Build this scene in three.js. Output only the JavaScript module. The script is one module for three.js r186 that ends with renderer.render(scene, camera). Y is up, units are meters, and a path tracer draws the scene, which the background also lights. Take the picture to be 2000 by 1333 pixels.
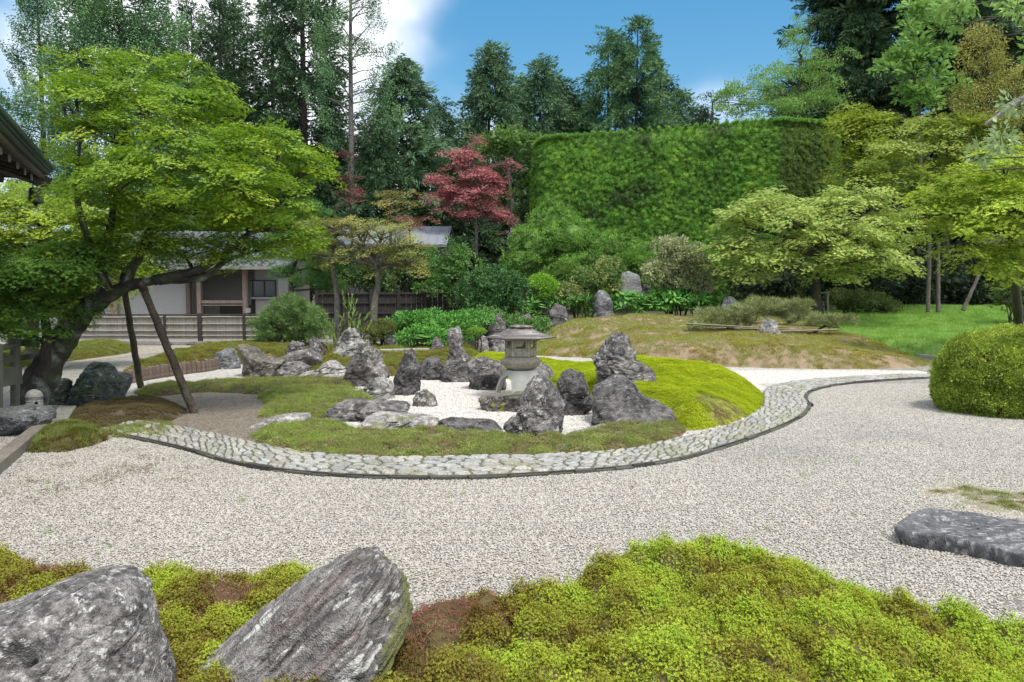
import * as THREE from 'three';
import { createNoise3D } from 'simplex-noise';
import { mergeGeometries } from 'three/addons/utils/BufferGeometryUtils.js';

// ---------- camera, sky, sun, exposure ----------
const scene = new THREE.Scene();
const F = 1482, PITCH = 3.52 * Math.PI / 180, EYE = 1.75;                      // focal length in photo pixels, tilt, eye height
const camera = new THREE.PerspectiveCamera(2 * Math.atan(666.5 / F) * 180 / Math.PI, 1024 / 682, 0.1, 900);
camera.position.set(0, EYE, 0);
camera.rotation.x = -PITCH;
scene.add(camera);
const renderer = new THREE.WebGLRenderer({ antialias: true });
renderer.toneMapping = THREE.LinearToneMapping;
renderer.toneMappingExposure = 1.9;
renderer.shadowMap.enabled = true;
const SUN_AZ = 0.62, SUN_EL = 64 * Math.PI / 180;                              // to the right and a little behind the photographer
const sun = new THREE.DirectionalLight(new THREE.Color(1, 0.95, 0.87), 2.3);
sun.position.set(Math.sin(SUN_AZ) * Math.cos(SUN_EL) * 60, Math.sin(SUN_EL) * 60, Math.cos(SUN_AZ) * Math.cos(SUN_EL) * 60 - 12);
sun.target.position.set(0, 0, -12);
sun.castShadow = true;
sun.shadow.radius = 22;                                                         // veiled by thin cloud: soft edges
sun.shadow.mapSize.set(4096, 4096);
Object.assign(sun.shadow.camera, { left: -45, right: 45, top: 45, bottom: -45, near: 1, far: 200 });
scene.add(sun, sun.target);

// ---------- helpers ----------
let seed = 7;
const rnd = () => { seed = (seed + 0x6d2b79f5) | 0; let t = Math.imul(seed ^ (seed >>> 15), 1 | seed); t = (t + Math.imul(t ^ (t >>> 7), 61 | t)) ^ t; return ((t ^ (t >>> 14)) >>> 0) / 4294967296; };
const rr = (a, b) => a + (b - a) * rnd();
const setSeed = (s) => { seed = s * 7919 + 13; };
const simplex = createNoise3D(rnd);
const { clamp, lerp, smoothstep } = THREE.MathUtils;
const fbm = (x, y, z, o = 4) => { let s = 0, a = 0.5; for (let i = 0; i < o; i++) { s += a * simplex(x, y, z); x *= 2.03; y *= 2.03; z *= 2.03; a *= 0.5; } return s; };
const ridge = (x, y, z, o = 3) => { let s = 0, a = 0.5; for (let i = 0; i < o; i++) { s += a * (1 - 2 * Math.abs(simplex(x, y, z))); x *= 2.1; y *= 2.1; z *= 2.1; a *= 0.5; } return s; };
const V = (x, y, z) => new THREE.Vector3(x, y, z);
const cP = Math.cos(PITCH), sP = Math.sin(PITCH);
const ray = (px, py) => { const nx = (px - 1000) / F, ny = (666.5 - py) / F; return V(nx, ny * cP - sP, -ny * sP - cP); };
const D = (px, py, d) => { const r = ray(px, py); return r.multiplyScalar(d / -r.z).add(V(0, EYE, 0)); };         // the point at depth d metres
const G = (px, py, y = 0) => { const r = ray(px, py); return r.multiplyScalar((y - EYE) / r.y).add(V(0, EYE, 0)); }; // the point on level ground
const inView = (p, m = 0.12) => { const y = p.y - EYE, yy = y * cP - p.z * sP, zz = y * sP + p.z * cP; return zz < -0.3 && Math.abs(p.x / zz * F / 1000) < 1 + m && Math.abs(yy / zz * F / 666.5) < 1.15 + m; };
const mix3 = (a, b, t) => [a[0] + (b[0] - a[0]) * t, a[1] + (b[1] - a[1]) * t, a[2] + (b[2] - a[2]) * t];
const taken = new Map();
const numbered = (n) => { const k = taken.get(n) ?? 0; taken.set(n, k + 1); return k ? n + '_' + String(k).padStart(3, '0') : n; };
function tag(o, label, category, group, kind) { if (label) o.userData.label = label; if (category) o.userData.category = category; if (group) o.userData.group = group; if (kind) o.userData.kind = kind; return o; }
function thing(name, pos, label, category, group, kind) { const g = new THREE.Group(); g.name = numbered(name); g.position.copy(pos); scene.add(g); return tag(g, label, category, group, kind); }
function part(name, geo, mat, parent, label) { const m = new THREE.Mesh(geo, mat); m.name = name; m.castShadow = m.receiveShadow = true; parent.add(m); if (label) m.userData.label = label; return m; }
function top(name, geo, mat, label, category, group, kind) { const m = part(numbered(name), geo, mat, scene); return tag(m, label, category, group, kind); }

class MB {                                                                     // collects triangles into one geometry
  constructor() { this.p = []; this.n = []; this.c = []; this.u = []; this.i = []; }
  vert(p, n, c, u = 0, v = 0) { this.p.push(p.x, p.y, p.z); this.n.push(n.x, n.y, n.z); this.c.push(c[0], c[1], c[2]); this.u.push(u, v); return this.p.length / 3 - 1; }
  add(g, c = [1, 1, 1], m) {
    if (m) { g = g.clone(); g.applyMatrix4(m); }
    const o = this.p.length / 3, P = g.attributes.position, N = g.attributes.normal, U = g.attributes.uv, v = V(0, 0, 0), n = V(0, 0, 0);
    for (let k = 0; k < P.count; k++) { v.fromBufferAttribute(P, k); n.fromBufferAttribute(N, k); this.vert(v, n, typeof c === 'function' ? c(v) : c, U ? U.getX(k) : 0, U ? U.getY(k) : 0); }
    if (g.index) for (let k = 0; k < g.index.count; k++) this.i.push(o + g.index.getX(k)); else for (let k = 0; k < P.count; k++) this.i.push(o + k);
    return this;
  }
  box(w, h, d, at, c = [1, 1, 1], rot) { const m = new THREE.Matrix4(); if (rot) m.makeRotationFromEuler(new THREE.Euler(...rot)); m.setPosition(at.x, at.y, at.z); return this.add(bevelBox(w, h, d), c, m); }
  bar(a, b, w, h, c = [1, 1, 1]) {                                             // a squared timber from a to b
    const z = b.clone().sub(a), L = z.length(); z.normalize(); const x = V(0, 1, 0).cross(z); if (x.lengthSq() < 1e-4) x.set(1, 0, 0); x.normalize(); const y = z.clone().cross(x);
    const m = new THREE.Matrix4().makeBasis(x, y, z).setPosition(a.clone().add(b).multiplyScalar(0.5)); return this.add(bevelBox(w, h, L), c, m);
  }
  tube(pts, radii, seg, c = [1, 1, 1], rough = 0, capped = true) {
    const o = this.p.length / 3, n = pts.length; let ref = V(0.3, 0.1, 1).normalize(), len = 0;
    for (let k = 0; k < n; k++) {
      const t = (k === 0 ? pts[1].clone().sub(pts[0]) : k === n - 1 ? pts[k].clone().sub(pts[k - 1]) : pts[k + 1].clone().sub(pts[k - 1])).normalize();
      const s = ref.clone().cross(t); if (s.lengthSq() < 1e-5) s.set(1, 0, 0); s.normalize(); const q = t.clone().cross(s).normalize(); ref = q.clone().cross(s).length() ? s.clone().cross(q).negate() : ref; ref = q;
      const r = Array.isArray(radii) ? radii[k] : radii; if (k) len += pts[k].distanceTo(pts[k - 1]);
      for (let j = 0; j <= seg; j++) { const a = j / seg * Math.PI * 2, d = s.clone().multiplyScalar(Math.cos(a)).addScaledVector(q, Math.sin(a)), rad = r * (1 + (rough ? rough * fbm(pts[k].x * 3 + Math.cos(a) * 1.2, pts[k].y * 3 + Math.sin(a) * 1.2, pts[k].z * 3, 3) : 0)), p = pts[k].clone().addScaledVector(d, rad); this.vert(p, d, typeof c === 'function' ? c(p, a) : c, j / seg * 6.28 * r, len); }
    }
    const w = seg + 1;
    for (let k = 0; k < n - 1; k++) for (let j = 0; j < seg; j++) { const a = o + k * w + j; this.i.push(a, a + 1, a + w, a + 1, a + w + 1, a + w); }
    if (capped) for (const k of [0, n - 1]) { const t = pts[k].clone().sub(pts[k ? k - 1 : 1]).normalize(), cc = typeof c === 'function' ? c(pts[k], 0) : c, m = this.vert(pts[k], t, cc), b = this.p.length / 3; for (let j = 0; j <= seg; j++) { const q = (o + k * w + j) * 3; this.vert(V(this.p[q], this.p[q + 1], this.p[q + 2]), t, cc); } for (let j = 0; j < seg; j++) k ? this.i.push(m, b + j, b + j + 1) : this.i.push(m, b + j + 1, b + j); }
    return this;
  }
  geo() { const g = new THREE.BufferGeometry(); g.setAttribute('position', new THREE.Float32BufferAttribute(this.p, 3)); g.setAttribute('normal', new THREE.Float32BufferAttribute(this.n, 3)); g.setAttribute('color', new THREE.Float32BufferAttribute(this.c, 3)); g.setAttribute('uv', new THREE.Float32BufferAttribute(this.u, 2)); g.setIndex(this.i); return g; }
}
const boxCache = new Map();
function bevelBox(w, h, d) {                                                   // a box with small chamfers
  const key = [w, h, d].map((x) => x.toFixed(4)).join(); if (boxCache.has(key)) return boxCache.get(key);
  const b = Math.min(0.012, 0.12 * Math.min(w, h, d)), X = w / 2, Y = h / 2, Z = d / 2, pos = [], P = (x, y, z) => V(x, y, z), quad = (a, c, e, f) => pos.push(a, c, e, a, e, f);
  for (const s of [-1, 1]) {
    const q = (a, c, e, f) => (s > 0 ? quad(a, c, e, f) : quad(f, e, c, a));
    q(P(s * X, -Y + b, Z - b), P(s * X, -Y + b, -Z + b), P(s * X, Y - b, -Z + b), P(s * X, Y - b, Z - b));
    q(P(-X + b, s * Y, Z - b), P(X - b, s * Y, Z - b), P(X - b, s * Y, -Z + b), P(-X + b, s * Y, -Z + b));
    q(P(-X + b, -Y + b, s * Z), P(X - b, -Y + b, s * Z), P(X - b, Y - b, s * Z), P(-X + b, Y - b, s * Z));
    for (const t of [-1, 1]) {
      const e = (a, c, g, f) => (s * t > 0 ? quad(a, c, g, f) : quad(f, g, c, a));
      e(P(s * X, t * (Y - b), Z - b), P(s * X, t * (Y - b), -Z + b), P(s * (X - b), t * Y, -Z + b), P(s * (X - b), t * Y, Z - b));
      e(P(s * (X - b), -Y + b, t * Z), P(s * X, -Y + b, t * (Z - b)), P(s * X, Y - b, t * (Z - b)), P(s * (X - b), Y - b, t * Z));
      e(P(X - b, s * (Y - b), t * Z), P(X - b, s * Y, t * (Z - b)), P(-X + b, s * Y, t * (Z - b)), P(-X + b, s * (Y - b), t * Z));
      for (const u of [-1, 1]) { const A = [P(s * X, t * (Y - b), u * (Z - b)), P(s * (X - b), t * Y, u * (Z - b)), P(s * (X - b), t * (Y - b), u * Z)]; s * t * u > 0 ? pos.push(...A) : pos.push(A[2], A[1], A[0]); }
    }
  }
  const g = new THREE.BufferGeometry().setFromPoints(pos); g.computeVertexNormals();
  const N = g.attributes.normal, uv = []; for (let k = 0; k < pos.length; k++) { const p = pos[k], ax = Math.abs(N.getX(k)), ay = Math.abs(N.getY(k)), az = Math.abs(N.getZ(k)); ax > ay && ax > az ? uv.push(p.z, p.y) : ay > az ? uv.push(p.x, p.z) : uv.push(p.x, p.y); }
  g.setAttribute('uv', new THREE.Float32BufferAttribute(uv, 2)); boxCache.set(key, g); return g;
}
const spline = (pts, n, closed = false) => new THREE.CatmullRomCurve3(pts, closed, 'centripetal').getPoints(n);

// ---------- textures and materials ----------
function noiseTex(size, fn, srgb) {                                            // a tiling texture: fn gets a point of a torus-mapped noise space
  const data = new Uint8Array(size * size * 4);
  for (let y = 0; y < size; y++) for (let x = 0; x < size; x++) { const v = fn(x / size, y / size), k = (y * size + x) * 4; for (let c = 0; c < 3; c++) data[k + c] = clamp(Math.round(v[c] * 255), 0, 255); data[k + 3] = 255; }
  const t = new THREE.DataTexture(data, size, size); t.wrapS = t.wrapT = THREE.RepeatWrapping; t.magFilter = THREE.LinearFilter; t.minFilter = THREE.LinearMipmapLinearFilter; if (srgb) t.colorSpace = THREE.SRGBColorSpace; t.needsUpdate = true; return t;
}
const tile = (f) => (u, v) => { const a = f(u, v), b = f(u - 1, v), c = f(u, v - 1), d = f(u - 1, v - 1), wu = smoothstep(u, 0.75, 1), wv = smoothstep(v, 0.75, 1); return lerp(lerp(a, b, wu), lerp(c, d, wu), wv); };
const nA = tile((u, v) => fbm(u * 9, v * 9, 3.1, 5)), nB = tile((u, v) => fbm(u * 46, v * 46, 8.7, 2)), nC = tile((u, v) => ridge(u * 7, v * 7, 5.5, 4));
const rockBump = noiseTex(384, (u, v) => { const h = 0.5 + 0.3 * nA(u, v) + 0.28 * nB(u, v) + 0.18 * nC(u, v); return [h, h, h]; });
const rockTint = noiseTex(384, (u, v) => { const h = 0.76 + 0.4 * nA(u, v) + 0.5 * nB(u, v) - 0.5 * Math.max(0, 0.12 - Math.abs(nC(u, v) - 0.45)) * 4; return [h, h, h]; });
const grainTint = noiseTex(256, (u, v) => { const h = 0.86 + 0.3 * nB(u, v); return [h, h, h]; });
function worley(n) {                                                           // tiling cells: distance to the nearest and the second nearest seed
  const s = []; for (let j = 0; j < n; j++) for (let i = 0; i < n; i++) s.push([(i + rr(0.1, 0.9)) / n, (j + rr(0.1, 0.9)) / n, rnd()]);
  return (u, v) => { let a = 9, b = 9, id = 0; const ci = Math.floor(u * n), cj = Math.floor(v * n); for (let dj = -1; dj <= 1; dj++) for (let di = -1; di <= 1; di++) { const i = (ci + di + n) % n, j = (cj + dj + n) % n, q = s[j * n + i]; let dx = Math.abs(q[0] - u), dy = Math.abs(q[1] - v); dx = Math.min(dx, 1 - dx); dy = Math.min(dy, 1 - dy); const d = Math.hypot(dx, dy) * n; if (d < a) { b = a; a = d; id = q[2]; } else if (d < b) b = d; } return [a, b, id]; };
}
const cells = worley(40);
const gravelTint = noiseTex(512, (u, v) => { const [a, b, id] = cells(u, v), e = smoothstep(b - a, 0.02, 0.2), h = lerp(0.34, 0.62 + 0.38 * id, e); return [h, h * 0.985, h * 0.955]; }, true);
const gravelBump = noiseTex(512, (u, v) => { const [a] = cells(u, v), h = clamp(1 - a * 1.1, 0, 1); return [h, h, h]; });
const woodTint = noiseTex(256, (u, v) => { const g = tile((s, t) => fbm(s * 30, t * 2.5, 1.7, 3))(u, v), h = 0.8 + 0.34 * g; return [h, h * 0.98, h * 0.95]; });
const std = (o) => new THREE.MeshStandardMaterial({ roughness: 0.9, vertexColors: true, ...o });
const M = {
  rock: std({ color: new THREE.Color(1.2, 1.17, 1.15), map: rockTint, bumpMap: rockBump, bumpScale: 0.045, roughness: 0.88 }),
  nearRock: std({ color: new THREE.Color(1.1, 1.08, 1.06), map: rockTint, bumpMap: rockBump, bumpScale: 0.02, roughness: 0.86 }),
  soil: std({ map: grainTint, bumpMap: rockBump, bumpScale: 0.02, roughness: 1 }),
  gravel: std({ color: new THREE.Color(0.745, 0.735, 0.715), map: gravelTint, bumpMap: gravelBump, bumpScale: 0.012, roughness: 0.95 }),
  pebble: std({ color: new THREE.Color(0.745, 0.735, 0.715), roughness: 0.9 }),
  paving: std({ color: new THREE.Color(0.7, 0.69, 0.66), map: rockTint, bumpMap: rockBump, bumpScale: 0.008, roughness: 0.85 }),
  lantern: std({ color: new THREE.Color(0.85, 0.83, 0.79), map: rockTint, bumpMap: rockBump, bumpScale: 0.006, roughness: 0.85 }),
  wood: std({ color: new THREE.Color(0.8, 0.8, 0.8), map: woodTint, roughness: 0.85, bumpMap: woodTint, bumpScale: 0.004 }),
  bark: std({ map: rockTint, bumpMap: rockBump, bumpScale: 0.025, roughness: 0.95 }),
  plaster: std({ color: new THREE.Color(0.62, 0.62, 0.62), map: grainTint, roughness: 0.9 }),
  metal: std({ roughness: 0.45, metalness: 0.3 }),
  roof: std({ color: new THREE.Color(0.75, 0.75, 0.75), roughness: 0.5, metalness: 0.2 }),
  glass: std({ roughness: 0.08, color: 0xffffff }),
  bronze: std({ roughness: 0.6, metalness: 0.5 }),
};
const leafMat = (t, rough = 0.7, spec = 0.35) => new THREE.MeshPhysicalMaterial({ vertexColors: true, roughness: rough, transmission: t, thickness: 0, specularIntensity: spec, side: THREE.DoubleSide });
const L = { thin: leafMat(0.5, 0.85, 0.3), mid: leafMat(0.35, 0.8, 0.3), glossy: leafMat(0.2, 0.55, 0.5), needle: leafMat(0.2, 0.9, 0.2), moss: leafMat(0.4, 1, 0.1) };

// ---------- the sky: air and clouds, with fill cloud added out of view ----------
{
  const W = 1024, H = 512, data = new Float32Array(W * H * 4);
  const lobe = (az, el, a0, e0, wa, we) => Math.exp(-(((az - a0) / wa) ** 2) - ((el - e0) / we) ** 2);
  for (let row = 0; row < H; row++) {
    const up = ((row + 0.5) / H - 0.5) * Math.PI, y = Math.sin(up), el = up * 180 / Math.PI;
    for (let col = 0; col < W; col++) {
      const round = ((col + 0.5) / W - 0.5) * 2 * Math.PI, x = Math.cos(round) * Math.cos(up), z = Math.sin(round) * Math.cos(up);
      const az = Math.atan2(x, -z) * 180 / Math.PI, h = clamp(y, 0, 1);
      let c = mix3([0.22, 0.42, 0.58], [0.052, 0.19, 0.36], Math.pow(smoothstep(h, 0.02, 0.42), 0.7));
      const n = 1.0 * fbm(x * 2.3 + 1.7, y * 3.4, z * 2.3, 7), open = smoothstep(Math.abs(az), 28, 55) * 0.42 + smoothstep(el, 32, 55) * 0.35;  // open: extra cloud cover added outside the view to lift the fill
      let k = n + open - 0.1 + 1.15 * lobe(az, el, -16, 16, 11.5, 13) + 0.5 * lobe(az, el, -40, 8, 13, 7) + 0.45 * lobe(az, el, 14.5, 14, 3.4, 2.6) - 0.75 * lobe(az, el, 10, 24, 15, 13) - 0.5 * lobe(az, el, -34, 24, 6, 7) + 0.25 * smoothstep(14 - el, 0, 12);
      const a = Math.pow(smoothstep(k, -0.22, 0.72), 1.25), lit = 0.78 + 0.4 * smoothstep(Math.abs(az), 30, 70) + 0.25 * fbm(x * 5 + 3, y * 7, z * 5, 4);  // clouds outside the view are brightened as added fill light
      c = mix3(c, [lit * 0.97, lit * 0.98, lit * 1.03], a);
      if (el < 0) c = mix3([0.2, 0.24, 0.2], [0.1, 0.12, 0.08], smoothstep(-el, 0, 20));
      data.set([c[0], c[1], c[2], 1], (row * W + col) * 4);
    }
  }
  const t = new THREE.DataTexture(data, W, H, THREE.RGBAFormat, THREE.FloatType); t.mapping = THREE.EquirectangularReflectionMapping; t.magFilter = THREE.LinearFilter; t.needsUpdate = true;
  scene.background = scene.environment = t;
}

// ---------- leaf sprays, tufts and clumps (shared, each about one unit across, +y outward) ----------
function leaf(mb, at, dir, side, len, wid, c, fold = 0.15) {                   // a pointed blade, folded along its midrib
  const n = dir.clone().cross(side).normalize(), tip = at.clone().addScaledVector(dir, len), m = at.clone().addScaledVector(dir, len * 0.45).addScaledVector(n, -fold * wid);
  const a = m.clone().addScaledVector(side, wid / 2).addScaledVector(n, fold * wid * 1.5), b = m.clone().addScaledVector(side, -wid / 2).addScaledVector(n, fold * wid * 1.5);
  const i = [at, a, tip, b].map((p) => mb.vert(p, n, c)); mb.i.push(i[0], i[1], i[2], i[0], i[2], i[3]);
}
function palm(mb, at, dir, side, len, c) {                                     // a maple leaf: five pointed lobes
  const n = dir.clone().cross(side).normalize();
  for (const [a, l] of [[-1.9, 0.55], [-0.95, 0.85], [0, 1], [0.95, 0.85], [1.9, 0.55]]) {
    const d = dir.clone().multiplyScalar(Math.cos(a)).addScaledVector(side, Math.sin(a)), s = side.clone().multiplyScalar(Math.cos(a)).addScaledVector(dir, -Math.sin(a));
    const w = len * 0.17, i = [at, at.clone().addScaledVector(d, len * l * 0.42).addScaledVector(s, w), at.clone().addScaledVector(d, len * l).addScaledVector(n, -0.12 * len), at.clone().addScaledVector(d, len * l * 0.42).addScaledVector(s, -w)].map((p) => mb.vert(p, n, c));
    mb.i.push(i[0], i[1], i[2], i[0], i[2], i[3]);
  }
}
const tone = (s = 0.25) => { const t = rr(1 - s, 1 + s), y = rr(-0.08, 0.08); return [t * (1 + y), t, t * (1 - y)]; };
const unit = () => { const z = rr(-1, 1), a = rr(0, 6.2832), q = Math.sqrt(1 - z * z); return V(q * Math.cos(a), z, q * Math.sin(a)); };
const sideOf = (d) => { const s = d.clone().cross(V(rr(-1, 1), rr(-1, 1), rr(-1, 1))); return s.lengthSq() < 1e-4 ? sideOf(d) : s.normalize(); };
setSeed(11);
const C = {
  maple(n = 76, l = 0.15) { const m = new MB(); for (let k = 0; k < n; k++) { const a = rr(0, 6.28), r = Math.sqrt(rnd()), d = V(Math.cos(a), rr(-0.5, 0.1), Math.sin(a)).normalize(), s = V(-Math.sin(a), rr(-0.3, 0.3), Math.cos(a)).normalize(); palm(m, V(Math.cos(a) * r * 0.85, rr(-0.16, 0.16) - r * r * 0.15, Math.sin(a) * r * 0.85), d, s, l * rr(0.75, 1.2), tone()); } return m.geo(); },
  broad(n = 40, l = 0.36, w = 0.17) { const m = new MB(); for (let k = 0; k < n; k++) { const u = unit(); u.y = Math.abs(u.y) * 0.9 - 0.15; const d = u.clone().add(V(rr(-0.5, 0.5), rr(-0.2, 0.5), rr(-0.5, 0.5))).normalize(); leaf(m, u.multiplyScalar(rr(0.25, 0.65)), d, sideOf(d), l * rr(0.7, 1.2), w * rr(0.8, 1.2), tone()); } return m.geo(); },
  cedar(n = 64) { const m = new MB(); for (let k = 0; k < n; k++) { const t = rr(-0.6, 0.8), a = rr(0, 6.28), d = V(Math.cos(a) * 0.8, 0.75, Math.sin(a) * 0.8).normalize(); leaf(m, V(Math.cos(a) * rr(0.05, 0.3), t, Math.sin(a) * rr(0.05, 0.3)), d, sideOf(d), rr(0.22, 0.4), rr(0.06, 0.1), tone(0.35)); } return m.geo(); },
  fir(n = 64) { const m = new MB(); for (let k = 0; k < n; k++) { const t = rr(-0.8, 0.7), s = k % 2 ? 1 : -1, d = V(s * rr(0.5, 1), 0.8, rr(-0.35, 0.35)).normalize(); leaf(m, V(s * rr(0.02, 0.35), t, rr(-0.12, 0.12)), d, V(0, 0, 1).cross(d).normalize().add(V(0, 0, rr(-0.6, 0.6))).normalize(), rr(0.25, 0.45), rr(0.06, 0.1), tone(0.35)); } return m.geo(); },
  pine(n = 46) { const m = new MB(); for (let k = 0; k < n; k++) { const d = unit(); d.y = Math.abs(d.y) * 1.1 + 0.15; d.normalize(); leaf(m, d.clone().multiplyScalar(rr(0, 0.25)).add(V(rr(-0.25, 0.25), rr(0, 0.2), rr(-0.25, 0.25))), d, sideOf(d), rr(0.6, 1), 0.06, tone()); } return m.geo(); },
  candle(n = 40) { const m = new MB(); for (let k = 0; k < n; k++) { const t = rr(-0.2, 1.2), a = rr(0, 6.28), d = V(Math.cos(a) * 0.45, 1, Math.sin(a) * 0.45).normalize(); leaf(m, V(rr(-0.04, 0.04), t, rr(-0.04, 0.04)), d, sideOf(d), rr(0.25, 0.4), 0.05, tone()); } return m.geo(); },
  hedge(n = 44) { const m = new MB(); for (let k = 0; k < n; k++) { const a = rr(-1.3, 1.3), d = V(Math.sin(a), rr(-0.1, 0.7), -Math.cos(a) * rr(0.3, 1)).normalize(); leaf(m, V(rr(-0.45, 0.45), rr(-0.1, 0.25), rr(-0.3, 0.5)), d, sideOf(d), rr(0.22, 0.42), rr(0.07, 0.13), tone(0.35)); } return m.geo(); },
  fine(n = 40, f = 1) { const m = new MB(); for (let k = 0; k < n; k++) { const u = unit(); u.y = Math.abs(u.y); const d = u.clone().add(V(0, 0.4, 0)).normalize(); leaf(m, V(rr(-0.6, 0.6), rr(-0.1, 0.3), rr(-0.6, 0.6)), d, sideOf(d), rr(0.2, 0.36) * f, rr(0.11, 0.18) * f, tone(0.28)); } return m.geo(); },
  grass(n = 22, w = 0.07) { const m = new MB(); for (let k = 0; k < n; k++) { const a = rr(0, 6.28), d = V(Math.cos(a) * rr(0, 0.6), 1, Math.sin(a) * rr(0, 0.6)).normalize(); leaf(m, V(rr(-0.6, 0.6), -0.05, rr(-0.6, 0.6)), d, sideOf(d), rr(0.5, 1.1), w, tone(0.3)); } return m.geo(); },
  lance(n = 9) { const m = new MB(); for (let k = 0; k < n; k++) { const a = rr(0, 6.28), o = V(Math.cos(a), 0, Math.sin(a)), s = V(-o.z, 0, o.x), d = o.clone().multiplyScalar(0.35).add(V(0, 1, 0)).normalize(), b = V(rr(-0.3, 0.3), 0, rr(-0.3, 0.3)), c = tone(); leaf(m, b, d, s, rr(0.6, 0.8), 0.17, c); const e = o.clone().add(V(0, rr(-0.1, 0.5), 0)).normalize(); leaf(m, b.clone().addScaledVector(d, 0.5), e, s, rr(0.5, 0.8), 0.2, c); } return m.geo(); },
  moss(n = 60, tips = 0.52) {                                                     // haircap moss: little stars on stems
    const m = new MB();
    for (let k = 0; k < n; k++) {
      const b = V(rr(-1, 1), rr(-0.3, 0.35), rr(-1, 1)), c = tone(0.3), up = V(rr(-0.3, 0.3), 1, rr(-0.3, 0.3)).normalize(), st = mix3(c, [0.75, 0.55, 0.3], 0.35);
      leaf(m, b.clone().addScaledVector(up, -0.5), up, sideOf(up), 0.5, 0.08, [st[0] * 0.55, st[1] * 0.5, st[2] * 0.5]);
      for (let j = 0; j < 8; j++) { const a = j / 8 * 6.28 + rr(-0.3, 0.3), f = j % 2 ? 0.5 : 1.3, d = V(Math.cos(a), f, Math.sin(a)).normalize(), s = V(-Math.sin(a), 0, Math.cos(a)); leaf(m, b, d, s, rr(0.2, 0.3) * tips, 0.085 * tips, j % 2 ? [c[0] * 1.25, c[1] * 1.25, c[2] * 1.5] : [c[0] * 0.9, c[1] * 0.9, c[2] * 0.9]); }
    }
    return m.geo();
  },
  litter(n = 20) { const m = new MB(); for (let k = 0; k < n; k++) { const a = rr(0, 6.28), d = V(Math.cos(a), rr(-0.1, 0.35), Math.sin(a)).normalize(); leaf(m, V(rr(-0.8, 0.8), rr(0, 0.12), rr(-0.8, 0.8)), d, sideOf(d), rr(0.4, 0.9), 0.05, tone(0.35)); } return m.geo(); },
};
const K = {}; for (const k of Object.keys(C)) K[k] = C[k]();
K.mapleBig = C.maple(60, 0.18); K.leafy = C.broad(46, 0.36, 0.18); K.cedarFar = C.cedar(64); K.finer = C.fine(110, 0.5);
K.bigMoss = C.moss(14, 1.35);
for (const g of Object.values(K)) g.deleteAttribute('normal');                 // flat blades

// scatter: an InstancedMesh of clumps under a parent; spots hold world position, direction, size and colour
const quat = new THREE.Quaternion(), q2 = new THREE.Quaternion(), mat4 = new THREE.Matrix4(), UPV = V(0, 1, 0), col = new THREE.Color();
function scatter(name, geo, mat, parent, spots, isPart = true) {
  const o = parent === scene ? V(0, 0, 0) : parent.position, im = new THREE.InstancedMesh(geo, mat, spots.length);
  spots.forEach((s, k) => {
    quat.setFromUnitVectors(UPV, s.d ?? UPV); q2.setFromAxisAngle(UPV, s.yaw ?? rr(0, 6.2832)); quat.multiply(q2);
    mat4.compose(V(s.p.x - o.x, s.p.y - o.y, s.p.z - o.z), quat, Array.isArray(s.s) ? V(...s.s) : V(s.s, s.s, s.s)); im.setMatrixAt(k, mat4); im.setColorAt(k, col.setRGB(...s.c));
  });
  im.name = name; im.castShadow = im.receiveShadow = true; im.userData.kind = 'stuff'; parent.add(im); return im;
}
const pick = (cols, t) => { const x = clamp(t, 0, 0.9999) * (cols.length - 1), k = Math.floor(x); return mix3(cols[k], cols[Math.min(k + 1, cols.length - 1)], x - k); };
let copiesMade = 0;

// leaf clumps through a list of ellipsoids [centre, rx, ry, rz]
function crownSpots(blobs, o) {
  const out = [];
  for (const [c, rx, ry, rz, more = 1] of blobs) {
    const n = Math.round(o.dens * more * 4 * (rx * ry + rx * rz + ry * rz) / 3 / (o.size * o.size));
    for (let k = 0; k < n; k++) {
      const u = unit(); if (u.y < 0 && rnd() < 0.45) u.y *= -1;
      const r = lerp(o.inner ?? 0.45, 1, Math.sqrt(rnd())) * (1 + (o.lump ?? 0.25) * simplex(u.x * 2 + c.x, u.y * 2 + c.y, u.z * 2 + c.z));
      const p = V(c.x + u.x * rx * r, c.y + u.y * ry * r, c.z + u.z * rz * r);
      if (o.layers) { const h = o.layers, base = Math.round((p.y + 0.5 * h * simplex(p.x / (h * 3), 0, p.z / (h * 3))) / h) * h; p.y = lerp(p.y, base, o.flat ?? 0.6) - 0.12 * Math.hypot(u.x * rx, u.z * rz) * 0.5; }
      const gap = simplex(p.x / (o.gap ?? 0.9), p.y / (o.gap ?? 0.9) * 1.6, p.z / (o.gap ?? 0.9));
      if (gap < (o.thr ?? -0.45)) continue;
      const out3 = V(u.x / rx, u.y / ry, u.z / rz).normalize();
      const d = o.mode === 'out' ? out3.add(V(rr(-0.4, 0.4), rr(-0.2, 0.5), rr(-0.4, 0.4))).normalize() : o.mode === 'droop' ? V(out3.x, rr(-0.9, -0.1), out3.z).normalize() : V(rr(-0.5, 0.5) + out3.x * 0.4, 1, rr(-0.5, 0.5) + out3.z * 0.4).normalize();
      const t = 0.5 + 0.55 * fbm(p.x / (o.patch ?? 1.2), p.y / (o.patch ?? 1.2), p.z / (o.patch ?? 1.2), 2) + rr(-0.22, 0.22);
      out.push({ p, d, s: o.size * rr(0.75, 1.25), c: pick(o.cols, t).map((v) => v * (o.gain ?? 1.2)) });
    }
  }
  copiesMade += out.length; return out;
}
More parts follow.
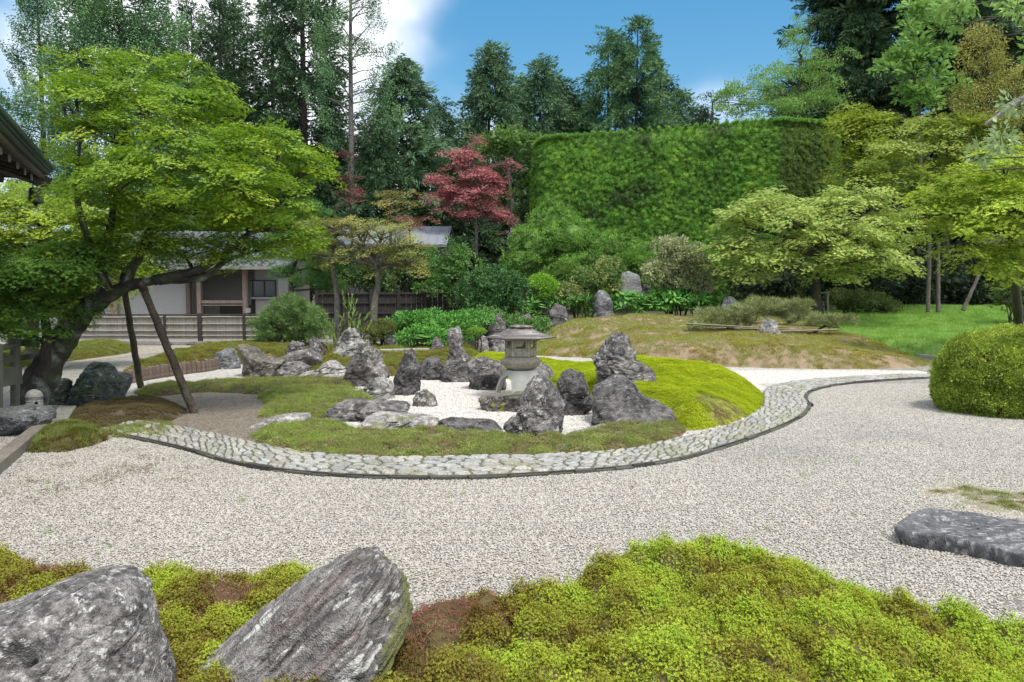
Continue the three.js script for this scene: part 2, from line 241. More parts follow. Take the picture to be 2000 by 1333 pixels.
const barkAt = (base, dark, mossy = 0, pale = 0) => (p) => { const n = 0.5 + 0.6 * fbm(p.x * 4, p.y * 2.4, p.z * 4, 4); let c = mix3(dark, base, clamp(n, 0, 1)); const m = smoothstep(fbm(p.x * 2.2 + 5, p.y * 2.2, p.z * 2.2, 3), 0.25 - mossy, 0.42 - mossy); if (mossy) c = mix3(c, [0.06, 0.085, 0.03], m); return pale ? mix3(c, [0.27, 0.3, 0.25], 0.85 * smoothstep(fbm(p.x * 5 + 9, p.y * 4, p.z * 5, 4), 0.3 - pale, 0.4 - pale)) : c; };
function bend(a, b, sag, n = 7) { const m = a.clone().lerp(b, 0.5).add(V(rr(-1, 1) * sag, rr(0.1, 1) * sag, rr(-1, 1) * sag)); return spline([a, m, b], n); }
const taper = (pts, a, b) => pts.map((_, k) => lerp(a, b, k / (pts.length - 1)));

/* a broadleaf tree. Photo points [x, y] at depth o.d give its trunk and the pads of its crown: o.trunk = [[x, y, dz]], o.pads = [[x, y, rx, ry, dz, density]] */
function tree(name, label, o) {
  setSeed(o.seed ?? Math.round(o.d * 31 + o.pads[0][0]));
  const k = o.d / F, tp = o.trunk.map(([x, y, dz = 0]) => D(x, y, o.d + dz)); if (o.foot !== undefined) tp[0].y = o.foot;
  const t = thing(name, tp[0].clone(), label, o.cat ?? 'tree', o.group), rel = (p) => p.clone().sub(t.position);
  const blobs = o.pads.map(([x, y, rx, ry, dz = 0, more = 1]) => [D(x, y, o.d + dz), rx * k, ry * k, (o.deep ?? 0.8) * rx * k, more]);
  const bark = barkAt(o.bark ?? [0.1, 0.085, 0.065], o.barkDark ?? [0.035, 0.03, 0.025], o.mossy ?? 0, o.lichen ?? 0), m = new MB(), path = spline(tp, 5 * tp.length);
  m.tube(path.map(rel), taper(path, o.r, o.r * (o.tipR ?? 0.35)), 10, bark, 0.28);
  const nodes = [...path]; for (const line of o.mains ?? []) { const q = spline(line.map(([x, y, dz = 0]) => D(x, y, o.d + dz)), 14); m.tube(q.map(rel), taper(q, o.r * 0.3, o.r * 0.08), 8, bark, 0.25); nodes.push(...q.slice(4)); }
  part('trunk', m.geo(), M.bark, t);
  const b = new MB(), lr = o.r * (o.limb ?? 0.4);
  for (const [c, rx, ry] of blobs) {                                          // a limb from the trunk into each pad, with twigs
    let best = path[0], bd = 1e9; for (const p of nodes.slice(Math.floor(path.length * 0.4))) { const q = p.distanceTo(c) + Math.max(0, p.y - c.y) * 2; if (q < bd) { bd = q; best = p; } }
    const pts = bend(best, c, 0.12 * best.distanceTo(c)); b.tube(pts.map(rel), taper(pts, lr, lr * 0.35), 6, bark, 0.2);
    for (let j = 0; j < (o.twigs ?? 4); j++) { const u = unit(); u.y = Math.abs(u.y) * 0.6 + 0.05; const s = pts[3 + (j % 4)], e = c.clone().add(V(u.x * rx * 0.85, u.y * ry * 0.8, u.z * rx * 0.7)), tw = bend(s, e, 0.1 * s.distanceTo(e), 5); b.tube(tw.map(rel), taper(tw, lr * 0.4, lr * 0.1), 5, bark); }
  }
  if (b.p.length) part('branches', b.geo(), M.bark, t).userData.kind = 'stuff';
  scatter('crown', K[o.leaf ?? 'maple'], o.mat ?? L.thin, t, crownSpots(blobs, { dens: 1.6, mode: 'layer', layers: 0, inner: 0.3, ...o, pads: 0 }));
  return t;
}
/* a conifer with whorled branches: apex at photo point (x, y), crown down to yb with half width w pixels there */
function conifer(name, label, o) {
  setSeed(o.seed ?? Math.round(o.x * 3 + o.d));
  const k = o.d / F, apex = D(o.x, o.y, o.d), low = D(o.x, o.yb, o.d), base = V(apex.x, groundY(apex.x, apex.z), apex.z), H = apex.y - low.y, R = o.w * k;
  const t = thing(name, base.clone(), label, 'tree', o.group), rel = (p) => p.clone().sub(t.position), m = new MB(), bark = barkAt(o.bark ?? [0.12, 0.095, 0.08], [0.04, 0.035, 0.03]);
  const tr = spline([base, V(base.x + rr(-0.2, 0.2), lerp(base.y, apex.y, 0.5), base.z), apex.clone().add(V(0, -0.2, 0))], 12); m.tube(tr.map(rel), taper(tr, o.r ?? 0.28, 0.03), 8, bark, 0.15); part('trunk', m.geo(), M.bark, t);
  const spots = [], b = new MB(), nb = o.nb ?? 150;
  for (let j = 0; j < nb; j++) {
    const f = Math.pow((j + rnd()) / nb, o.up ?? 1), a = j * 2.39996 + rr(-0.4, 0.4), len = R * Math.pow(1 - f, o.pw ?? 0.75) * rr(0.62, 1.12) + 0.12, y = lerp(low.y, apex.y, f);
    if (simplex(Math.cos(a) * 1.3 + o.x, f * (o.tier ?? 5), Math.sin(a) * 1.3) < (o.thr ?? -0.5)) continue;
    const dy = (o.droop ?? -0.25), p0 = V(apex.x, y, apex.z), dir = V(Math.cos(a), 0, Math.sin(a)), n = Math.max(2, Math.round(len / o.size * (o.per ?? 2.2)));
    if (o.limbs) { const e = p0.clone().addScaledVector(dir, len * 0.9).add(V(0, dy * len * 0.9, 0)), pts = bend(p0, e, 0.06 * len, 4); b.tube(pts.map(rel), taper(pts, 0.025 + len * 0.008, 0.01), 5, bark, 0, false); }
    for (let i = 0; i < n; i++) {
      const s = Math.sqrt(lerp(o.start ?? 0.12, 1, (i + rnd()) / n)), w = 0.16 * len * s, p = p0.clone().addScaledVector(dir, len * s).add(V(rr(-w, w), dy * len * s + (o.lift ?? 0) * len * s * s + rr(-0.25, 0.25) * o.size, rr(-w, w)));
      const d = dir.clone().add(V(rr(-0.5, 0.5), (o.tip ?? -0.3) + rr(-0.35, 0.35), rr(-0.5, 0.5))).normalize(), tn = 0.5 + 0.6 * simplex(p.x / 1.7, p.y / 1.7, p.z / 1.7) * 0.6 + rr(-0.22, 0.22) + (s - 0.7) * 0.3;
      spots.push({ p, d, s: o.size * rr(0.75, 1.25), c: pick(o.cols, tn).map((v) => v * (o.gain ?? 2.1)) });
    }
  }
  if (b.p.length) part('branches', b.geo(), M.bark, t).userData.kind = 'stuff';
  copiesMade += spots.length; scatter('crown', K[o.leaf ?? 'cedarFar'], L.needle, t, spots); return t;
}
/* a shrub: pads of leaves on short stems from the ground */
function shrub(name, label, o) {
  setSeed(o.seed ?? Math.round(o.d * 17 + o.pads[0][0]));
  const k = o.d / F, blobs = o.pads.map(([x, y, rx, ry, dz = 0, more = 1]) => [D(x, y, o.d + dz), rx * k, ry * k, (o.deep ?? 0.8) * rx * k, more]), c0 = blobs[0][0];
  const t = thing(name, V(c0.x, o.foot ?? groundY(c0.x, c0.z), c0.z), label, o.cat ?? 'shrub', o.group), rel = (p) => p.clone().sub(t.position), m = new MB(), bark = barkAt([0.1, 0.08, 0.06], [0.04, 0.035, 0.03]);
  for (const [c, rx, ry] of blobs) for (let j = 0; j < (o.stems ?? 4); j++) { const e = c.clone().add(V(rr(-0.6, 0.6) * rx, rr(-0.2, 0.5) * ry, rr(-0.6, 0.6) * rx * 0.7)), s = V(lerp(t.position.x, c.x, 0.7) + rr(-0.1, 0.1), t.position.y - 0.05, lerp(t.position.z, c.z, 0.7) + rr(-0.1, 0.1)), pts = bend(s, e, 0.1 * s.distanceTo(e), 5); m.tube(pts.map(rel), taper(pts, 0.03, 0.01), 5, bark, 0, false); }
  part('stem', m.geo(), M.bark, t);
  if (o.core ?? (o.mode ?? 'out') === 'out') { const cm = new MB(), q = o.core ?? 0.55; for (const [c, rx, ry, rz] of blobs) { const g = new THREE.IcosahedronGeometry(1, 3), P = g.attributes.position; for (let i = 0; i < P.count; i++) { const x = P.getX(i), y = P.getY(i), z = P.getZ(i), w = q * (1 + 0.2 * simplex(x * 2 + c.x, y * 2, z * 2)); P.setXYZ(i, x * w * rx, y * w * ry, z * w * rz); } g.computeVertexNormals(); const lf = pick(o.cols, 0.4); cm.add(g, lf, new THREE.Matrix4().setPosition(rel(c))); } part('inner_branches', cm.geo(), M.bark, t); }
  scatter('foliage', K[o.leaf ?? 'fine'], o.mat ?? L.mid, t, crownSpots(blobs, { mode: 'out', inner: 0.5, thr: -0.8, ...o, dens: (o.dens ?? 2.2) * (o.more ?? 1.7), pads: 0 }));
  return t;
}

// ---------- the setting: ground, gravel, moss and grass ----------
function groundY(x, z) {
  const d = -z, side = smoothstep(x, -7, 3), hill = smoothstep(d, 50, 120) * 9 * (0.6 + 0.4 * side), right = smoothstep(x, 11, 40) * smoothstep(d, 30, 60) * 6;
  return side * (smoothstep(d, 25, 34) * 1.0 + smoothstep(d, 34, 48) * 2.2) + hill + right + (d > 26 ? 0.15 * simplex(x / 6, 0, z / 6) : 0);
}
{
  const g = new THREE.PlaneGeometry(360, 300, 150, 130); g.rotateX(-Math.PI / 2); g.translate(0, 0, -110);
  const P = g.attributes.position, c = [], uv = [];
  for (let k = 0; k < P.count; k++) { const x = P.getX(k), z = P.getZ(k); P.setY(k, groundY(x, z) - 0.08); const n = 0.5 + 0.5 * fbm(x / 5, 1, z / 5, 3); c.push(...mix3([0.05, 0.06, 0.025], [0.1, 0.085, 0.05], n)); uv.push(x / 2, z / 2); }
  g.setAttribute('color', new THREE.Float32BufferAttribute(c, 3)); g.setAttribute('uv', new THREE.Float32BufferAttribute(uv, 2)); g.computeVertexNormals();
  top('ground', g, M.soil, 'dark leafy soil under the trees and shrubs', null, null, 'structure');
}
function sheet(name, label, mat, color, pts, y, cell, kind = 'structure', vary = 0.12) {          // a level sheet with the outline pts, finely divided so that its colour varies
  const sh = new THREE.Shape(pts.map((p) => new THREE.Vector2(p.x, -p.z))), g = new THREE.ShapeGeometry(sh), P = g.attributes.position, c = [], uv = [];
  g.rotateX(-Math.PI / 2);
  for (let k = 0; k < P.count; k++) { const x = P.getX(k), z = P.getZ(k); P.setY(k, y); const n = 1 + vary * fbm(x / 1.5, 2, z / 1.5, 3); c.push(color[0] * n, color[1] * n, color[2] * n); uv.push(x / 0.9, z / 0.9); }
  g.setAttribute('color', new THREE.Float32BufferAttribute(c, 3)); g.setAttribute('uv', new THREE.Float32BufferAttribute(uv, 2));
  return top(name, g, mat, label, null, null, kind);
}
const groundPts = (px) => px.map(([x, y]) => G(x, y));
const loop = (px, n = 90) => spline(groundPts(px), n, true).slice(0, n);
sheet('gravel_yard', 'pale grey gravel court round the rock island', M.gravel, [0.62, 0.61, 0.58], [V(-26, 0, 6), V(22, 0, 6), V(22, 0, -24), V(-3, 0, -24), V(-3, 0, -40), V(-26, 0, -40)], 0, 1);

// outline tests
function signed(pts) { return (x, z) => { let d = 1e9, inside = false; for (let i = 0, j = pts.length - 1; i < pts.length; j = i++) { const a = pts[i], b = pts[j], ex = b.x - a.x, ez = b.z - a.z, t = clamp(((x - a.x) * ex + (z - a.z) * ez) / (ex * ex + ez * ez), 0, 1), qx = a.x + ex * t - x, qz = a.z + ez * t - z; d = Math.min(d, qx * qx + qz * qz); if ((a.z > z) !== (b.z > z) && x < (b.x - a.x) * (z - a.z) / (b.z - a.z) + a.x) inside = !inside; } return inside ? Math.sqrt(d) : -Math.sqrt(d); }; }
const mounds = [];
/* a mound of moss or turf: outline o.px on the level ground, peaks [[x, y, height]], o.w the width of its flank */
function mound(name, label, o) {
  setSeed(o.seed ?? o.px[0][0] + 5);
  const pts = loop(o.px), sdf = signed(pts), peaks = (o.peaks ?? []).map(([x, y, h]) => [G(x, y), h]), xs = pts.map((p) => p.x), zs = pts.map((p) => p.z), e = 0.3;
  const x0 = Math.min(...xs) - e, x1 = Math.max(...xs) + e, z0 = Math.min(...zs) - e, z1 = Math.max(...zs) + e, fr = o.freq ?? 1.6;
  const hAt = (x, z) => {
    let s = sdf(x, z); s += (o.edge ?? 0.06) * fbm(x * 2.5, 7, z * 2.5, 3); if (s < 0) return s * 0.6;
    let H = o.h ?? 0; if (peaks.length) { let a = 0, b = 0; for (const [p, h] of peaks) { const w = 1 / (0.06 + (p.x - x) ** 2 + (p.z - z) ** 2) ** 1.2; a += w; b += w * h; } H = b / a; }
    const t = Math.min(1, s / o.w), f = 1 - (1 - t) ** 2; return f * H * (1 + (o.bump ?? 0.15) * fbm(x * fr, 3, z * fr, 3)) + t * (o.rough ?? 0.02) * fbm(x * 6, 5, z * 6, 2) + (o.cushion ?? 0) * t * (Math.sqrt(Math.abs(simplex(x * 1.7, 15, z * 1.7))) + 0.5 * Math.sqrt(Math.abs(simplex(x * 5.1, 25, z * 5.1))) - 0.6) + 0.012 * t;
  };
  const cell = o.cell, nx = Math.ceil((x1 - x0) / cell), nz = Math.ceil((z1 - z0) / cell), id = new Int32Array((nx + 1) * (nz + 1)).fill(-1), pos = [], c = [], uv = [], idx = [], hs = new Float32Array((nx + 1) * (nz + 1));
  for (let j = 0; j <= nz; j++) for (let i = 0; i <= nx; i++) hs[j * (nx + 1) + i] = hAt(x0 + i * cell, z0 + j * cell);
  const at = (i, j) => { const q = j * (nx + 1) + i; if (id[q] < 0) { const x = x0 + i * cell, z = z0 + j * cell; id[q] = pos.length / 3; pos.push(x, hs[q], z); c.push(...o.soil(x, z, hs[q])); uv.push(x / 0.5, z / 0.5); } return id[q]; };
  for (let j = 0; j < nz; j++) for (let i = 0; i < nx; i++) { const q = j * (nx + 1) + i; if (Math.max(hs[q], hs[q + 1], hs[q + nx + 1], hs[q + nx + 2]) < -0.03) continue; const a = at(i, j), b = at(i + 1, j), d = at(i, j + 1), f = at(i + 1, j + 1); idx.push(a, d, b, b, d, f); }
  const g = new THREE.BufferGeometry(); g.setAttribute('position', new THREE.Float32BufferAttribute(pos, 3)); g.setAttribute('color', new THREE.Float32BufferAttribute(c, 3)); g.setAttribute('uv', new THREE.Float32BufferAttribute(uv, 2)); g.setIndex(idx); g.computeVertexNormals();
  const t = thing(name, V(0, 0, 0), label, o.cat ?? 'moss', o.group, o.kind ?? 'stuff'); part('turf', g, M.soil, t);
  const cover = [];
  for (const k of o.cover ?? []) {
    const spots = [], n = Math.round((x1 - x0) * (z1 - z0) * k.per);
    for (let q = 0; q < n; q++) {
      const x = rr(x0, x1), z = rr(z0, z1), p = V(x, 0, z); if (!inView(V(x, 0.3, z), 0.15)) continue; const h = hAt(x, z); if (h < (k.low ?? 0.01)) continue;
      const nn = fbm(x * (k.f ?? 1.4), 11, z * (k.f ?? 1.4), 3) + (k.bias ? k.bias(x, z, h) : 0); if (k.only && !k.only(x, z, nn, h)) continue;
      p.y = h + (k.up ?? 0); const dx = (hAt(x + 0.04, z) - h) / 0.04, dz = (hAt(x, z + 0.04) - h) / 0.04;
      spots.push({ p, d: V(-dx * (k.lean ?? 0.7) + rr(-0.15, 0.15), 1, -dz * (k.lean ?? 0.7) + rr(-0.15, 0.15)).normalize(), s: k.s instanceof Array ? [k.s[0] * rr(0.8, 1.2), k.s[1] * rr(0.7, 1.3), k.s[0] * rr(0.8, 1.2)] : k.s * rr(0.75, 1.3), c: pick(k.cols, 0.5 + nn * (k.gain ?? 0.9) + rr(-0.18, 0.18)) });
    }
    copiesMade += spots.length; scatter(k.name ?? 'moss_cover', k.geo, k.mat ?? L.moss, t, spots);
  }
  mounds.push([x0, x1, z0, z1, hAt]); return { hAt, t };
}
const surface = (x, z) => { let h = 0; for (const [a, b, c, d, f] of mounds) if (x > a && x < b && z > c && z < d) h = Math.max(h, f(x, z)); return h; };
const soilOf = (a, b, f = 2) => (x, z) => mix3(a, b, clamp(0.5 + 0.7 * fbm(x * f, 4, z * f, 4), 0, 1));

// the flagged path round the island, its outer and inner borders as points on the photograph
const OUTER = groundPts([[205, 846], [300, 866], [380, 885], [450, 906], [560, 924], [700, 934], [900, 937], [1100, 927], [1220, 917], [1320, 902], [1400, 880], [1490, 850], [1560, 818], [1580, 795], [1572, 778], [1592, 763], [1650, 752], [1740, 744], [1860, 738], [2000, 734]]);
const INNER = groundPts([[255, 825], [340, 838], [420, 852], [485, 868], [600, 890], [740, 898], [900, 897], [1090, 893], [1220, 884], [1300, 868], [1390, 845], [1450, 826], [1488, 800], [1492, 783], [1492, 770], [1508, 757], [1570, 746], [1680, 738], [1830, 733], [2000, 730]]);
const NS = 400, outer = spline(OUTER, NS), inner = spline(INNER, NS);
const pathAt = (s, t) => { const q = clamp(s, 0, 1) * NS, k = Math.min(NS - 1, Math.floor(q)), f = q - k; return outer[k].clone().lerp(outer[k + 1], f).lerp(inner[k].clone().lerp(inner[k + 1], f), t); };
const PATH_Y = 0.05;
const island = [...inner.filter((_, k) => k % 5 === 0), ...groundPts([[1830, 729], [1500, 712], [1250, 690], [1000, 680], [800, 690], [600, 690], [425, 722], [240, 752], [180, 800]])];
sheet('white_gravel_bed', 'white gravel bed between the rocks of the island', M.gravel, [0.98, 0.98, 0.98], island, 0.006, 1);
const brownAt = signed(loop([[235, 832], [270, 790], [340, 764], [470, 762], [580, 768], [640, 800], [600, 840], [560, 870], [500, 872], [420, 858], [340, 846]], 60));
sheet('brown_gravel_patch', 'brownish gravel patch under the propped maple', M.gravel, [0.44, 0.39, 0.33], loop([[235, 832], [270, 790], [340, 764], [470, 762], [580, 768], [640, 800], [600, 840], [560, 870], [500, 872], [420, 858], [340, 846]], 60), 0.01, 1);
sheet('far_path', 'pale sandy path behind the moss at the fence', M.gravel, [0.72, 0.68, 0.6], groundPts([[60, 735], [180, 705], [330, 688], [470, 676], [560, 674], [560, 668], [380, 673], [120, 690], [-150, 720], [-150, 760]]), 0.008, 1);

// pebbles that the photograph lets one see: tiles of single small stones
{
  setSeed(21);
  const ico = new THREE.IcosahedronGeometry(1, 0), tileOf = (n, size) => { const m = new MB(), q = new THREE.Quaternion(); for (let k = 0; k < n; k++) { const s = size * rr(0.6, 1.35), t = rnd(), c0 = t < 0.6 ? [0.5, 0.48, 0.445] : t < 0.88 ? [0.42, 0.4, 0.365] : t < 0.95 ? [0.42, 0.37, 0.3] : [0.29, 0.275, 0.255], b = rr(0.85, 1.15); q.setFromEuler(new THREE.Euler(rr(-0.4, 0.4), rr(0, 6.28), rr(-0.4, 0.4))); m.add(ico, c0.map((v) => v * b), new THREE.Matrix4().compose(V(rr(-0.26, 0.26), s * rr(0.1, 0.5), rr(-0.26, 0.26)), q, V(s, s * 0.55, s * 0.75))); } return m.geo(); };
  const tiles = [0, 1, 2].map(() => tileOf(1450, 0.0082)), fineTiles = [0, 1].map(() => tileOf(900, 0.0095)), inIsland = signed(island), spots = tiles.map(() => []), white = fineTiles.map(() => []), out = signed([...outer.filter((_, k) => k % 5 === 0), ...groundPts([[2000, 722], [1500, 700], [600, 690], [200, 760]])]);
  for (let x = -9; x < 12; x += 0.5) for (let z = -3; z > -17.5; z -= 0.5) {
    const p = V(x, 0, z); if (!inView(p, 0.08)) continue; const s = inIsland(x, z), o = out(x, z);
    if (o < 0.3 && -z < 15) { p.y = 0.002; const v = 1 + 0.1 * fbm(x * 0.35, 9, z * 0.35, 3) + rr(-0.012, 0.012); spots[Math.floor(rnd() * 3)].push({ p, yaw: Math.floor(rnd() * 4) * Math.PI / 2, s: 1, c: [v, v, v * 0.985] }); }
    if (s > 0.1 && x > -5 && brownAt(x, z) < 0.25) { p.y = 0.006; const v = rr(1.5, 1.54); white[Math.floor(rnd() * 2)].push({ p, yaw: Math.floor(rnd() * 4) * Math.PI / 2, s: 1, c: [v, v, v * 1.04] }); }
  }
  const t = thing('gravel', V(0, 0, 0), 'loose pale grey pebbles of the open court', 'gravel', null, 'stuff'); tiles.forEach((g, k) => scatter('pebbles', g, M.pebble, t, spots[k]));
  const w = thing('white_gravel', V(0, 0, 0), 'loose white pebbles between the island rocks', 'gravel', null, 'stuff'); fineTiles.forEach((g, k) => scatter('pebbles', g, M.pebble, w, white[k]));
  console.log('tiles', spots.map((s) => s.length), white.map((s) => s.length));
}

// paving stones of the path
{
  setSeed(31);
  const path = thing('stone_path', V(0, 0, 0), 'curved path of pale flagstones round the moss and rock island', null, null, 'structure');
  const bed = new MB(), NB = 200; for (let k = 0; k <= NB; k++) for (let j = 0; j <= 4; j++) { const p = pathAt(k / NB, j / 4), n = clamp(0.5 + fbm(p.x * 1.6, 3, p.z * 1.6, 3), 0, 1); p.y = PATH_Y - 0.012; bed.vert(p, UPV, mix3([0.1, 0.095, 0.08], [0.12, 0.12, 0.05], n), p.x, p.z); }
  for (let k = 0; k < NB; k++) for (let j = 0; j < 4; j++) { const a = k * 5 + j; bed.i.push(a, a + 5, a + 1, a + 1, a + 5, a + 6); }
  const o = bed.p.length / 3; for (let k = 0; k <= NB; k++) { const p = pathAt(k / NB, 0); for (const y of [PATH_Y - 0.012, -0.02]) bed.vert(V(p.x, y, p.z), V(0, 0, 1), [0.05, 0.05, 0.045], p.x, y); } for (let k = 0; k < NB; k++) { const a = o + k * 2; bed.i.push(a, a + 1, a + 2, a + 2, a + 1, a + 3); }
  part('mortar_bed', bed.geo(), M.soil, path);
  // irregular stones: the cells round jittered seeds, along and across the path in metres
  const total = outer.reduce((s, p, k) => (k ? s + p.distanceTo(outer[k - 1]) : 0), 0), stones = [], WID = 0.92, seeds = [], clip = (poly, a, b, c) => { const out = []; poly.forEach((p, k) => { const q = poly[(k + 1) % poly.length], e = a * p[0] + b * p[1] - c, f = a * q[0] + b * q[1] - c; if (e <= 0) out.push(p); if (e * f < 0) { const t = e / (e - f); out.push([lerp(p[0], q[0], t), lerp(p[1], q[1], t)]); } }); return out; };
  for (let r = 0; r < 7; r++) for (let u = (r % 2) * 0.1; u < total; u += rr(0.14, 0.3)) seeds.push([u, (r + 0.5 + rr(-0.4, 0.4)) * WID / 7]);
  for (const [u, v] of seeds) {
    let poly = [[Math.max(0, u - 0.3), 0.01], [Math.min(total, u + 0.3), 0.01], [Math.min(total, u + 0.3), WID - 0.01], [Math.max(0, u - 0.3), WID - 0.01]];
    for (const [x, y] of seeds) if ((x !== u || y !== v) && Math.abs(x - u) < 0.62) { const a = (x - u) * 0.55, b = y - v; poly = clip(poly, a, b, a * (x + u) / 2 + b * (y + v) / 2); if (poly.length < 3) break; }
    if (poly.length < 3) continue; const ring = poly.map(([x, y]) => pathAt(x / total, y / WID)), c = ring.reduce((s, p) => s.add(p), V(0, 0, 0)).multiplyScalar(1 / ring.length); if (!inView(c, 0.1)) continue; let area = 0; poly.forEach((p, k) => { const q = poly[(k + 1) % poly.length]; area += p[0] * q[1] - q[0] * p[1]; }); if (Math.abs(area) < 0.005) continue;
    stones.push({ ring, c });
  }
  stones.sort((a, b) => b.c.z - a.c.z);
  const build = (m, { ring, c }) => {
    const y = PATH_Y + rr(-0.006, 0.008), moss = smoothstep(fbm(c.x * 1.1, 6, c.z * 1.1, 2), 0.12, 0.45), b = rr(0.75, 1.1), w = rr(-0.03, 0.03), base = mix3([0.56 * b + w, 0.555 * b, 0.53 * b - w], [0.34, 0.37, 0.2], moss * 0.55), tilt = [rr(-0.03, 0.03), rr(-0.03, 0.03)];
    const gap = 0.011, pts = [], R = ring.length; for (let k = 0; k < R; k++) { const p = ring[k], q = ring[(k + 1) % R]; pts.push(p.clone().lerp(q, 0.2), p.clone().lerp(q, 0.8)); }
    const inset = (p, g, yy) => { const d = c.clone().sub(p), l = Math.hypot(d.x, d.z); d.multiplyScalar(Math.min(0.8, g / l)); return V(p.x + d.x, yy + (p.x - c.x) * tilt[0] + (p.z - c.z) * tilt[1], p.z + d.z); };
    const tint = (p) => { const n = 1 + 0.22 * fbm(p.x * 9, y * 50, p.z * 9, 3); return base.map((v) => v * n); }, A = pts.map((p) => inset(p, gap, y - 0.05)), B = pts.map((p) => inset(p, gap + 0.004, y - 0.008)), E = pts.map((p) => inset(p, gap + 0.016, y));
    const out = (p) => V(p.x - c.x, 0, p.z - c.z).normalize(), n = pts.length, o1 = m.p.length / 3;
    A.forEach((p) => m.vert(p, out(p), tint(p), p.x * 2, p.z * 2)); B.forEach((p) => m.vert(p, out(p).add(V(0, 0.5, 0)).normalize(), tint(p), p.x * 2, p.z * 2)); E.forEach((p) => m.vert(p, V(0, 1, 0), tint(p), p.x * 2, p.z * 2)); const ctr = m.vert(V(c.x, y + 0.003, c.z), UPV, tint(c), c.x * 2, c.z * 2);
    for (let k = 0; k < n; k++) { const j = (k + 1) % n; m.i.push(o1 + k, o1 + j, o1 + n + k, o1 + j, o1 + n + j, o1 + n + k, o1 + n + k, o1 + n + j, o1 + 2 * n + k, o1 + n + j, o1 + 2 * n + j, o1 + 2 * n + k, o1 + 2 * n + k, o1 + 2 * n + j, ctr); }
    return m;
  };
  const rest = new MB(); stones.forEach((s, k) => { if (k < 300) part('paving_stone', build(new MB(), s).geo(), M.paving, path); else build(rest, s); });
  if (rest.p.length) part('paving_stones', rest.geo(), M.paving, path).userData.kind = 'stuff';
  console.log('paving stones', stones.length);
  // dark slates set on edge along the outside of the path
  let u = 0; const slates = [];
  while (u < 1) { const l = rr(0.22, 0.5) / total, a = pathAt(u, -0.02), b = pathAt(Math.min(1, u + l * 0.96), -0.02), h = rr(0.02, 0.05); a.y = b.y = h / 2 - 0.015 + rr(-0.008, 0.008); if (inView(a) && a.distanceTo(b) > 0.05) part('edging_slate', new MB().bar(a, b, rr(0.03, 0.06), h + 0.03, mix3([0.06, 0.06, 0.055], [0.14, 0.135, 0.115], rnd())).geo(), M.paving, path); u += l; }
}

// ---------- mounds ----------
const TONE = { hair: [[0.13, 0.055, 0.03], [0.22, 0.14, 0.04], [0.3, 0.28, 0.045], [0.38, 0.42, 0.05], [0.46, 0.54, 0.06], [0.42, 0.56, 0.06]], olive: [[0.24, 0.17, 0.09], [0.3, 0.27, 0.11], [0.36, 0.39, 0.12], [0.36, 0.47, 0.1]], bright: [[0.32, 0.4, 0.018], [0.42, 0.51, 0.02], [0.5, 0.58, 0.03]], dry: [[0.32, 0.27, 0.13], [0.35, 0.33, 0.12], [0.29, 0.33, 0.085], [0.33, 0.37, 0.095]], lawn: [[0.2, 0.34, 0.07], [0.28, 0.46, 0.09], [0.37, 0.54, 0.15]] };
const litter = { name: 'dry_moss', geo: K.litter, mat: L.moss, per: 800, s: 0.05, f: 1.2, up: 0.008, cols: [[0.22, 0.09, 0.07], [0.36, 0.2, 0.13], [0.46, 0.33, 0.2]] };
const hairOf = (o) => [{ geo: K.moss, per: 640, s: [0.055, 0.055], f: 1.5, up: 0.012, cols: TONE.hair, gain: 0.95, only: (x, z, n) => n > -0.36, ...o }, { ...litter, only: (x, z) => fbm(x * 1.5, 11, z * 1.5, 3) + (o?.bias?.(x, z) ?? 0) < -0.3 }];
const nearBank = mound('moss_bank', 'large yellow green haircap moss bank along the bottom of the court', { px: [[800, 1214], [890, 1206], [950, 1182], [1010, 1198], [1090, 1182], [1170, 1146], [1260, 1124], [1310, 1132], [1370, 1116], [1450, 1142], [1600, 1168], [1750, 1218], [1850, 1246], [2000, 1282], [2250, 1340], [2700, 1700], [500, 1700], [650, 1400], [700, 1290], [740, 1240]], peaks: [[800, 1270, 0.05], [960, 1235, 0.15], [1030, 1260, 0.12], [1120, 1230, 0.16], [1260, 1180, 0.21], [1370, 1180, 0.25], [1480, 1210, 0.2], [1620, 1240, 0.18], [1850, 1330, 0.14], [2050, 1380, 0.13], [1300, 1420, 0.22], [1650, 1450, 0.24], [1000, 1420, 0.14], [780, 1400, 0.08], [880, 1330, 0.05]], w: 0.3, cell: 0.025, bump: 0.2, freq: 1.9, rough: 0.03, cushion: 0.17, edge: 0.1, soil: soilOf([0.07, 0.05, 0.02], [0.13, 0.11, 0.03], 4), cover: hairOf({ bias: (x, z) => 0.26 + 0.1 * smoothstep(x, 0, 1.5) - 1.1 * Math.exp(-(((x + 0.4) / 0.26) ** 2) - ((z + 3.6) / 0.36) ** 2) }) });
mound('moss_bank', 'reddish brown and green moss between the two big near rocks', { px: [[-250, 1150], [-80, 1118], [0, 1112], [70, 1122], [110, 1150], [180, 1160], [300, 1150], [480, 1152], [600, 1142], [680, 1180], [720, 1300], [650, 1700], [-600, 1700]], peaks: [[0, 1160, 0.2], [-150, 1200, 0.2], [300, 1190, 0.13], [560, 1180, 0.13], [420, 1250, 0.12], [350, 1350, 0.1], [100, 1190, 0.16]], w: 0.3, cell: 0.025, bump: 0.2, rough: 0.03, cushion: 0.13, soil: soilOf([0.08, 0.04, 0.02], [0.14, 0.09, 0.035], 4), cover: hairOf({ bias: (x, z) => -0.12 + 0.5 * Math.exp(-(((x + 1.4) / 0.2) ** 2) - ((z + 3.5) / 0.3) ** 2) + 0.3 * Math.exp(-(((x + 1.75) / 0.3) ** 2) - ((z + 4.5) / 0.3) ** 2) }) });
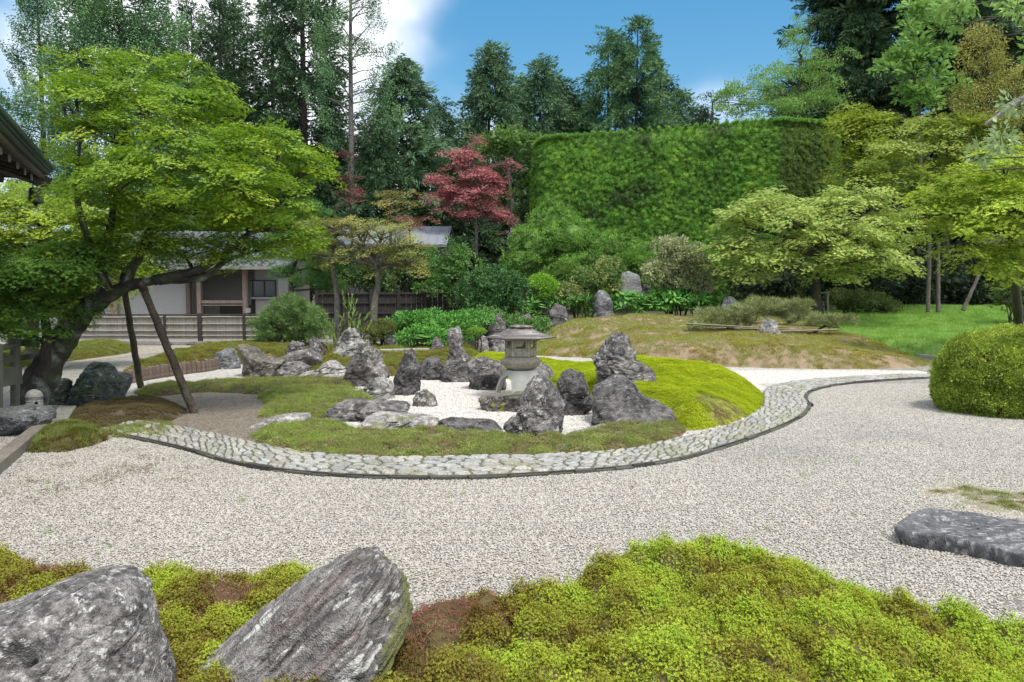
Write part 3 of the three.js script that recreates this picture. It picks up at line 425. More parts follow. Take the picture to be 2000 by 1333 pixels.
mound('moss_patch', 'thin moss patch in the gravel behind the flat dark stone', { px: [[1775, 945], [1850, 942], [1930, 950], [2060, 970], [2120, 1010], [2000, 1016], [1900, 1000], [1830, 985], [1800, 965]], h: 0.0, w: 0.3, cell: 0.05, edge: 0.25, rough: 0.012, soil: soilOf([0.2, 0.18, 0.1], [0.3, 0.27, 0.2], 5), cover: [{ geo: K.moss, per: 420, s: [0.045, 0.03], cols: [[0.2, 0.17, 0.04], [0.26, 0.26, 0.04], [0.2, 0.27, 0.04]], only: (x, z, n) => n > -0.12 }] });
mound('moss_mound', 'vivid yellow green moss mound with rocks at its foot', { px: [[1300, 826], [1345, 842], [1420, 831], [1480, 800], [1492, 784], [1480, 766], [1430, 748], [1330, 724], [1240, 713], [1160, 724], [1090, 718], [1000, 705], [930, 703], [915, 716], [980, 738], [1090, 775], [1160, 800], [1240, 825]], peaks: [[1280, 758, 0.52], [1210, 752, 0.38], [1370, 772, 0.42], [1440, 785, 0.26], [1150, 748, 0.12], [1080, 742, 0.14], [970, 716, 0.24], [1320, 800, 0.36]], w: 0.75, cell: 0.05, bump: 0.12, soil: soilOf([0.18, 0.19, 0.02], [0.3, 0.32, 0.02]), cover: [{ geo: K.moss, per: 520, s: [0.065, 0.05], f: 2, up: 0.01, gain: 1, cols: TONE.bright, only: (x, z) => ((x - 3.05) / 0.5) ** 2 + ((z + 10.35) / 0.5) ** 2 > 1 + 0.5 * simplex(x * 3, 1, z * 3) }, { name: 'bare_turf', geo: K.moss, per: 300, s: [0.06, 0.035], cols: TONE.olive, only: (x, z) => ((x - 3.05) / 0.5) ** 2 + ((z + 10.35) / 0.5) ** 2 < 1.2 }] });
const dryMound = mound('grassy_mound', 'low dry grassy mound with a pine trained over it', { cat: 'grass', px: [[1040, 694], [1160, 701], [1270, 712], [1440, 718], [1600, 722], [1760, 720], [1812, 714], [1780, 698], [1650, 676], [1500, 658], [1250, 652], [1120, 656], [1050, 672]], peaks: [[1250, 668, 0.97], [1110, 671, 0.78], [1180, 680, 0.75], [1430, 672, 0.9], [1450, 692, 0.62], [1600, 690, 0.52], [1740, 704, 0.18], [1300, 695, 0.5], [1100, 688, 0.25]], w: 1.3, cell: 0.12, bump: 0.08, rough: 0.05, edge: 0.12, soil: soilOf([0.22, 0.15, 0.1], [0.33, 0.25, 0.16]), cover: [{ name: 'dry_grass', geo: K.grass, per: 150, s: [0.12, 0.06], f: 0.7, cols: TONE.dry, gain: 0.9, bias: (x) => -0.16 * smoothstep(x, 5, 9), only: (x, z, n) => n > -0.38 }, { geo: K.moss, per: 130, s: [0.09, 0.06], f: 0.8, cols: [[0.16, 0.12, 0.03], [0.3, 0.28, 0.03], [0.42, 0.4, 0.03]], only: (x, z, n, h) => n > 0.05 && z > -24.5 }] });
mound('lawn', 'bright green grass slope behind the clipped azalea', { cat: 'grass', px: [[1540, 676], [1640, 690], [1780, 698], [1840, 704], [2000, 708], [2500, 712], [2700, 650], [2000, 646], [1600, 648], [1540, 660]], peaks: [[1620, 654, 0.95], [1800, 653, 1.16], [2050, 651, 1.18], [2300, 651, 1.2], [1650, 680, 0.4], [1800, 682, 0.42], [2000, 688, 0.4], [2300, 690, 0.4]], w: 0.9, cell: 0.25, bump: 0.06, edge: 0.1, soil: soilOf([0.16, 0.26, 0.05], [0.22, 0.36, 0.07]), cover: [{ name: 'grass_blades', geo: K.grass, per: 75, s: [0.17, 0.14], f: 1.3, cols: TONE.lawn, gain: 1.1, lean: 0.3 }] });
const oliveCover = (o = {}) => [{ geo: K.moss, per: 420, s: [0.07, 0.06], f: 2.6, up: 0.004, cols: TONE.olive, gain: 1.2, only: (x, z, n) => n > -0.22, ...o }, { name: 'grass_tufts', geo: K.grass, per: 260, s: [0.06, 0.07], f: 2.1, cols: [[0.2, 0.19, 0.07], [0.24, 0.28, 0.08], [0.28, 0.36, 0.09]], only: (x, z, n) => n > -0.15 }, { name: 'creeping_plants', geo: K.fine, mat: L.mid, per: 150, s: [0.05, 0.05], f: 2.4, cols: [[0.22, 0.13, 0.07], [0.3, 0.26, 0.1], [0.2, 0.32, 0.08], [0.33, 0.44, 0.1]], gain: 1.6, only: (x, z, n) => n > 0 }, { ...litter, per: 260, f: 2, only: (x, z, n) => n < -0.12 }];
const oliveSoil = soilOf([0.13, 0.1, 0.065], [0.24, 0.21, 0.13], 5);
mound('moss_bed', 'olive moss bed along the front of the island rocks', { px: [[492, 856], [540, 836], [600, 826], [660, 832], [720, 846], [860, 846], [985, 856], [1105, 856], [1180, 838], [1310, 822], [1345, 840], [1310, 866], [1220, 884], [1080, 893], [880, 897], [740, 898], [600, 889]], h: 0.05, w: 0.3, cell: 0.04, bump: 0.6, edge: 0.22, cushion: 0.05, soil: oliveSoil, cover: oliveCover({ bias: (x) => -0.12 * smoothstep(x, 0.2, 2) + 0.25 * smoothstep(-x, 1.2, 2.5) }) });
mound('moss_bed', 'green moss bed behind the flat white stones of the island', { px: [[512, 818], [520, 790], [505, 778], [560, 764], [640, 764], [700, 768], [730, 788], [660, 806], [640, 822], [590, 816], [550, 812]], h: 0.1, w: 0.3, cell: 0.05, bump: 0.5, soil: oliveSoil, cover: oliveCover({ bias: () => 0.18 }) });
mound('moss_strip', 'dark moss strip along the white gravel behind the leaning props', { px: [[262, 770], [310, 760], [420, 755], [520, 750], [600, 748], [680, 750], [690, 758], [600, 762], [520, 772], [400, 768], [300, 776]], h: 0.12, w: 0.3, cell: 0.06, bump: 0.4, soil: soilOf([0.04, 0.035, 0.02], [0.08, 0.07, 0.04]), cover: oliveCover({ bias: (x) => -0.15 - 0.2 * smoothstep(x, -5.5, -4) }) });
mound('moss_mound', 'brown mossy hump beside the dark boulder under the maple', { px: [[110, 832], [160, 805], [240, 792], [320, 790], [365, 806], [330, 824], [240, 832], [180, 838]], h: 0.16, w: 0.5, cell: 0.06, bump: 0.3, soil: soilOf([0.07, 0.055, 0.035], [0.13, 0.1, 0.06]), cover: oliveCover({ bias: () => 0, per: 420, cols: [[0.13, 0.095, 0.05], [0.18, 0.14, 0.065], [0.22, 0.2, 0.075]] }).slice(0, 1) });
mound('moss_mound', 'small green and rusty moss hump beside the timber kerb', { px: [[55, 884], [85, 846], [150, 836], [190, 842], [205, 862], [170, 876], [110, 886]], h: 0.12, w: 0.3, cell: 0.04, bump: 0.3, soil: soilOf([0.07, 0.05, 0.03], [0.12, 0.09, 0.04]), cover: oliveCover({ cols: [[0.14, 0.07, 0.03], [0.16, 0.14, 0.03], [0.14, 0.2, 0.03]] }) });
mound('moss_bed', 'thin moss spreading over the start of the flagstones', { px: [[190, 852], [220, 836], [300, 828], [345, 838], [330, 850], [300, 862], [240, 856]], h: 0.02, w: 0.3, cell: 0.06, edge: 0.2, bump: 0.3, soil: oliveSoil, cover: oliveCover({ per: 420 }) });
mound('moss_bed', 'yellowish moss bank behind the row of edging logs', { px: [[235, 752], [255, 728], [330, 706], [400, 690], [480, 684], [560, 690], [620, 702], [560, 712], [440, 712], [360, 722], [290, 738]], h: 0.3, w: 0.5, cell: 0.09, bump: 0.3, soil: soilOf([0.12, 0.1, 0.04], [0.2, 0.18, 0.06]), cover: oliveCover({ per: 300, s: [0.08, 0.06], cols: [[0.13, 0.11, 0.03], [0.22, 0.2, 0.03], [0.3, 0.28, 0.03]] }) });
mound('moss_bed', 'pale green moss bed in front of the reed fence', { px: [[-120, 712], [60, 694], [160, 680], [250, 678], [250, 690], [170, 702], [60, 716], [-60, 735]], h: 0.25, w: 0.8, cell: 0.12, bump: 0.3, soil: soilOf([0.14, 0.13, 0.04], [0.2, 0.2, 0.07]), cover: oliveCover({ per: 160, s: [0.1, 0.07], cols: [[0.15, 0.14, 0.03], [0.22, 0.23, 0.04], [0.26, 0.27, 0.04]] }) });
mound('moss_bed', 'mossy ground between the pointed rocks and the far kerb', { px: [[560, 700], [640, 688], [760, 690], [930, 690], [940, 702], [860, 722], [780, 735], [690, 738], [620, 728]], h: 0.22, w: 0.6, cell: 0.09, bump: 0.5, soil: soilOf([0.1, 0.08, 0.03], [0.18, 0.14, 0.05]), cover: oliveCover({ per: 260, s: [0.08, 0.06], cols: [[0.14, 0.09, 0.03], [0.24, 0.2, 0.03], [0.3, 0.3, 0.03]] }) });

{ // fallen leaves and twigs on the open gravel, thickest by the maple
  setSeed(77);
  const t = thing('fallen_leaves', V(0, 0, 0), 'scattered brown leaves and bits of twig on the gravel court', 'leaves', null, 'stuff'), spots = [], inner2 = signed(island);
  for (let k = 0; k < 5200; k++) { const far = rnd() < 0.6, p = far ? V(-4.4 + 1.6 * (rnd() + rnd() - 1), 0.02, -7.6 + 1.5 * (rnd() + rnd() - 1)) : V(rr(-7, 9), 0.02, rr(-14, -3.6)); if (!inView(p) || inner2(p.x, p.z) > -1.05 || fbm(p.x * 1.1, 3, p.z * 1.1, 3) < (far ? 0.02 : 0.22)) continue; spots.push({ p, d: V(rr(-0.4, 0.4), 1, rr(-0.4, 0.4)).normalize(), s: rr(0.014, 0.034), c: pick([[0.09, 0.05, 0.03], [0.2, 0.12, 0.06], [0.26, 0.22, 0.09]], rnd()) }); }
  const m = new MB(); leaf(m, V(0, 0, 0), V(1, 0.1, 0.1).normalize(), V(0, 0, 1), 1, 0.6, [1, 1, 1]); leaf(m, V(0.6, 0, 0.9), V(-0.5, 0.2, 0.8).normalize(), V(0.8, 0, 0.5).normalize(), 1.1, 0.25, [0.8, 0.8, 0.8]); const g = m.geo(); g.deleteAttribute('normal'); scatter('leaves', g, L.mid, t, spots);
  const w = thing('weeds', V(0, 0, 0), 'tiny green weeds sprouting here and there in the gravel', 'weeds', null, 'stuff'), ws = []; for (let k = 0; k < 60; k++) { const p = V(rr(-6, 8), 0.01, rr(-12, -4.2)); if (inner2(p.x, p.z) > -1.1 || !inView(p)) continue; ws.push({ p, s: rr(0.03, 0.06), c: [0.24, 0.36, 0.08] }); } scatter('sprouts', K.grass, L.moss, w, ws);
}

// ---------- rocks ----------
const STONE = {
  grey: { a: [0.235, 0.222, 0.215], b: [0.05, 0.047, 0.046], lichen: 0.4 }, dark: { a: [0.145, 0.138, 0.136], b: [0.035, 0.033, 0.033], lichen: 0.5 }, pale: { a: [0.4, 0.39, 0.37], b: [0.12, 0.115, 0.11], lichen: 0.22 },
  brown: { a: [0.2, 0.18, 0.155], b: [0.07, 0.06, 0.052], lichen: 0.42 }, white: { a: [0.5, 0.49, 0.47], b: [0.18, 0.17, 0.16], lichen: 0.3 }, mossy: { a: [0.1, 0.12, 0.1], b: [0.03, 0.04, 0.034], lichen: 0.5, moss: 0.1 }, tablet: { a: [0.36, 0.37, 0.38], b: [0.2, 0.21, 0.215], lichen: 0.5 }, blue: { a: [0.2, 0.215, 0.225], b: [0.08, 0.085, 0.09], lichen: 0.45 },
};
/* a rock: silhouette o.px on the photograph (from its left foot over the top to its right foot), standing at depth o.d, or where its foot o.by meets level ground */
function rock(label, o) {
  setSeed(o.seed ?? Math.round(o.px[0][0] * 7 + o.px[0][1]));
  const xs = o.px.map((p) => p[0]), ys = o.px.map((p) => p[1]), xa = Math.min(...xs), xb = Math.max(...xs), ya = Math.min(...ys), cx = (xa + xb) / 2, by = o.by ?? Math.max(...ys), st = STONE[o.st ?? 'grey'];
  let d = o.d, W, T; const dk = o.dk ?? 0.75; if (d === undefined) { const df = -G(cx, by).z; T = (xb - xa) * df / F * dk; d = df + T * 0.42; if (o.by0 !== undefined) d = o.by0; }
  const k = d / F; W = (xb - xa) * k; T = W * dk; const base = D(cx, by, d); if (o.d === undefined) base.y = 0; const Hh = (by - ya) * k, bury = o.bury ?? 0.12 + 0.06 * Hh;
  const nA = clamp(Math.round((xb - xa) * (o.res ?? 1.1)), 40, o.max ?? 190), nT = clamp(Math.round((by - ya) * (o.res ?? 1.1)), 28, o.max ?? 170), open = [...o.px];
  const span = (py) => { let l = 1e9, r = -1e9; for (let i = 0; i < open.length; i++) { const a = open[i], b = open[(i + 1) % open.length]; if ((a[1] - py) * (b[1] - py) <= 0 && a[1] !== b[1]) { const x = a[0] + (py - a[1]) / (b[1] - a[1]) * (b[0] - a[0]); l = Math.min(l, x); r = Math.max(r, x); } } return l > r ? null : [l, r]; };
  const yLow = Math.min(open[0][1], open[open.length - 1][1]) - 1, pos = [], s0 = rr(-50, 50), hwMax = W / 2, cutP = [];
  for (let q = 0; q < (o.cuts ?? 26); q++) { const u = unit(); u.z = u.z * 1.2 + 0.35; u.y *= 0.75; u.normalize(); cutP.push([u, rr(0.8, 0.97)]); }
  const ex = 2 / (o.sq ?? 2.5), sg = (v) => Math.sign(v) * Math.pow(Math.abs(v), ex);
  for (let t = 0; t <= nT; t++) {
    const f = t / nT, ff = 1 - (1 - f) ** 1.35, Y = lerp(-bury, Hh, ff), py = Math.max(ya + 0.4, Math.min(by - Y / k, yLow)), sp = span(py) ?? [cx, cx + 1];
    const x0 = (sp[0] - cx) * k, x1 = (sp[1] - cx) * k, hw = Math.max(0.004, (x1 - x0) / 2), mx = (x0 + x1) / 2, hz = T / 2 * lerp(0.4, 1, Math.pow(hw / hwMax, 0.8)) * (o.flatTop ? lerp(1, 0.7, ff) : 1), zs = -(o.lean ?? 0.14) * Math.max(0, Y);
    for (let j = 0; j < nA; j++) { const a = j / nA * Math.PI * 2; pos.push(V(mx + hw * sg(Math.cos(a)), Y, zs + hz * sg(Math.sin(a)))); }
  }
  const topAt = pos.slice(-nA).reduce((s, p) => s.add(p), V(0, 0, 0)).multiplyScalar(1 / nA); pos.push(topAt);
  const mid = V(0, Hh * 0.4, 0), big = Math.max(W, Hh), amp = (o.amp ?? 0.075) * Math.min(big, 1.6), strata = o.strata ? V(...o.strata).normalize() : null, half = V(W / 2, Hh * 0.62, T / 2);
  const spin = new THREE.Quaternion().setFromEuler(new THREE.Euler(rr(0, 6), rr(0, 6), rr(0, 6))), seedsOf = (n, ext, sl) => Array.from({ length: n }, () => [rr(-1, 1) * ext, rr(-1, 1) * ext, rr(-1, 1) * ext, rr(0, 0.06) * ext, rr(-sl, sl), rr(-sl, sl), rr(-sl, sl)]), bigF = seedsOf(70, big * 0.8, 0.3).map((f) => [f[0], f[1], f[2], f[3] * 0.4, f[4] * 0.35, f[5] * 0.35, f[6] * 0.35]), smallF = seedsOf(Math.round(220 * Math.min(2, big)), big * 0.75, 0.28).map((f) => [f[0], f[1], f[2], f[3] * 0.2, f[4], f[5], f[6]]);
  const warp = o.warp ?? 1; for (const c of cutP) { let m = 0; for (const p of pos) m = Math.max(m, c[0].x * p.x + c[0].y * (p.y - mid.y) + c[0].z * p.z); c[1] *= m; }
  const moves = [];
  for (const p of pos) {
    for (const [n, dd] of cutP) { const e = n.x * p.x + n.y * (p.y - mid.y) + n.z * p.z - dd; if (e > 0) { p.x -= n.x * e * 0.4; p.y -= n.y * e * 0.35; p.z -= n.z * e * 0.95; } }
    const out = p.clone().sub(mid); out.y *= 0.6; out.normalize(); const q = p.clone().addScalar(s0).multiplyScalar(1.6 / Math.pow(big, 0.6));
    const r = p.clone().applyQuaternion(spin), env = (S, sc2) => { let m = 9; for (const f of S) { const dx = r.x - f[0], dy = r.y - f[1], dz = r.z - f[2]; m = Math.min(m, f[3] + (f[4] * dx + f[5] * dy + f[6] * dz) + (dx * dx + dy * dy + dz * dz) / sc2); } return m; };
    let h = (o.facet ?? 1) * (0.24 * big * env(bigF, big * 0.32) / 0.5 + 0.3 * env(smallF, 0.22 * Math.sqrt(big))) + amp * 0.5 * fbm(q.x * 1.3, q.y * 1.3, q.z * 1.3, 5) + (o.fine ?? 0.014) * (fbm(p.x * 11 + s0, p.y * 11, p.z * 11, 3) + 0.6 * ridge(p.x * 17 + s0, p.y * 17, p.z * 17, 2));
    const cr = simplex(r.x * 2.2 / big + 0.4 * q.z, r.y * 1.1 / big, r.z * 2.2 / big + s0), cr2 = simplex(r.x * 4 / big, r.y * 2.2 / big + 7, r.z * 4 / big + s0); h -= amp * (o.crack ?? 0.5) * (Math.max(0, 1 - 11 * Math.abs(cr)) + 0.7 * Math.max(0, 1 - 10 * Math.abs(cr2)));
    if (strata) { const v = strata.dot(p) * (o.sf ?? 9) + 1.3 * fbm(q.x * 0.8, q.y * 0.8, q.z * 0.8, 3) * warp, w = v - Math.floor(v); h += (o.sa ?? 0.03) * (smoothstep(w, 0, 0.75) - smoothstep(w, 0.85, 1)) + (o.sa ?? 0.03) * 0.4 * simplex(strata.dot(p) * (o.sf ?? 9) * 3, q.y, q.z); }
    for (const [hx, hy, hr, hd] of o.hollows ?? []) { const X = (hx - cx) * k, Y = (by - hy) * k, R = hr * k, e = ((p.x - X) ** 2 + ((p.y - Y) * 1.6) ** 2) / (R * R); if (p.z > -T * 0.1) h -= hd * Math.exp(-e); }
    moves.push([out, h]);
  }
  const mean = moves.reduce((s, m) => s + m[1], 0) / moves.length; pos.forEach((p, i) => p.addScaledVector(moves[i][0], (moves[i][1] - mean - (o.shrink ?? -0.012 * big)) * (o.keep ? 0.7 : 0.95)));
  if (!o.keep) { let hi = 0, l = 0, r = 0; for (const p of pos) if (p.y > -0.02) { hi = Math.max(hi, p.y); l = Math.min(l, p.x); r = Math.max(r, p.x); } const want = o.d === undefined ? Math.max(0.05, D(cx, ya, d + (o.lean ?? 0.14) * Hh * 0.7).y) : Hh, fx = W / (r - l), fy = want / hi, sh = -(l + r) / 2; for (const p of pos) { p.x = (p.x + sh) * fx; if (p.y > 0) p.y *= fy; } }   // its outline keeps the height and breadth of the stone
  const idx = [], top = pos.length - 1; for (let t = 0; t < nT; t++) for (let j = 0; j < nA; j++) { const a = t * nA + j, b = t * nA + (j + 1) % nA; idx.push(a, a + nA, b, b, a + nA, b + nA); } for (let j = 0; j < nA; j++) idx.push(nT * nA + j, top, nT * nA + (j + 1) % nA);
  const g = new THREE.BufferGeometry().setFromPoints(pos); g.setIndex(idx); g.computeVertexNormals();
  const N = g.attributes.normal, tint = [], sc = o.cs ?? 1;
  for (let i = 0; i < pos.length; i++) {
    const p = pos[i], q = p.clone().addScalar(s0); if (o.axis) q.addScaledVector(o.axis, -0.85 * o.axis.dot(p)); const n1 = fbm(q.x * 2.2 * sc, q.y * 2.2 * sc, q.z * 2.2 * sc, 4), n2 = fbm(q.x * 9 * sc, q.y * 9 * sc, q.z * 9 * sc, 3), vein = Math.pow(clamp(1 - Math.abs(simplex(q.x * 3 * sc + n1 * 2, q.y * 3 * sc, q.z * 3 * sc)) * 7, 0, 1), 2);
    let c = mix3(st.b, st.a, clamp(0.45 + (1.0 * n1 + 1.1 * n2) * (o.con ?? 1), 0, 1.2)); c = mix3(c, [0.42, 0.41, 0.4], vein * 0.45);
    if (strata) { const v = strata.dot(p) * (o.sf ?? 9) * 2.2 + 2 * n1; c = c.map((x) => x * (1 + 0.35 * simplex(v, n1, 4.4))); }
    const ls = o.ls ?? 1, li = 0.8 * fbm(q.x * 4.5 * sc * ls, q.y * 4.5 * sc * ls, q.z * 4.5 * sc * ls, 5) + 0.5 * fbm(q.x * 24 * ls, q.y * 24 * ls, q.z * 24 * ls, 3); c = mix3(c, [0.5, 0.51, 0.49], 0.8 * smoothstep(li, (o.lichen ?? st.lichen) - 0.06, (o.lichen ?? st.lichen) + 0.07));
    const mo = o.moss ?? st.moss; if (mo !== undefined) { const m = smoothstep(fbm(q.x * 2.5, q.y * 2.5, q.z * 2.5, 4) + 0.35 * N.getY(i) + (o.mossAt ? o.mossAt(p) : 0), 0.5 - mo, 0.68 - mo); c = mix3(c, o.mossC ?? [0.07, 0.1, 0.025], m * 0.9); }
    if (o.dye) c = o.dye(c, p, q); tint.push(c[0], c[1], c[2]);
  }
  g.setAttribute('color', new THREE.Float32BufferAttribute(tint, 3));
  const ng = g.toNonIndexed(), P = ng.attributes.position, uv = new Float32Array(P.count * 2), e1 = V(0, 0, 0), e2 = V(0, 0, 0), A = V(0, 0, 0), B = V(0, 0, 0), Cc = V(0, 0, 0), us = o.uv ?? 1.4;
  for (let i = 0; i < P.count; i += 3) { A.fromBufferAttribute(P, i); B.fromBufferAttribute(P, i + 1); Cc.fromBufferAttribute(P, i + 2); e1.subVectors(B, A); e2.subVectors(Cc, A); const n = e1.cross(e2), ax = Math.abs(n.x), ay = Math.abs(n.y), az = Math.abs(n.z); [A, B, Cc].forEach((p, j) => { const [u, v] = ax > ay && ax > az ? [p.z, p.y] : ay > az ? [p.x, p.z] : [p.x, p.y]; uv[(i + j) * 2] = u * us + s0; uv[(i + j) * 2 + 1] = v * us; }); }
  ng.setAttribute('uv', new THREE.Float32BufferAttribute(uv, 2));
  const m = new THREE.Mesh(ng, o.mat ?? M.rock); m.name = numbered(o.name ?? 'rock'); m.castShadow = m.receiveShadow = true; m.position.copy(base); scene.add(m); tag(m, label, o.cat ?? 'rock', o.group); return { m, base, k, Hh, T, W };
}
rock('large dark sloping rock with a pale speck at the foot of the bright moss mound', { px: [[1150, 836], [1152, 815], [1165, 788], [1195, 748], [1208, 736], [1226, 731], [1258, 748], [1290, 776], [1312, 794], [1318, 810], [1306, 822], [1270, 828], [1250, 836]], st: 'dark', dk: 0.7, amp: 0.05, lean: 0.45, lichen: 0.56 });
rock('tallest rock, steep with wavy ledges, behind the dark sloping rock', { px: [[1158, 800], [1157, 760], [1158, 704], [1172, 688], [1184, 664], [1194, 652], [1214, 648], [1226, 654], [1236, 682], [1244, 702], [1262, 714], [1279, 732], [1281, 752], [1262, 776], [1258, 800]], by: 796, st: 'grey', strata: [0.25, 1, 0.2], sf: 5, sa: 0.03, warp: 1.2, facet: 0.5, dk: 0.85, lean: 0.1 });
rock('dark upright rock between the lantern and the sloping rock', { px: [[1086, 812], [1080, 775], [1090, 738], [1100, 724], [1120, 721], [1136, 730], [1150, 746], [1161, 760], [1164, 790], [1150, 814]], st: 'dark', dk: 0.8, lichen: 0.6 });
rock('big rounded mottled rock in front of the stone lantern', { px: [[984, 858], [982, 826], [990, 806], [988, 782], [1000, 758], [1020, 742], [1042, 737], [1060, 744], [1076, 764], [1092, 782], [1104, 816], [1105, 842], [1092, 858]], st: 'grey', dk: 0.85, sq: 2.8, lichen: 0.34, amp: 0.09 });
rock('grey sloping rock just behind the lantern legs', { px: [[1030, 790], [1036, 740], [1046, 712], [1060, 706], [1078, 722], [1092, 744], [1096, 790]], d: 14.2, by: 775, dk: 0.8 });
const seatRock = rock('low flat topped brown rock carrying the stone lantern', { px: [[936, 808], [934, 784], [937, 770], [950, 766], [990, 765], [1060, 764], [1072, 775], [1068, 806]], st: 'brown', dk: 0.85, sq: 3.2, lean: 0.02, amp: 0.05, moss: 0.05, mossC: [0.2, 0.24, 0.02], flatTop: true });
rock('rounded grey rock with flat dark face behind the white gravel and left of the lantern', { px: [[916, 760], [912, 738], [914, 708], [924, 696], [942, 694], [956, 704], [976, 712], [988, 722], [990, 764]], by: 764, st: 'grey', dk: 0.8 });
rock('tall square shouldered rock stacked above a lower dark rock', { px: [[866, 730], [870, 695], [872, 660], [876, 644], [896, 637], [908, 648], [916, 676], [920, 700], [916, 730]], d: 17.2, by: 722, st: 'grey', dk: 0.8, strata: [1, 0.1, 0.1], sf: 5, sa: 0.03 });
rock('dark angular rock under the square shouldered rock', { px: [[858, 748], [862, 722], [872, 706], [900, 703], [916, 714], [922, 748]], by: 748, st: 'dark', dk: 0.9 });
rock('dark blocky rock beside the pointed dark rock at the back of the white gravel', { px: [[816, 742], [820, 712], [830, 698], [856, 698], [870, 712], [868, 744]], by: 744, st: 'dark', dk: 0.9 });
rock('pointed dark rock standing alone at the edge of the white gravel', { px: [[766, 772], [766, 746], [774, 716], [780, 700], [790, 688], [803, 680], [812, 690], [818, 712], [826, 738], [824, 766], [800, 774]], by: 774, st: 'dark', dk: 0.75, lichen: 0.45 });
rock('tall peaked rock with shade painted on its left face and light on its right flank', { px: [[672, 760], [674, 738], [684, 704], [694, 688], [704, 670], [718, 672], [730, 686], [748, 708], [764, 730], [764, 758]], by: 757, dk: 0.7, st: 'grey', dye: (c, p) => { const t = smoothstep(p.x + 0.25 * p.y + 0.12 * simplex(p.x * 5, p.y * 5, 1), 0.02, 0.2); return mix3(c.map((v) => v * 0.5), [c[0] * 1.25, c[1] * 1.25, c[2] * 1.2], t); } });  // dye puts side shade and sunlight into the stone colour
rock('rough pale and black rock at the foot of the peaked rock', { px: [[704, 782], [712, 762], [726, 744], [742, 735], [758, 744], [770, 764], [774, 784]], by: 782, st: 'pale', dk: 0.8, lichen: 0.2, amp: 0.12 });
rock('small pyramid rock alone in the white gravel', { px: [[804, 796], [808, 782], [818, 768], [826, 760], [838, 766], [848, 780], [857, 794]], by: 796, st: 'brown', lichen: 0.25, dk: 0.8 });
rock('wide flat layered rock slab between moss and white gravel', { px: [[632, 826], [642, 808], [668, 792], [690, 782], [740, 778], [776, 782], [798, 796], [796, 808], [760, 820], [720, 828]], by: 829, st: 'grey', dk: 0.62, strata: [0.15, 1, 0.5], sf: 11, sa: 0.03, lean: 0.9, sq: 3 });
rock('long low whitish rock with a mossy hollow at the front of the island', { px: [[692, 848], [694, 826], [700, 814], [750, 806], [800, 808], [842, 816], [862, 832], [866, 850]], by: 848, st: 'white', dk: 0.55, lean: 0.7, sq: 3, moss: -0.05, mossC: [0.2, 0.22, 0.03], amp: 0.1 });
rock('dark smooth humped rock beside the long whitish rock', { px: [[826, 850], [842, 836], [866, 824], [890, 812], [916, 814], [950, 818], [966, 828], [984, 848]], by: 850, st: 'dark', dk: 0.6, lean: 0.6, amp: 0.05, lichen: 0.62 });
rock('flat white stone lying in the moss beside the brown gravel', { px: [[484, 842], [496, 828], [530, 812], [560, 808], [590, 812], [598, 822], [560, 834], [520, 842]], by: 842, st: 'white', dk: 0.6, lean: 1.4, sq: 3, bury: 0.1 });
rock('small flat white stone behind the flat white stone in the moss', { px: [[578, 812], [592, 800], [616, 797], [632, 800], [626, 810], [600, 815]], by: 815, st: 'white', dk: 0.7, lean: 1.2 });
rock('big tan grey boulder leaning over the end of the white gravel stream', { px: [[468, 722], [464, 698], [468, 678], [482, 671], [500, 674], [516, 690], [538, 700], [556, 708], [552, 728], [536, 740], [500, 738]], by: 739, st: 'brown', dk: 0.8, lichen: 0.5, moss: 0.02, mossC: [0.2, 0.19, 0.07] });
rock('rounded dark green grey rock at the end of the edging logs', { px: [[420, 722], [420, 698], [426, 684], [444, 680], [462, 684], [470, 700], [470, 722]], by: 722, st: 'blue', dk: 0.9 });
rock('purplish grey rock lying beside the tan boulder', { px: [[534, 740], [540, 720], [552, 708], [580, 706], [600, 714], [604, 730], [592, 740]], by: 740, dk: 0.8, st: 'grey' });
rock('low purplish rock shelf behind the tan boulder', { px: [[540, 714], [560, 694], [590, 684], [622, 680], [634, 692], [630, 712]], d: 17.6, by: 716, dk: 0.8, st: 'grey' });
rock('wrinkled round rock in front of the pine shrub', { px: [[556, 694], [562, 672], [574, 664], [592, 668], [600, 684], [598, 698]], d: 19, by: 700, dk: 0.9, st: 'grey', strata: [0.6, 0.8, 0], sf: 12, sa: 0.025 });
rock('dark jagged rock beside the wrinkled round rock', { px: [[594, 696], [600, 666], [612, 657], [624, 664], [633, 690], [634, 704]], d: 18.6, by: 704, dk: 0.8, st: 'dark', lichen: 0.35 });
rock('low cluster like white and black rock in the middle of the island', { px: [[582, 740], [600, 724], [618, 716], [640, 704], [656, 706], [678, 716], [678, 738]], by: 741, st: 'white', dk: 0.6, amp: 0.16, lichen: 0.3 });
rock('pointed creamy grey rock behind the peaked rock', { px: [[650, 694], [652, 668], [664, 648], [680, 639], [694, 642], [706, 656], [718, 672], [722, 694]], d: 18.5, by: 694, st: 'pale', dk: 0.8, amp: 0.12 });
rock('flat slab at the edge of the dark moss strip', { px: [[580, 752], [590, 744], [630, 738], [642, 744], [636, 752]], by: 752, st: 'pale', dk: 0.7, lean: 1 });
rock('thin whitish slab between the moss strip and the peaked rock', { px: [[640, 752], [650, 744], [674, 740], [686, 746], [680, 753]], by: 753, st: 'white', dk: 0.8, lean: 1 });
rock('low white stone at the end of the dark moss strip', { px: [[546, 764], [556, 756], [590, 752], [600, 758], [590, 764]], by: 764, st: 'white', dk: 0.7, lean: 1 });
rock('small pale rock tucked under the left face of the peaked rock', { px: [[668, 778], [674, 766], [700, 760], [714, 768], [710, 778]], by: 778, st: 'pale', dk: 0.8 });
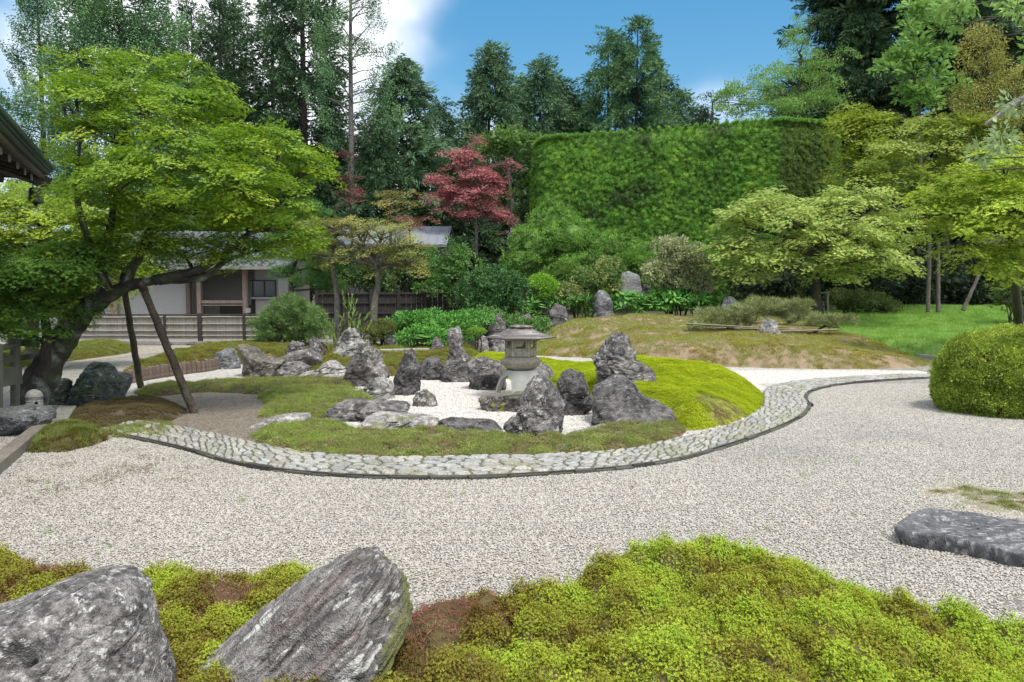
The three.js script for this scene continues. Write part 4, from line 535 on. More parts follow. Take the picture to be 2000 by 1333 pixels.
rock('small grey stone in front of the glossy green ground cover', { px: [[752, 680], [752, 660], [758, 648], [768, 644], [776, 652], [780, 680]], d: 22, by: 678, st: 'blue', dk: 0.9 });
rock('upright dark rock among the greenery behind the square shouldered rock', { px: [[950, 655], [954, 630], [964, 615], [976, 612], [986, 628], [990, 655]], d: 24, by: 655, st: 'dark', dk: 0.8 });
rock('grey peaked rock showing just above the lantern roof', { px: [[1008, 656], [1014, 634], [1020, 622], [1032, 612], [1044, 628], [1052, 656]], d: 25, by: 656, st: 'grey', dk: 0.8 });
rock('broad dark rock at the shoulder of the dry grassy mound', { px: [[1064, 640], [1068, 616], [1078, 602], [1090, 592], [1104, 600], [1114, 616], [1118, 640]], d: 27, by: 640, st: 'dark', dk: 0.8 });
rock('tall pointed blue grey rock on the top of the dry grassy mound', { px: [[1156, 626], [1160, 594], [1166, 574], [1176, 566], [1186, 572], [1194, 592], [1203, 626]], d: 28.4, by: 626, st: 'blue', dk: 0.7, facet: 0.6, shrink: -0.05 });
rock('upright flat grey stone tablet among the shrubs', { name: 'stone_tablet', cat: 'stone tablet', px: [[1212, 590], [1213, 545], [1216, 534], [1228, 530], [1248, 538], [1252, 548], [1253, 590]], d: 31, by: 590, st: 'tablet', dk: 0.3, sq: 5, cuts: 0, amp: 0.02, facet: 0.12, crack: 0.1, lean: 0.05 });
rock('small purplish rock beside the upright stone tablet', { px: [[1250, 586], [1252, 566], [1262, 555], [1272, 564], [1276, 586]], d: 30.6, by: 586, dk: 0.8 });
rock('smooth grey dome of rock behind the trained pine', { px: [[1406, 612], [1410, 592], [1420, 582], [1430, 579], [1442, 586], [1449, 600], [1450, 612]], d: 27.5, by: 612, st: 'blue', dk: 0.8, amp: 0.03 });
rock('whitish triangular rock in front of the trained pine', { px: [[1482, 668], [1486, 644], [1492, 626], [1500, 621], [1514, 632], [1526, 646], [1536, 656], [1536, 668]], d: 21.6, by: 666, st: 'pale', dk: 0.7, lichen: 0.3 });
rock('small dark brown rock under the end of the trained pine', { px: [[1342, 654], [1346, 632], [1356, 626], [1372, 630], [1382, 654]], d: 23.4, by: 652, st: 'brown', dk: 0.8 });
rock('low grey rock in the far gravel beyond the lantern', { px: [[942, 690], [944, 672], [956, 662], [980, 662], [992, 674], [992, 690]], by: 688, dk: 0.8 });
rock('low dark rock left of the square shouldered rock at the far kerb', { px: [[836, 694], [840, 670], [850, 658], [862, 662], [872, 690]], d: 20.5, by: 694, st: 'dark', dk: 0.8 });
rock('low pale rock half covered by greenery beyond the square shouldered rock', { px: [[924, 682], [930, 664], [942, 654], [952, 662], [956, 682]], d: 23, by: 682, st: 'pale', dk: 0.8 });
rock('low white stone at the foot of the dark sloping rock', { px: [[1108, 856], [1116, 848], [1150, 838], [1180, 830], [1196, 838], [1170, 850]], by: 852, st: 'white', dk: 0.6, lean: 1, bury: 0.06 });
rock('large dark mossy boulder beside the leaning maple trunk', { name: 'boulder', cat: 'boulder', px: [[132, 800], [128, 760], [136, 732], [154, 718], [190, 718], [214, 726], [232, 740], [246, 756], [246, 784], [230, 798]], by: 798, st: 'mossy', dk: 0.8, sq: 3, amp: 0.05, dye: (c, p) => mix3(c, [c[0] * 0.75, c[1] * 1.0, c[2] * 1.0], smoothstep(0.1 * simplex(p.y * 4, p.z * 4, 3) - p.x, -0.1, 0.1)) });
rock('low mossy boulder behind the large dark boulder', { name: 'boulder', cat: 'boulder', px: [[160, 750], [168, 722], [182, 709], [204, 706], [222, 716], [234, 750]], d: 12.9, by: 752, st: 'mossy', dk: 0.9, amp: 0.05 });
rock('small mossy rock wedged between the maple trunk and the dark boulder', { px: [[92, 800], [96, 762], [112, 738], [132, 742], [140, 770], [140, 800]], by0: 12, by: 796, st: 'mossy', dk: 0.8 });
rock('broad flat topped boulder at the head of the timber kerb', { name: 'boulder', cat: 'boulder', px: [[-60, 856], [-70, 808], [-20, 800], [40, 793], [84, 800], [95, 806], [90, 834], [50, 852], [0, 856]], by: 856, st: 'blue', dk: 0.62, sq: 3.4, lean: 0.3, amp: 0.05, facet: 0.5, lichen: 0.55 });
rock('pale rounded boulder with a dark hollow in the bottom corner', { name: 'boulder', cat: 'boulder', px: [[-140, 1500], [-130, 1300], [-60, 1215], [0, 1192], [60, 1172], [130, 1165], [190, 1172], [232, 1196], [256, 1240], [268, 1280], [284, 1315], [306, 1370], [330, 1500]], d: 2.72, by: 1500, st: 'grey', dk: 0.75, res: 0.8, max: 330, lean: 0.35, cuts: 10, amp: 0.05, facet: 0.35, fine: 0.007, cs: 2.4, ls: 1.5, lichen: 0.33, con: 0.8, mat: M.nearRock, uv: 2.2, keep: true, hollows: [[98, 1238, 22, 0.15], [66, 1244, 22, 0.1], [168, 1318, 20, 0.13], [166, 1360, 22, 0.17], [60, 1340, 26, 0.08], [190, 1205, 24, 0.05], [236, 1350, 13, 0.09], [20, 1290, 22, 0.07], [140, 1265, 34, -0.05]] });
rock('long grey stratified rock leaning up out of the moss in the front', { name: 'boulder', cat: 'boulder', px: [[290, 1450], [348, 1372], [398, 1312], [448, 1252], [494, 1206], [544, 1164], [600, 1128], [652, 1098], [684, 1088], [720, 1100], [744, 1118], [770, 1146], [796, 1180], [808, 1214], [796, 1260], [756, 1320], [726, 1360], [736, 1450]], d: 3.05, by: 1450, st: 'grey', dk: 0.5, res: 0.8, max: 330, lean: 0.3, cuts: 12, amp: 0.035, facet: 0.7, fine: 0.006, cs: 2, lichen: 0.3, con: 0.7, ls: 1.3, axis: V(0.72, 0.66, -0.2).normalize(), strata: [-0.66, 0.72, 0.12], sf: 30, sa: 0.016, warp: 0.5, mat: M.nearRock, uv: 2.2, keep: true, moss: -0.05, mossAt: (p) => 0.5 * smoothstep(p.x, 0.22, 0.42) - 0.25, mossC: [0.11, 0.12, 0.03], dye: (c, p, q) => mix3(c, [0.12, 0.075, 0.06], 0.3 * smoothstep(fbm(q.x * 3, q.y * 3, q.z * 3, 3) - 2.2 * Math.abs(0.55 * p.x + 0.2 - p.y * 0.5), 0.02, 0.3)) });
{ // flat stone on the open gravel: plan of its top face, given as points at its own height
  setSeed(35);
  const h = 0.11, plan = spline([[1752, 1034], [1766, 1012], [1800, 995], [1840, 994], [1900, 1003], [2000, 1018], [2080, 1034], [2110, 1062], [2060, 1080], [1980, 1078], [1930, 1066], [1870, 1054], [1800, 1044]].map(([x, y]) => G(x, y, h)), 120, true).slice(0, 120), c = plan.reduce((s, p) => s.add(p), V(0, 0, 0)).multiplyScalar(1 / 120).setY(0), m = new MB(), n = 120, rings = [];
  const at = (p, f, y) => { const q = p.clone().sub(c).setY(0).multiplyScalar(f), e = 0.06 * fbm(p.x * 4, y * 9, p.z * 4, 4); return V(q.x * (1 + e), y, q.z * (1 + e)); };
  for (const [f, y] of [[0.9, -0.05], [0.95, 0.02], [1, 0.06], [1.0, 0.092], [0.99, 0.106], [0.96, 0.112]]) rings.push(plan.map((p) => at(p, f, y))); for (let k = 1; k <= 26; k++) rings.push(plan.map((p) => { const f = 0.96 * (1 - k / 26.5), q = at(p, f, 0.112); const v = q.x * 0.35 + q.z; q.y += 0.022 * fbm(q.x * 2 + 3, 1, q.z * 5, 4) + 0.008 * ridge(v * 9, q.x * 1.5, 2, 3); return q; }));
  const pos = rings.flat(), idx = []; for (let r = 0; r < rings.length - 1; r++) for (let j = 0; j < n; j++) { const a = r * n + j, b = r * n + (j + 1) % n; idx.push(a, a + n, b, b, a + n, b + n); }
  const g = new THREE.BufferGeometry().setFromPoints(pos); g.setIndex(idx); g.computeVertexNormals(); const tint = [], uv = []; for (const p of pos) { const v = p.z * 10 + p.x * 3, a = fbm(p.x * 1.5, p.y * 3, v * 0.6, 4), l = smoothstep(fbm(p.x * 9, p.y * 5, p.z * 26, 4), 0.22, 0.36), q = mix3(mix3([0.06, 0.061, 0.067], [0.17, 0.172, 0.182], clamp(0.5 + 0.9 * a, 0, 1)), [0.42, 0.42, 0.42], l * 0.7); tint.push(...q); uv.push(p.x * 2, p.z * 2 + p.y); }
  g.setAttribute('color', new THREE.Float32BufferAttribute(tint, 3)); g.setAttribute('uv', new THREE.Float32BufferAttribute(uv, 2));
  const st = top('stepping_stone', g, M.nearRock, 'flat dark slate grey stepping stone on the open gravel', 'stepping stone'); st.position.copy(c);
}

// ---------- stone lantern ----------
{
  setSeed(41);
  const c = D(1017, 768, 12.75), t = thing('stone_lantern', c.clone(), 'low snow viewing stone lantern with a wide six sided roof', 'lantern'), k = 12.75 / F;
  const cr = (v) => { const n = 0.5 + 0.6 * fbm(v.x * 7, v.y * 7, v.z * 7, 4); return mix3([0.4, 0.37, 0.3], [0.6, 0.56, 0.46], clamp(n, 0, 1)); }, gy = (v) => { const n = 0.5 + 0.6 * fbm(v.x * 6, v.y * 6, v.z * 6, 4); return mix3([0.33, 0.345, 0.335], [0.5, 0.515, 0.495], clamp(n, 0, 1)); };
  const pu = (v) => { const n = 0.5 + 0.6 * fbm(v.x * 5, v.y * 5, v.z * 5, 4), l = smoothstep(fbm(v.x * 6 + 3, v.y * 6, v.z * 6, 4), 0.1, 0.3); return mix3(mix3([0.1, 0.085, 0.085], [0.2, 0.175, 0.175], clamp(n, 0, 1)), [0.5, 0.49, 0.47], l * 0.75); };
  const Y = (py) => (768 - py) * k, hex = (prof, colr) => { const g = new THREE.LatheGeometry(prof.map(([r, y]) => new THREE.Vector2(r, y)), 6).toNonIndexed(); g.rotateY(Math.PI / 6); g.computeVertexNormals(); return new MB().add(g, colr).geo(); };
  const subdiv = (r0, y0, r1, y1, n) => Array.from({ length: n + 1 }, (_, i) => [lerp(r0, r1, i / n), lerp(y0, y1, i / n)]);
  // four arched legs that meet in a ring
  const ring = new MB(), R = (f) => lerp(0.43, 0.27, Math.pow(f, 1.6)), yT = Y(722), th = 0.07;
  const shell = (m, a0, a1, f0, f1, wAt) => { const nu = 14, nv = 14, o = m.p.length / 3; for (const s of [0, 1]) for (let v = 0; v <= nv; v++) for (let u = 0; u <= nu; u++) { const f = lerp(f0, f1, v / nv), w = wAt ? wAt(f) : 1, a = lerp((a0 + a1) / 2 - (a1 - a0) / 2 * w, (a0 + a1) / 2 + (a1 - a0) / 2 * w, u / nu), r = R(f) - s * th, p = V(Math.sin(a) * r, f * yT, Math.cos(a) * r); m.vert(p, V(Math.sin(a) * (s ? -1 : 1), 0.25, Math.cos(a) * (s ? -1 : 1)).normalize(), gy(p)); } const W = nu + 1, S = W * (nv + 1), q = (a, b, c2, d) => m.i.push(a, b, c2, b, d, c2); for (let v = 0; v < nv; v++) for (let u = 0; u < nu; u++) { const a = o + v * W + u; q(a, a + 1, a + W, a + W + 1); q(a + S + 1, a + S, a + S + W + 1, a + S + W); } for (let v = 0; v < nv; v++) for (const u of [0, nu]) { const a = o + v * W + u, n = V(Math.cos(a0) * (u ? 1 : -1), 0, -Math.sin(a0) * (u ? 1 : -1)), e = [a, a + S, a + W, a + W + S].map((i) => m.vert(V(m.p[i * 3], m.p[i * 3 + 1], m.p[i * 3 + 2]), n, [0.33, 0.3, 0.25])); q(...e); } for (const v of [0, nv]) for (let u = 0; u < nu; u++) { const a = o + v * W + u, e = [a, a + 1, a + S, a + S + 1].map((i) => m.vert(V(m.p[i * 3], m.p[i * 3 + 1], m.p[i * 3 + 2]), V(0, v ? 1 : -1, 0), gy(V(0, v, u)))); q(...e); } };
  const arch = (f) => { const u = clamp(f / 0.8, 0, 1); return 0.5 + 0.5 * Math.pow(u, 3) - 0.1 * Math.exp(-(((f - 0.62) / 0.09) ** 2)); };
  for (let q = 0; q < 4; q++) { const a = -0.05 + q * Math.PI / 2 + 0.05, m = new MB(); shell(m, a - 0.74, a + 0.74, 0, 0.8, arch); part('leg', m.geo(), M.lantern, t); }
  shell(ring, -Math.PI, Math.PI, 0.8, 1); ring.add(new THREE.CylinderGeometry(0.26, 0.28, 0.03, 24).translate(0, yT - 0.012, 0), gy); part('leg_ring', ring.geo(), M.lantern, t);
  part('platform', hex([[0.01, Y(721)], ...subdiv(0.22, Y(721), 0.27, Y(717), 2), ...subdiv(0.35, Y(707), 0.36, Y(704), 1), ...subdiv(0.335, Y(702), 0.27, Y(696), 3), [0.01, Y(694.5)]], cr), M.lantern, t);
  const fb = thing('x', V(0, 0, 0)); scene.remove(fb); taken.delete('x'); fb.name = 'firebox'; t.add(fb); fb.position.y = Y(695);
  const hh = Y(658) - Y(695), rf = 0.262, rot = (a) => [0, a, 0];
  for (let q = 0; q < 6; q++) {
    const a = q * Math.PI / 3, n = V(Math.sin(a), 0, Math.cos(a)), s = V(Math.cos(a), 0, -Math.sin(a)), ap = rf * Math.cos(Math.PI / 6), w = rf, at = (u, v, dz = 0) => n.clone().multiplyScalar(ap - 0.02 + dz).addScaledVector(s, u).add(V(0, v, 0)), ca = cr(V(q, 1, 0));
    const wall = new MB(); wall.box(w - 0.012, hh * 0.42, 0.04, at(0, hh * 0.21), cr, rot(a)); wall.box(w - 0.012, hh * 0.16, 0.04, at(0, hh * 0.92), cr, rot(a)); for (const sx of [-1, 1]) wall.box(w * 0.16, hh * 0.42, 0.04, at(sx * w * 0.41, hh * 0.63), cr, rot(a)); part('wall', wall.geo(), M.lantern, fb);
    const fr = new MB(); for (const sx of [-1, 1]) fr.box(0.016, hh * 0.46, 0.02, at(sx * w * 0.325, hh * 0.63, 0.02), cr, rot(a)); for (const v of [0.41, 0.85]) fr.box(w * 0.67, 0.016, 0.02, at(0, hh * v, 0.021), cr, rot(a)); for (const v of [0.09, 0.33]) fr.box(w * 0.62, 0.012, 0.012, at(0, hh * v, 0.021), cr, rot(a)); part('window_frame', fr.geo(), M.lantern, fb);
    part('post', new MB().box(0.04, hh, 0.04, V(Math.sin(a + Math.PI / 6) * (rf - 0.015), hh / 2, Math.cos(a + Math.PI / 6) * (rf - 0.015)), ca, rot(a + Math.PI / 6)).geo(), M.lantern, fb);
  }
  const yr = Y(657), rp = [[0.02, yr + 0.01], [0.3, yr], ...subdiv(0.5, yr - 0.012, 0.58, yr - 0.025, 2), ...subdiv(0.6, yr - 0.012, 0.6, yr - 0.004, 1)]; for (let i = 0; i <= 12; i++) { const f = i / 12; rp.push([lerp(0.59, 0.2, f), yr + 0.002 + 0.135 * (0.45 * f + 0.55 * f * f)]); } rp.push([0.17, yr + 0.145], [0.01, yr + 0.145]);
  const roof = part('roof', hex(rp, pu), M.lantern, t);
  const cap = new MB().add(new THREE.LatheGeometry([[0.001, 0], [0.15, 0], [0.19, 0.012], [0.2, 0.028], [0.17, 0.045], [0.06, 0.055], [0.001, 0.056]].map((p) => new THREE.Vector2(...p)), 20).translate(0, yr + 0.143, 0), pu); part('cap', cap.geo(), M.lantern, roof);
}

// ---------- kerbs, planks, edging, props ----------
const woodC = (a, b) => (p) => mix3(a, b, clamp(0.5 + 0.7 * fbm(p.x * 5, p.y * 5, p.z * 1.2, 4), 0, 1));
{
  setSeed(51);
  const a = G(-60, 965), b = G(84, 843); a.y = b.y = 0.05; const kb = thing('timber_kerb', a.clone().lerp(b, 0.5).setY(0), 'weathered grey squared timber kerb beside the gravel', 'kerb'), r = (p) => p.clone().sub(kb.position), m1 = a.clone().lerp(b, 0.47), m2 = a.clone().lerp(b, 0.472);
  part('timber', new MB().bar(r(a), r(m1), 0.16, 0.16, woodC([0.2, 0.18, 0.15], [0.36, 0.33, 0.29])).geo(), M.wood, kb); part('timber', new MB().bar(r(m2), r(b), 0.155, 0.155, woodC([0.18, 0.16, 0.14], [0.33, 0.3, 0.27])).geo(), M.wood, kb);
  const p0 = G(112, 826, 0.12), p1 = G(132, 796, 0.14), pk = thing('plank', p0.clone(), 'short grey plank lying in front of the dark boulder', 'plank'); part('board', new MB().bar(V(0, 0.03, 0), p1.clone().sub(p0), 0.22, 0.04, woodC([0.2, 0.2, 0.17], [0.33, 0.33, 0.29])).geo(), M.wood, pk);
  // small round-topped stone light with an arched opening
  const lb = G(67, 798, 0.25), k = -lb.z / F, sl = thing('garden_light', lb.clone(), 'small round topped stone light with an arched opening on the flat boulder', 'garden light'), g = mixStone([0.33, 0.33, 0.32], [0.48, 0.48, 0.46]);
  sl.scale.setScalar(0.8);
  const dome = [[0.1, 0.142], [0.125, 0.142], [0.125, 0.2]]; for (let i = 0; i <= 8; i++) dome.push([0.125 * Math.cos(i / 8 * 1.57) + 0.0005, 0.2 + 0.115 * Math.sin(i / 8 * 1.57)]);
  const band = (y0, y1, gap) => [[0.1, y0], [0.125, y0], [0.125, y1], [0.1, y1], [0.1, y0]].map((p) => new THREE.Vector2(...p)), lathe = (p, gap = 0) => new THREE.LatheGeometry(p, 28, 0.75 + gap, Math.PI * 2 - gap * 2);
  part('body', new MB().add(lathe([[0.001, -0.1], [0.125, -0.1], [0.125, 0.012], [0.001, 0.012]].map((p) => new THREE.Vector2(...p))), g).add(lathe(band(0.012, 0.1), 0.22), g).add(lathe(band(0.1, 0.142), 0.13), g).add(lathe(dome.map((p) => new THREE.Vector2(...p))), g).geo(), M.paving, sl);
  part('collar', new MB().add(new THREE.TorusGeometry(0.126, 0.008, 6, 28).rotateX(Math.PI / 2).translate(0, 0.2, 0), g).geo(), M.paving, sl);
  const sh = new THREE.Shape(); sh.moveTo(-0.04, 0); sh.lineTo(0.04, 0); sh.lineTo(0.04, 0.1); sh.absarc(0, 0.1, 0.04, 0, Math.PI); sh.lineTo(-0.04, 0); const hole = new THREE.Path(); hole.moveTo(-0.026, 0.014); hole.lineTo(0.026, 0.014); hole.lineTo(0.026, 0.1); hole.absarc(0, 0.1, 0.026, 0, Math.PI); hole.lineTo(-0.026, 0.014); const shape2 = sh.clone(); shape2.holes.push(hole);
  const fr = new THREE.ExtrudeGeometry(shape2, { depth: 0.03, bevelEnabled: false }); fr.translate(0, 0.0, 0.11); fr.rotateY(0.75); part('opening_frame', new MB().add(fr, g).geo(), M.paving, sl);
  // row of short edging logs
  const curve = spline([G(246, 752), G(290, 742), G(350, 733), G(400, 727), G(424, 722)], 60), lg = thing('log_edging', curve[30].clone(), 'curved row of short upright brown edging logs beside the white gravel', 'edging'); let s = 0, last = null;
  for (const p of spline([G(246, 752), G(290, 742), G(350, 733), G(400, 727), G(424, 722)], 600)) { if (last && p.distanceTo(last) < 0.125) continue; last = p; const h = rr(0.24, 0.3), q = p.clone().sub(lg.position); part('log', new MB().tube([V(q.x, -0.1, q.z), V(q.x, h - 0.02, q.z), V(q.x + rr(-0.01, 0.01), h, q.z)], [0.06, 0.06, 0.045], 9, mixStone([0.12, 0.085, 0.065], [0.27, 0.2, 0.16]), 0.08).geo(), M.bark, lg); s++; }
  // far kerb of pale stone
  const ka = G(742, 690, 0.22), kc = G(838, 688, 0.22), fk = thing('stone_kerb', ka.clone(), 'straight pale stone kerb in front of the glossy green ground cover', 'kerb'); for (let q = 0; q < 4; q++) part('kerb_stone', new MB().bar(ka.clone().lerp(kc, q / 4).sub(fk.position), ka.clone().lerp(kc, (q + 0.985) / 4).sub(fk.position), 0.2, 0.2, mixStone([0.42, 0.4, 0.37], [0.58, 0.56, 0.52])).geo(), M.paving, fk);
  const la = G(1790, 697), lc = G(1850, 706), lk = thing('stone_kerb', la.clone(), 'pale stone kerb at the tip of the dry grassy mound below the lawn', 'kerb'); for (let q = 0; q < 3; q++) part('kerb_stone', new MB().bar(la.clone().lerp(lc, q / 3).sub(la).setY(0.05), la.clone().lerp(lc, (q + 0.97) / 3).sub(la).setY(0.05), 0.3, 0.12, mixStone([0.42, 0.4, 0.37], [0.58, 0.56, 0.52])).geo(), M.paving, lk);
}
function mixStone(a, b) { return (v) => mix3(a, b, clamp(0.5 + 0.7 * fbm(v.x * 9, v.y * 9, v.z * 9, 4), 0, 1)); }
function pole(name, label, cat, a, b, r0, r1, colr, group, extra) {
  const t = thing(name, a.clone(), label, cat, group), e = b.clone().sub(a), n = 14, pts = Array.from({ length: n + 1 }, (_, k) => e.clone().multiplyScalar(k / n).add(V(rr(-0.008, 0.008), 0, rr(-0.008, 0.008))));
  part('shaft', new MB().tube(pts, taper(pts, r0, r1), 10, colr, 0.12).geo(), M.bark, t); if (extra) extra(t, e); return t;
}
const propC = (mossy) => (p) => { const n = clamp(0.5 + 0.8 * fbm(p.x * 6, p.y * 2.5, p.z * 6, 4), 0, 1), m = smoothstep(fbm(p.x * 3, p.y * 3 + 4, p.z * 3, 3), 0.25 - mossy, 0.5 - mossy); return mix3(mix3([0.045, 0.035, 0.025], [0.15, 0.12, 0.085], n), [0.13, 0.12, 0.03], m * 0.7); };
setSeed(61);
{ const lash = (at) => (t, e) => { const p = e.clone().multiplyScalar(at), dir = e.clone().normalize(), pts = []; for (let k = 0; k <= 40; k++) { const a = k / 40 * 6.28 * 4; const s = V(1, 0, 0), u = dir.clone().cross(s).normalize(), w = u.clone().cross(dir); pts.push(p.clone().addScaledVector(u, Math.cos(a) * 0.062).addScaledVector(w, Math.sin(a) * 0.062).addScaledVector(dir, k / 40 * 0.09)); } part('rope_lashing', new MB().tube(pts, 0.007, 5, [0.05, 0.04, 0.03]).geo(), M.bark, t); };
  pole('support_pole', 'thick leaning wooden prop in the brown gravel under the maple limb', 'support pole', G(380, 808), D(274, 552, 10.9), 0.063, 0.05, propC(-0.1), null, lash(0.93));
  pole('support_pole', 'thinner yellowish mossy prop behind the thick leaning prop', 'support pole', G(275, 758), D(240, 556, 11.4), 0.062, 0.045, propC(0.25), null, lash(0.95)); }

top('pebble_stone', new MB().add(new THREE.IcosahedronGeometry(0.05, 2).scale(1.2, 0.8, 1), mixStone([0.03, 0.03, 0.03], [0.07, 0.07, 0.07]), new THREE.Matrix4().setPosition(G(1582, 795).setY(0.03))).geo(), M.rock, 'small black stone lying outside the bend of the flagged path', 'stone');

// ---------- buildings and fences ----------
{ // house behind the reed fence
  setSeed(71);
  const d = 30, k = d / F, X = (px) => (px - 1000) * k, Y = (py) => D(1000, py, d).y, h = thing('house', V(X(330), 0, -d), 'long pale house with a blue grey metal roof behind the reed fence', 'house'), z0 = 0, ox = h.position.x;
  const wallC = mixStone([0.52, 0.51, 0.48], [0.66, 0.65, 0.62]), greyC = mixStone([0.32, 0.31, 0.29], [0.42, 0.41, 0.39]), pinkC = mixStone([0.38, 0.27, 0.22], [0.5, 0.38, 0.32]), brownC = mixStone([0.13, 0.09, 0.07], [0.2, 0.15, 0.12]), dkC = [0.03, 0.028, 0.026];
  const blk = (x0, x1, y0, y1, za, zb, c, m = new MB()) => m.box(X(x1) - X(x0), Math.abs(Y(y0) - Y(y1)), Math.abs(za - zb), V((X(x0) + X(x1)) / 2 - ox, (Y(y0) + Y(y1)) / 2, (za + zb) / 2), c);
  part('wall', blk(40, 366, 500, 668, -0.02, -4.5, wallC).geo(), M.plaster, h, 'white plaster wall');
  part('wall', blk(366.5, 545, 500, 668, -1.6, -4.6, greyC).geo(), M.plaster, h, 'grey recessed wall of the porch');
  part('wall', blk(494, 541, 505, 660, -0.3, -1.58, wallC).geo(), M.plaster, h);
  part('window', blk(489, 536, 549, 580, -0.255, -0.3, dkC).geo(), M.glass, h); { const w = new MB(); for (const x of [489, 512, 534]) blk(x, x + 2.4, 547, 581, -0.22, -0.26, [0.05, 0.045, 0.04], w); for (const y of [547, 579.5]) blk(489, 537, y, y + 2, -0.215, -0.262, [0.05, 0.045, 0.04], w); part('window_frame', w.geo(), M.wood, h); }
  part('doorway', blk(465, 482, 548, 612, -1.55, -1.6, dkC).geo(), M.glass, h); part('doorway', blk(400, 480, 598, 640, -1.54, -1.59, [0.12, 0.11, 0.1]).geo(), M.plaster, h);
  for (const [x, w, c] of [[371, 8, brownC], [392, 8, pinkC], [481, 8, pinkC], [226, 14, pinkC], [120, 8, brownC]]) part('post', blk(x - w / 2, x + w / 2, 505, 668, 0.18, -0.02, c).geo(), M.wood, h);
  part('beam', blk(366, 545, 503, 511, 0.22, 0.04, brownC).geo(), M.wood, h); part('rail', blk(396.5, 476.5, 587, 593, 0.15, 0.02, pinkC).geo(), M.wood, h); part('rail', blk(396.5, 476.5, 595.5, 597.5, 0.14, 0.04, pinkC).geo(), M.wood, h); part('bracket', blk(484, 493, 602, 611, 0.3, 0.18, wallC).geo(), M.plaster, h); part('sill', blk(488, 541, 581, 584, -0.1, -0.3, wallC).geo(), M.plaster, h);
  const rf = new MB(), e0 = X(60) - ox, e1 = X(578) - ox, yE = Y(522), run = 4.2, rise = 1.55, slope = Math.atan2(rise, run), Ls = Math.hypot(rise, run), seamC = (v) => mix3([0.11, 0.125, 0.15], [0.17, 0.19, 0.22], clamp(0.5 + 0.6 * fbm(v.x, v.y * 2, v.z, 3), 0, 1));
  rf.box(e1 - e0, 0.05, Ls, V((e0 + e1) / 2, yE + rise / 2, 1.0 - run / 2), seamC, [slope, 0, 0]); const roof = part('roof', rf.geo(), M.roof, h);
  const sm = new MB(); for (let x = e0 + 0.2; x < e1; x += 0.42) sm.box(0.035, 0.045, Ls, V(x, yE + rise / 2 + 0.045, 1.0 - run / 2), seamC, [slope, 0, 0]); part('roof_seams', sm.geo(), M.roof, roof).userData.kind = 'stuff';
  part('fascia', new MB().box(e1 - e0 + 0.04, 0.16, 0.05, V((e0 + e1) / 2, yE - 0.05, 1.03), [0.3, 0.29, 0.28]).geo(), M.wood, roof);
  part('ridge_cap', new MB().box(e1 - e0, 0.14, 0.22, V((e0 + e1) / 2, yE + rise + 0.03, 1.0 - run), [0.3, 0.32, 0.34]).geo(), M.roof, roof);
  part('back_roof', new MB().box(e1 - e0, 0.05, Ls, V((e0 + e1) / 2, yE + rise / 2, 1.0 - run * 1.5), seamC, [-slope, 0, 0]).geo(), M.roof, h);
}
{ // storehouse further back, only its roof and a strip of wall show
  setSeed(72);
  const d = 37, k = d / F, X = (px) => (px - 1000) * k, Y = (py) => D(1000, py, d).y, h = thing('storehouse', V(X(770), 0, -d), 'grey storehouse with a pale blue metal roof behind the gnarled maple', 'house'), ox = h.position.x, gC = mixStone([0.2, 0.195, 0.19], [0.28, 0.275, 0.265]);
  part('wall', new MB().box(X(865) - X(655), Y(478) - Y(625), 4, V((X(865) + X(655)) / 2 - ox, (Y(478) + Y(625)) / 2, -2.2), gC).geo(), M.plaster, h);
  part('window', new MB().box(X(805) - X(785), Y(556) - Y(568), 0.06, V(X(795) - ox, Y(562), -0.17), [0.03, 0.03, 0.03]).geo(), M.glass, h);
  const sh = new THREE.Shape([[X(640) - ox, Y(486)], [X(884) - ox, Y(472)], [X(866) - ox, Y(456)], [X(700) - ox, Y(452)]].map((p) => new THREE.Vector2(...p)));
  const run = 3, rise = 1.1, L0 = Math.hypot(run, rise), s = Math.atan2(rise, run), rc = (v) => mix3([0.24, 0.27, 0.32], [0.32, 0.35, 0.4], clamp(0.5 + 0.6 * fbm(v.x, v.y, v.z, 3), 0, 1)), x0 = X(650) - ox, x1 = X(876) - ox;
  const roof = part('roof', new MB().box(x1 - x0, 0.06, L0, V((x0 + x1) / 2, Y(480) + rise / 2, 0.7 - run / 2), rc, [s, 0, 0]).geo(), M.roof, h); part('back_roof', new MB().box(x1 - x0, 0.06, L0, V((x0 + x1) / 2, Y(480) + rise / 2, 0.7 - run * 1.5), rc, [-s, 0, 0]).geo(), M.roof, h);
  const sm = new MB(); for (let x = x0 + 0.15; x < x1; x += 0.45) sm.box(0.03, 0.04, L0, V(x, Y(480) + rise / 2 + 0.045, 0.7 - run / 2), rc, [s, 0, 0]); part('roof_seams', sm.geo(), M.roof, roof).userData.kind = 'stuff'; part('fascia', new MB().box(x1 - x0, 0.14, 0.05, V((x0 + x1) / 2, Y(480) - 0.05, 0.73), [0.2, 0.2, 0.2]).geo(), M.wood, roof);
}
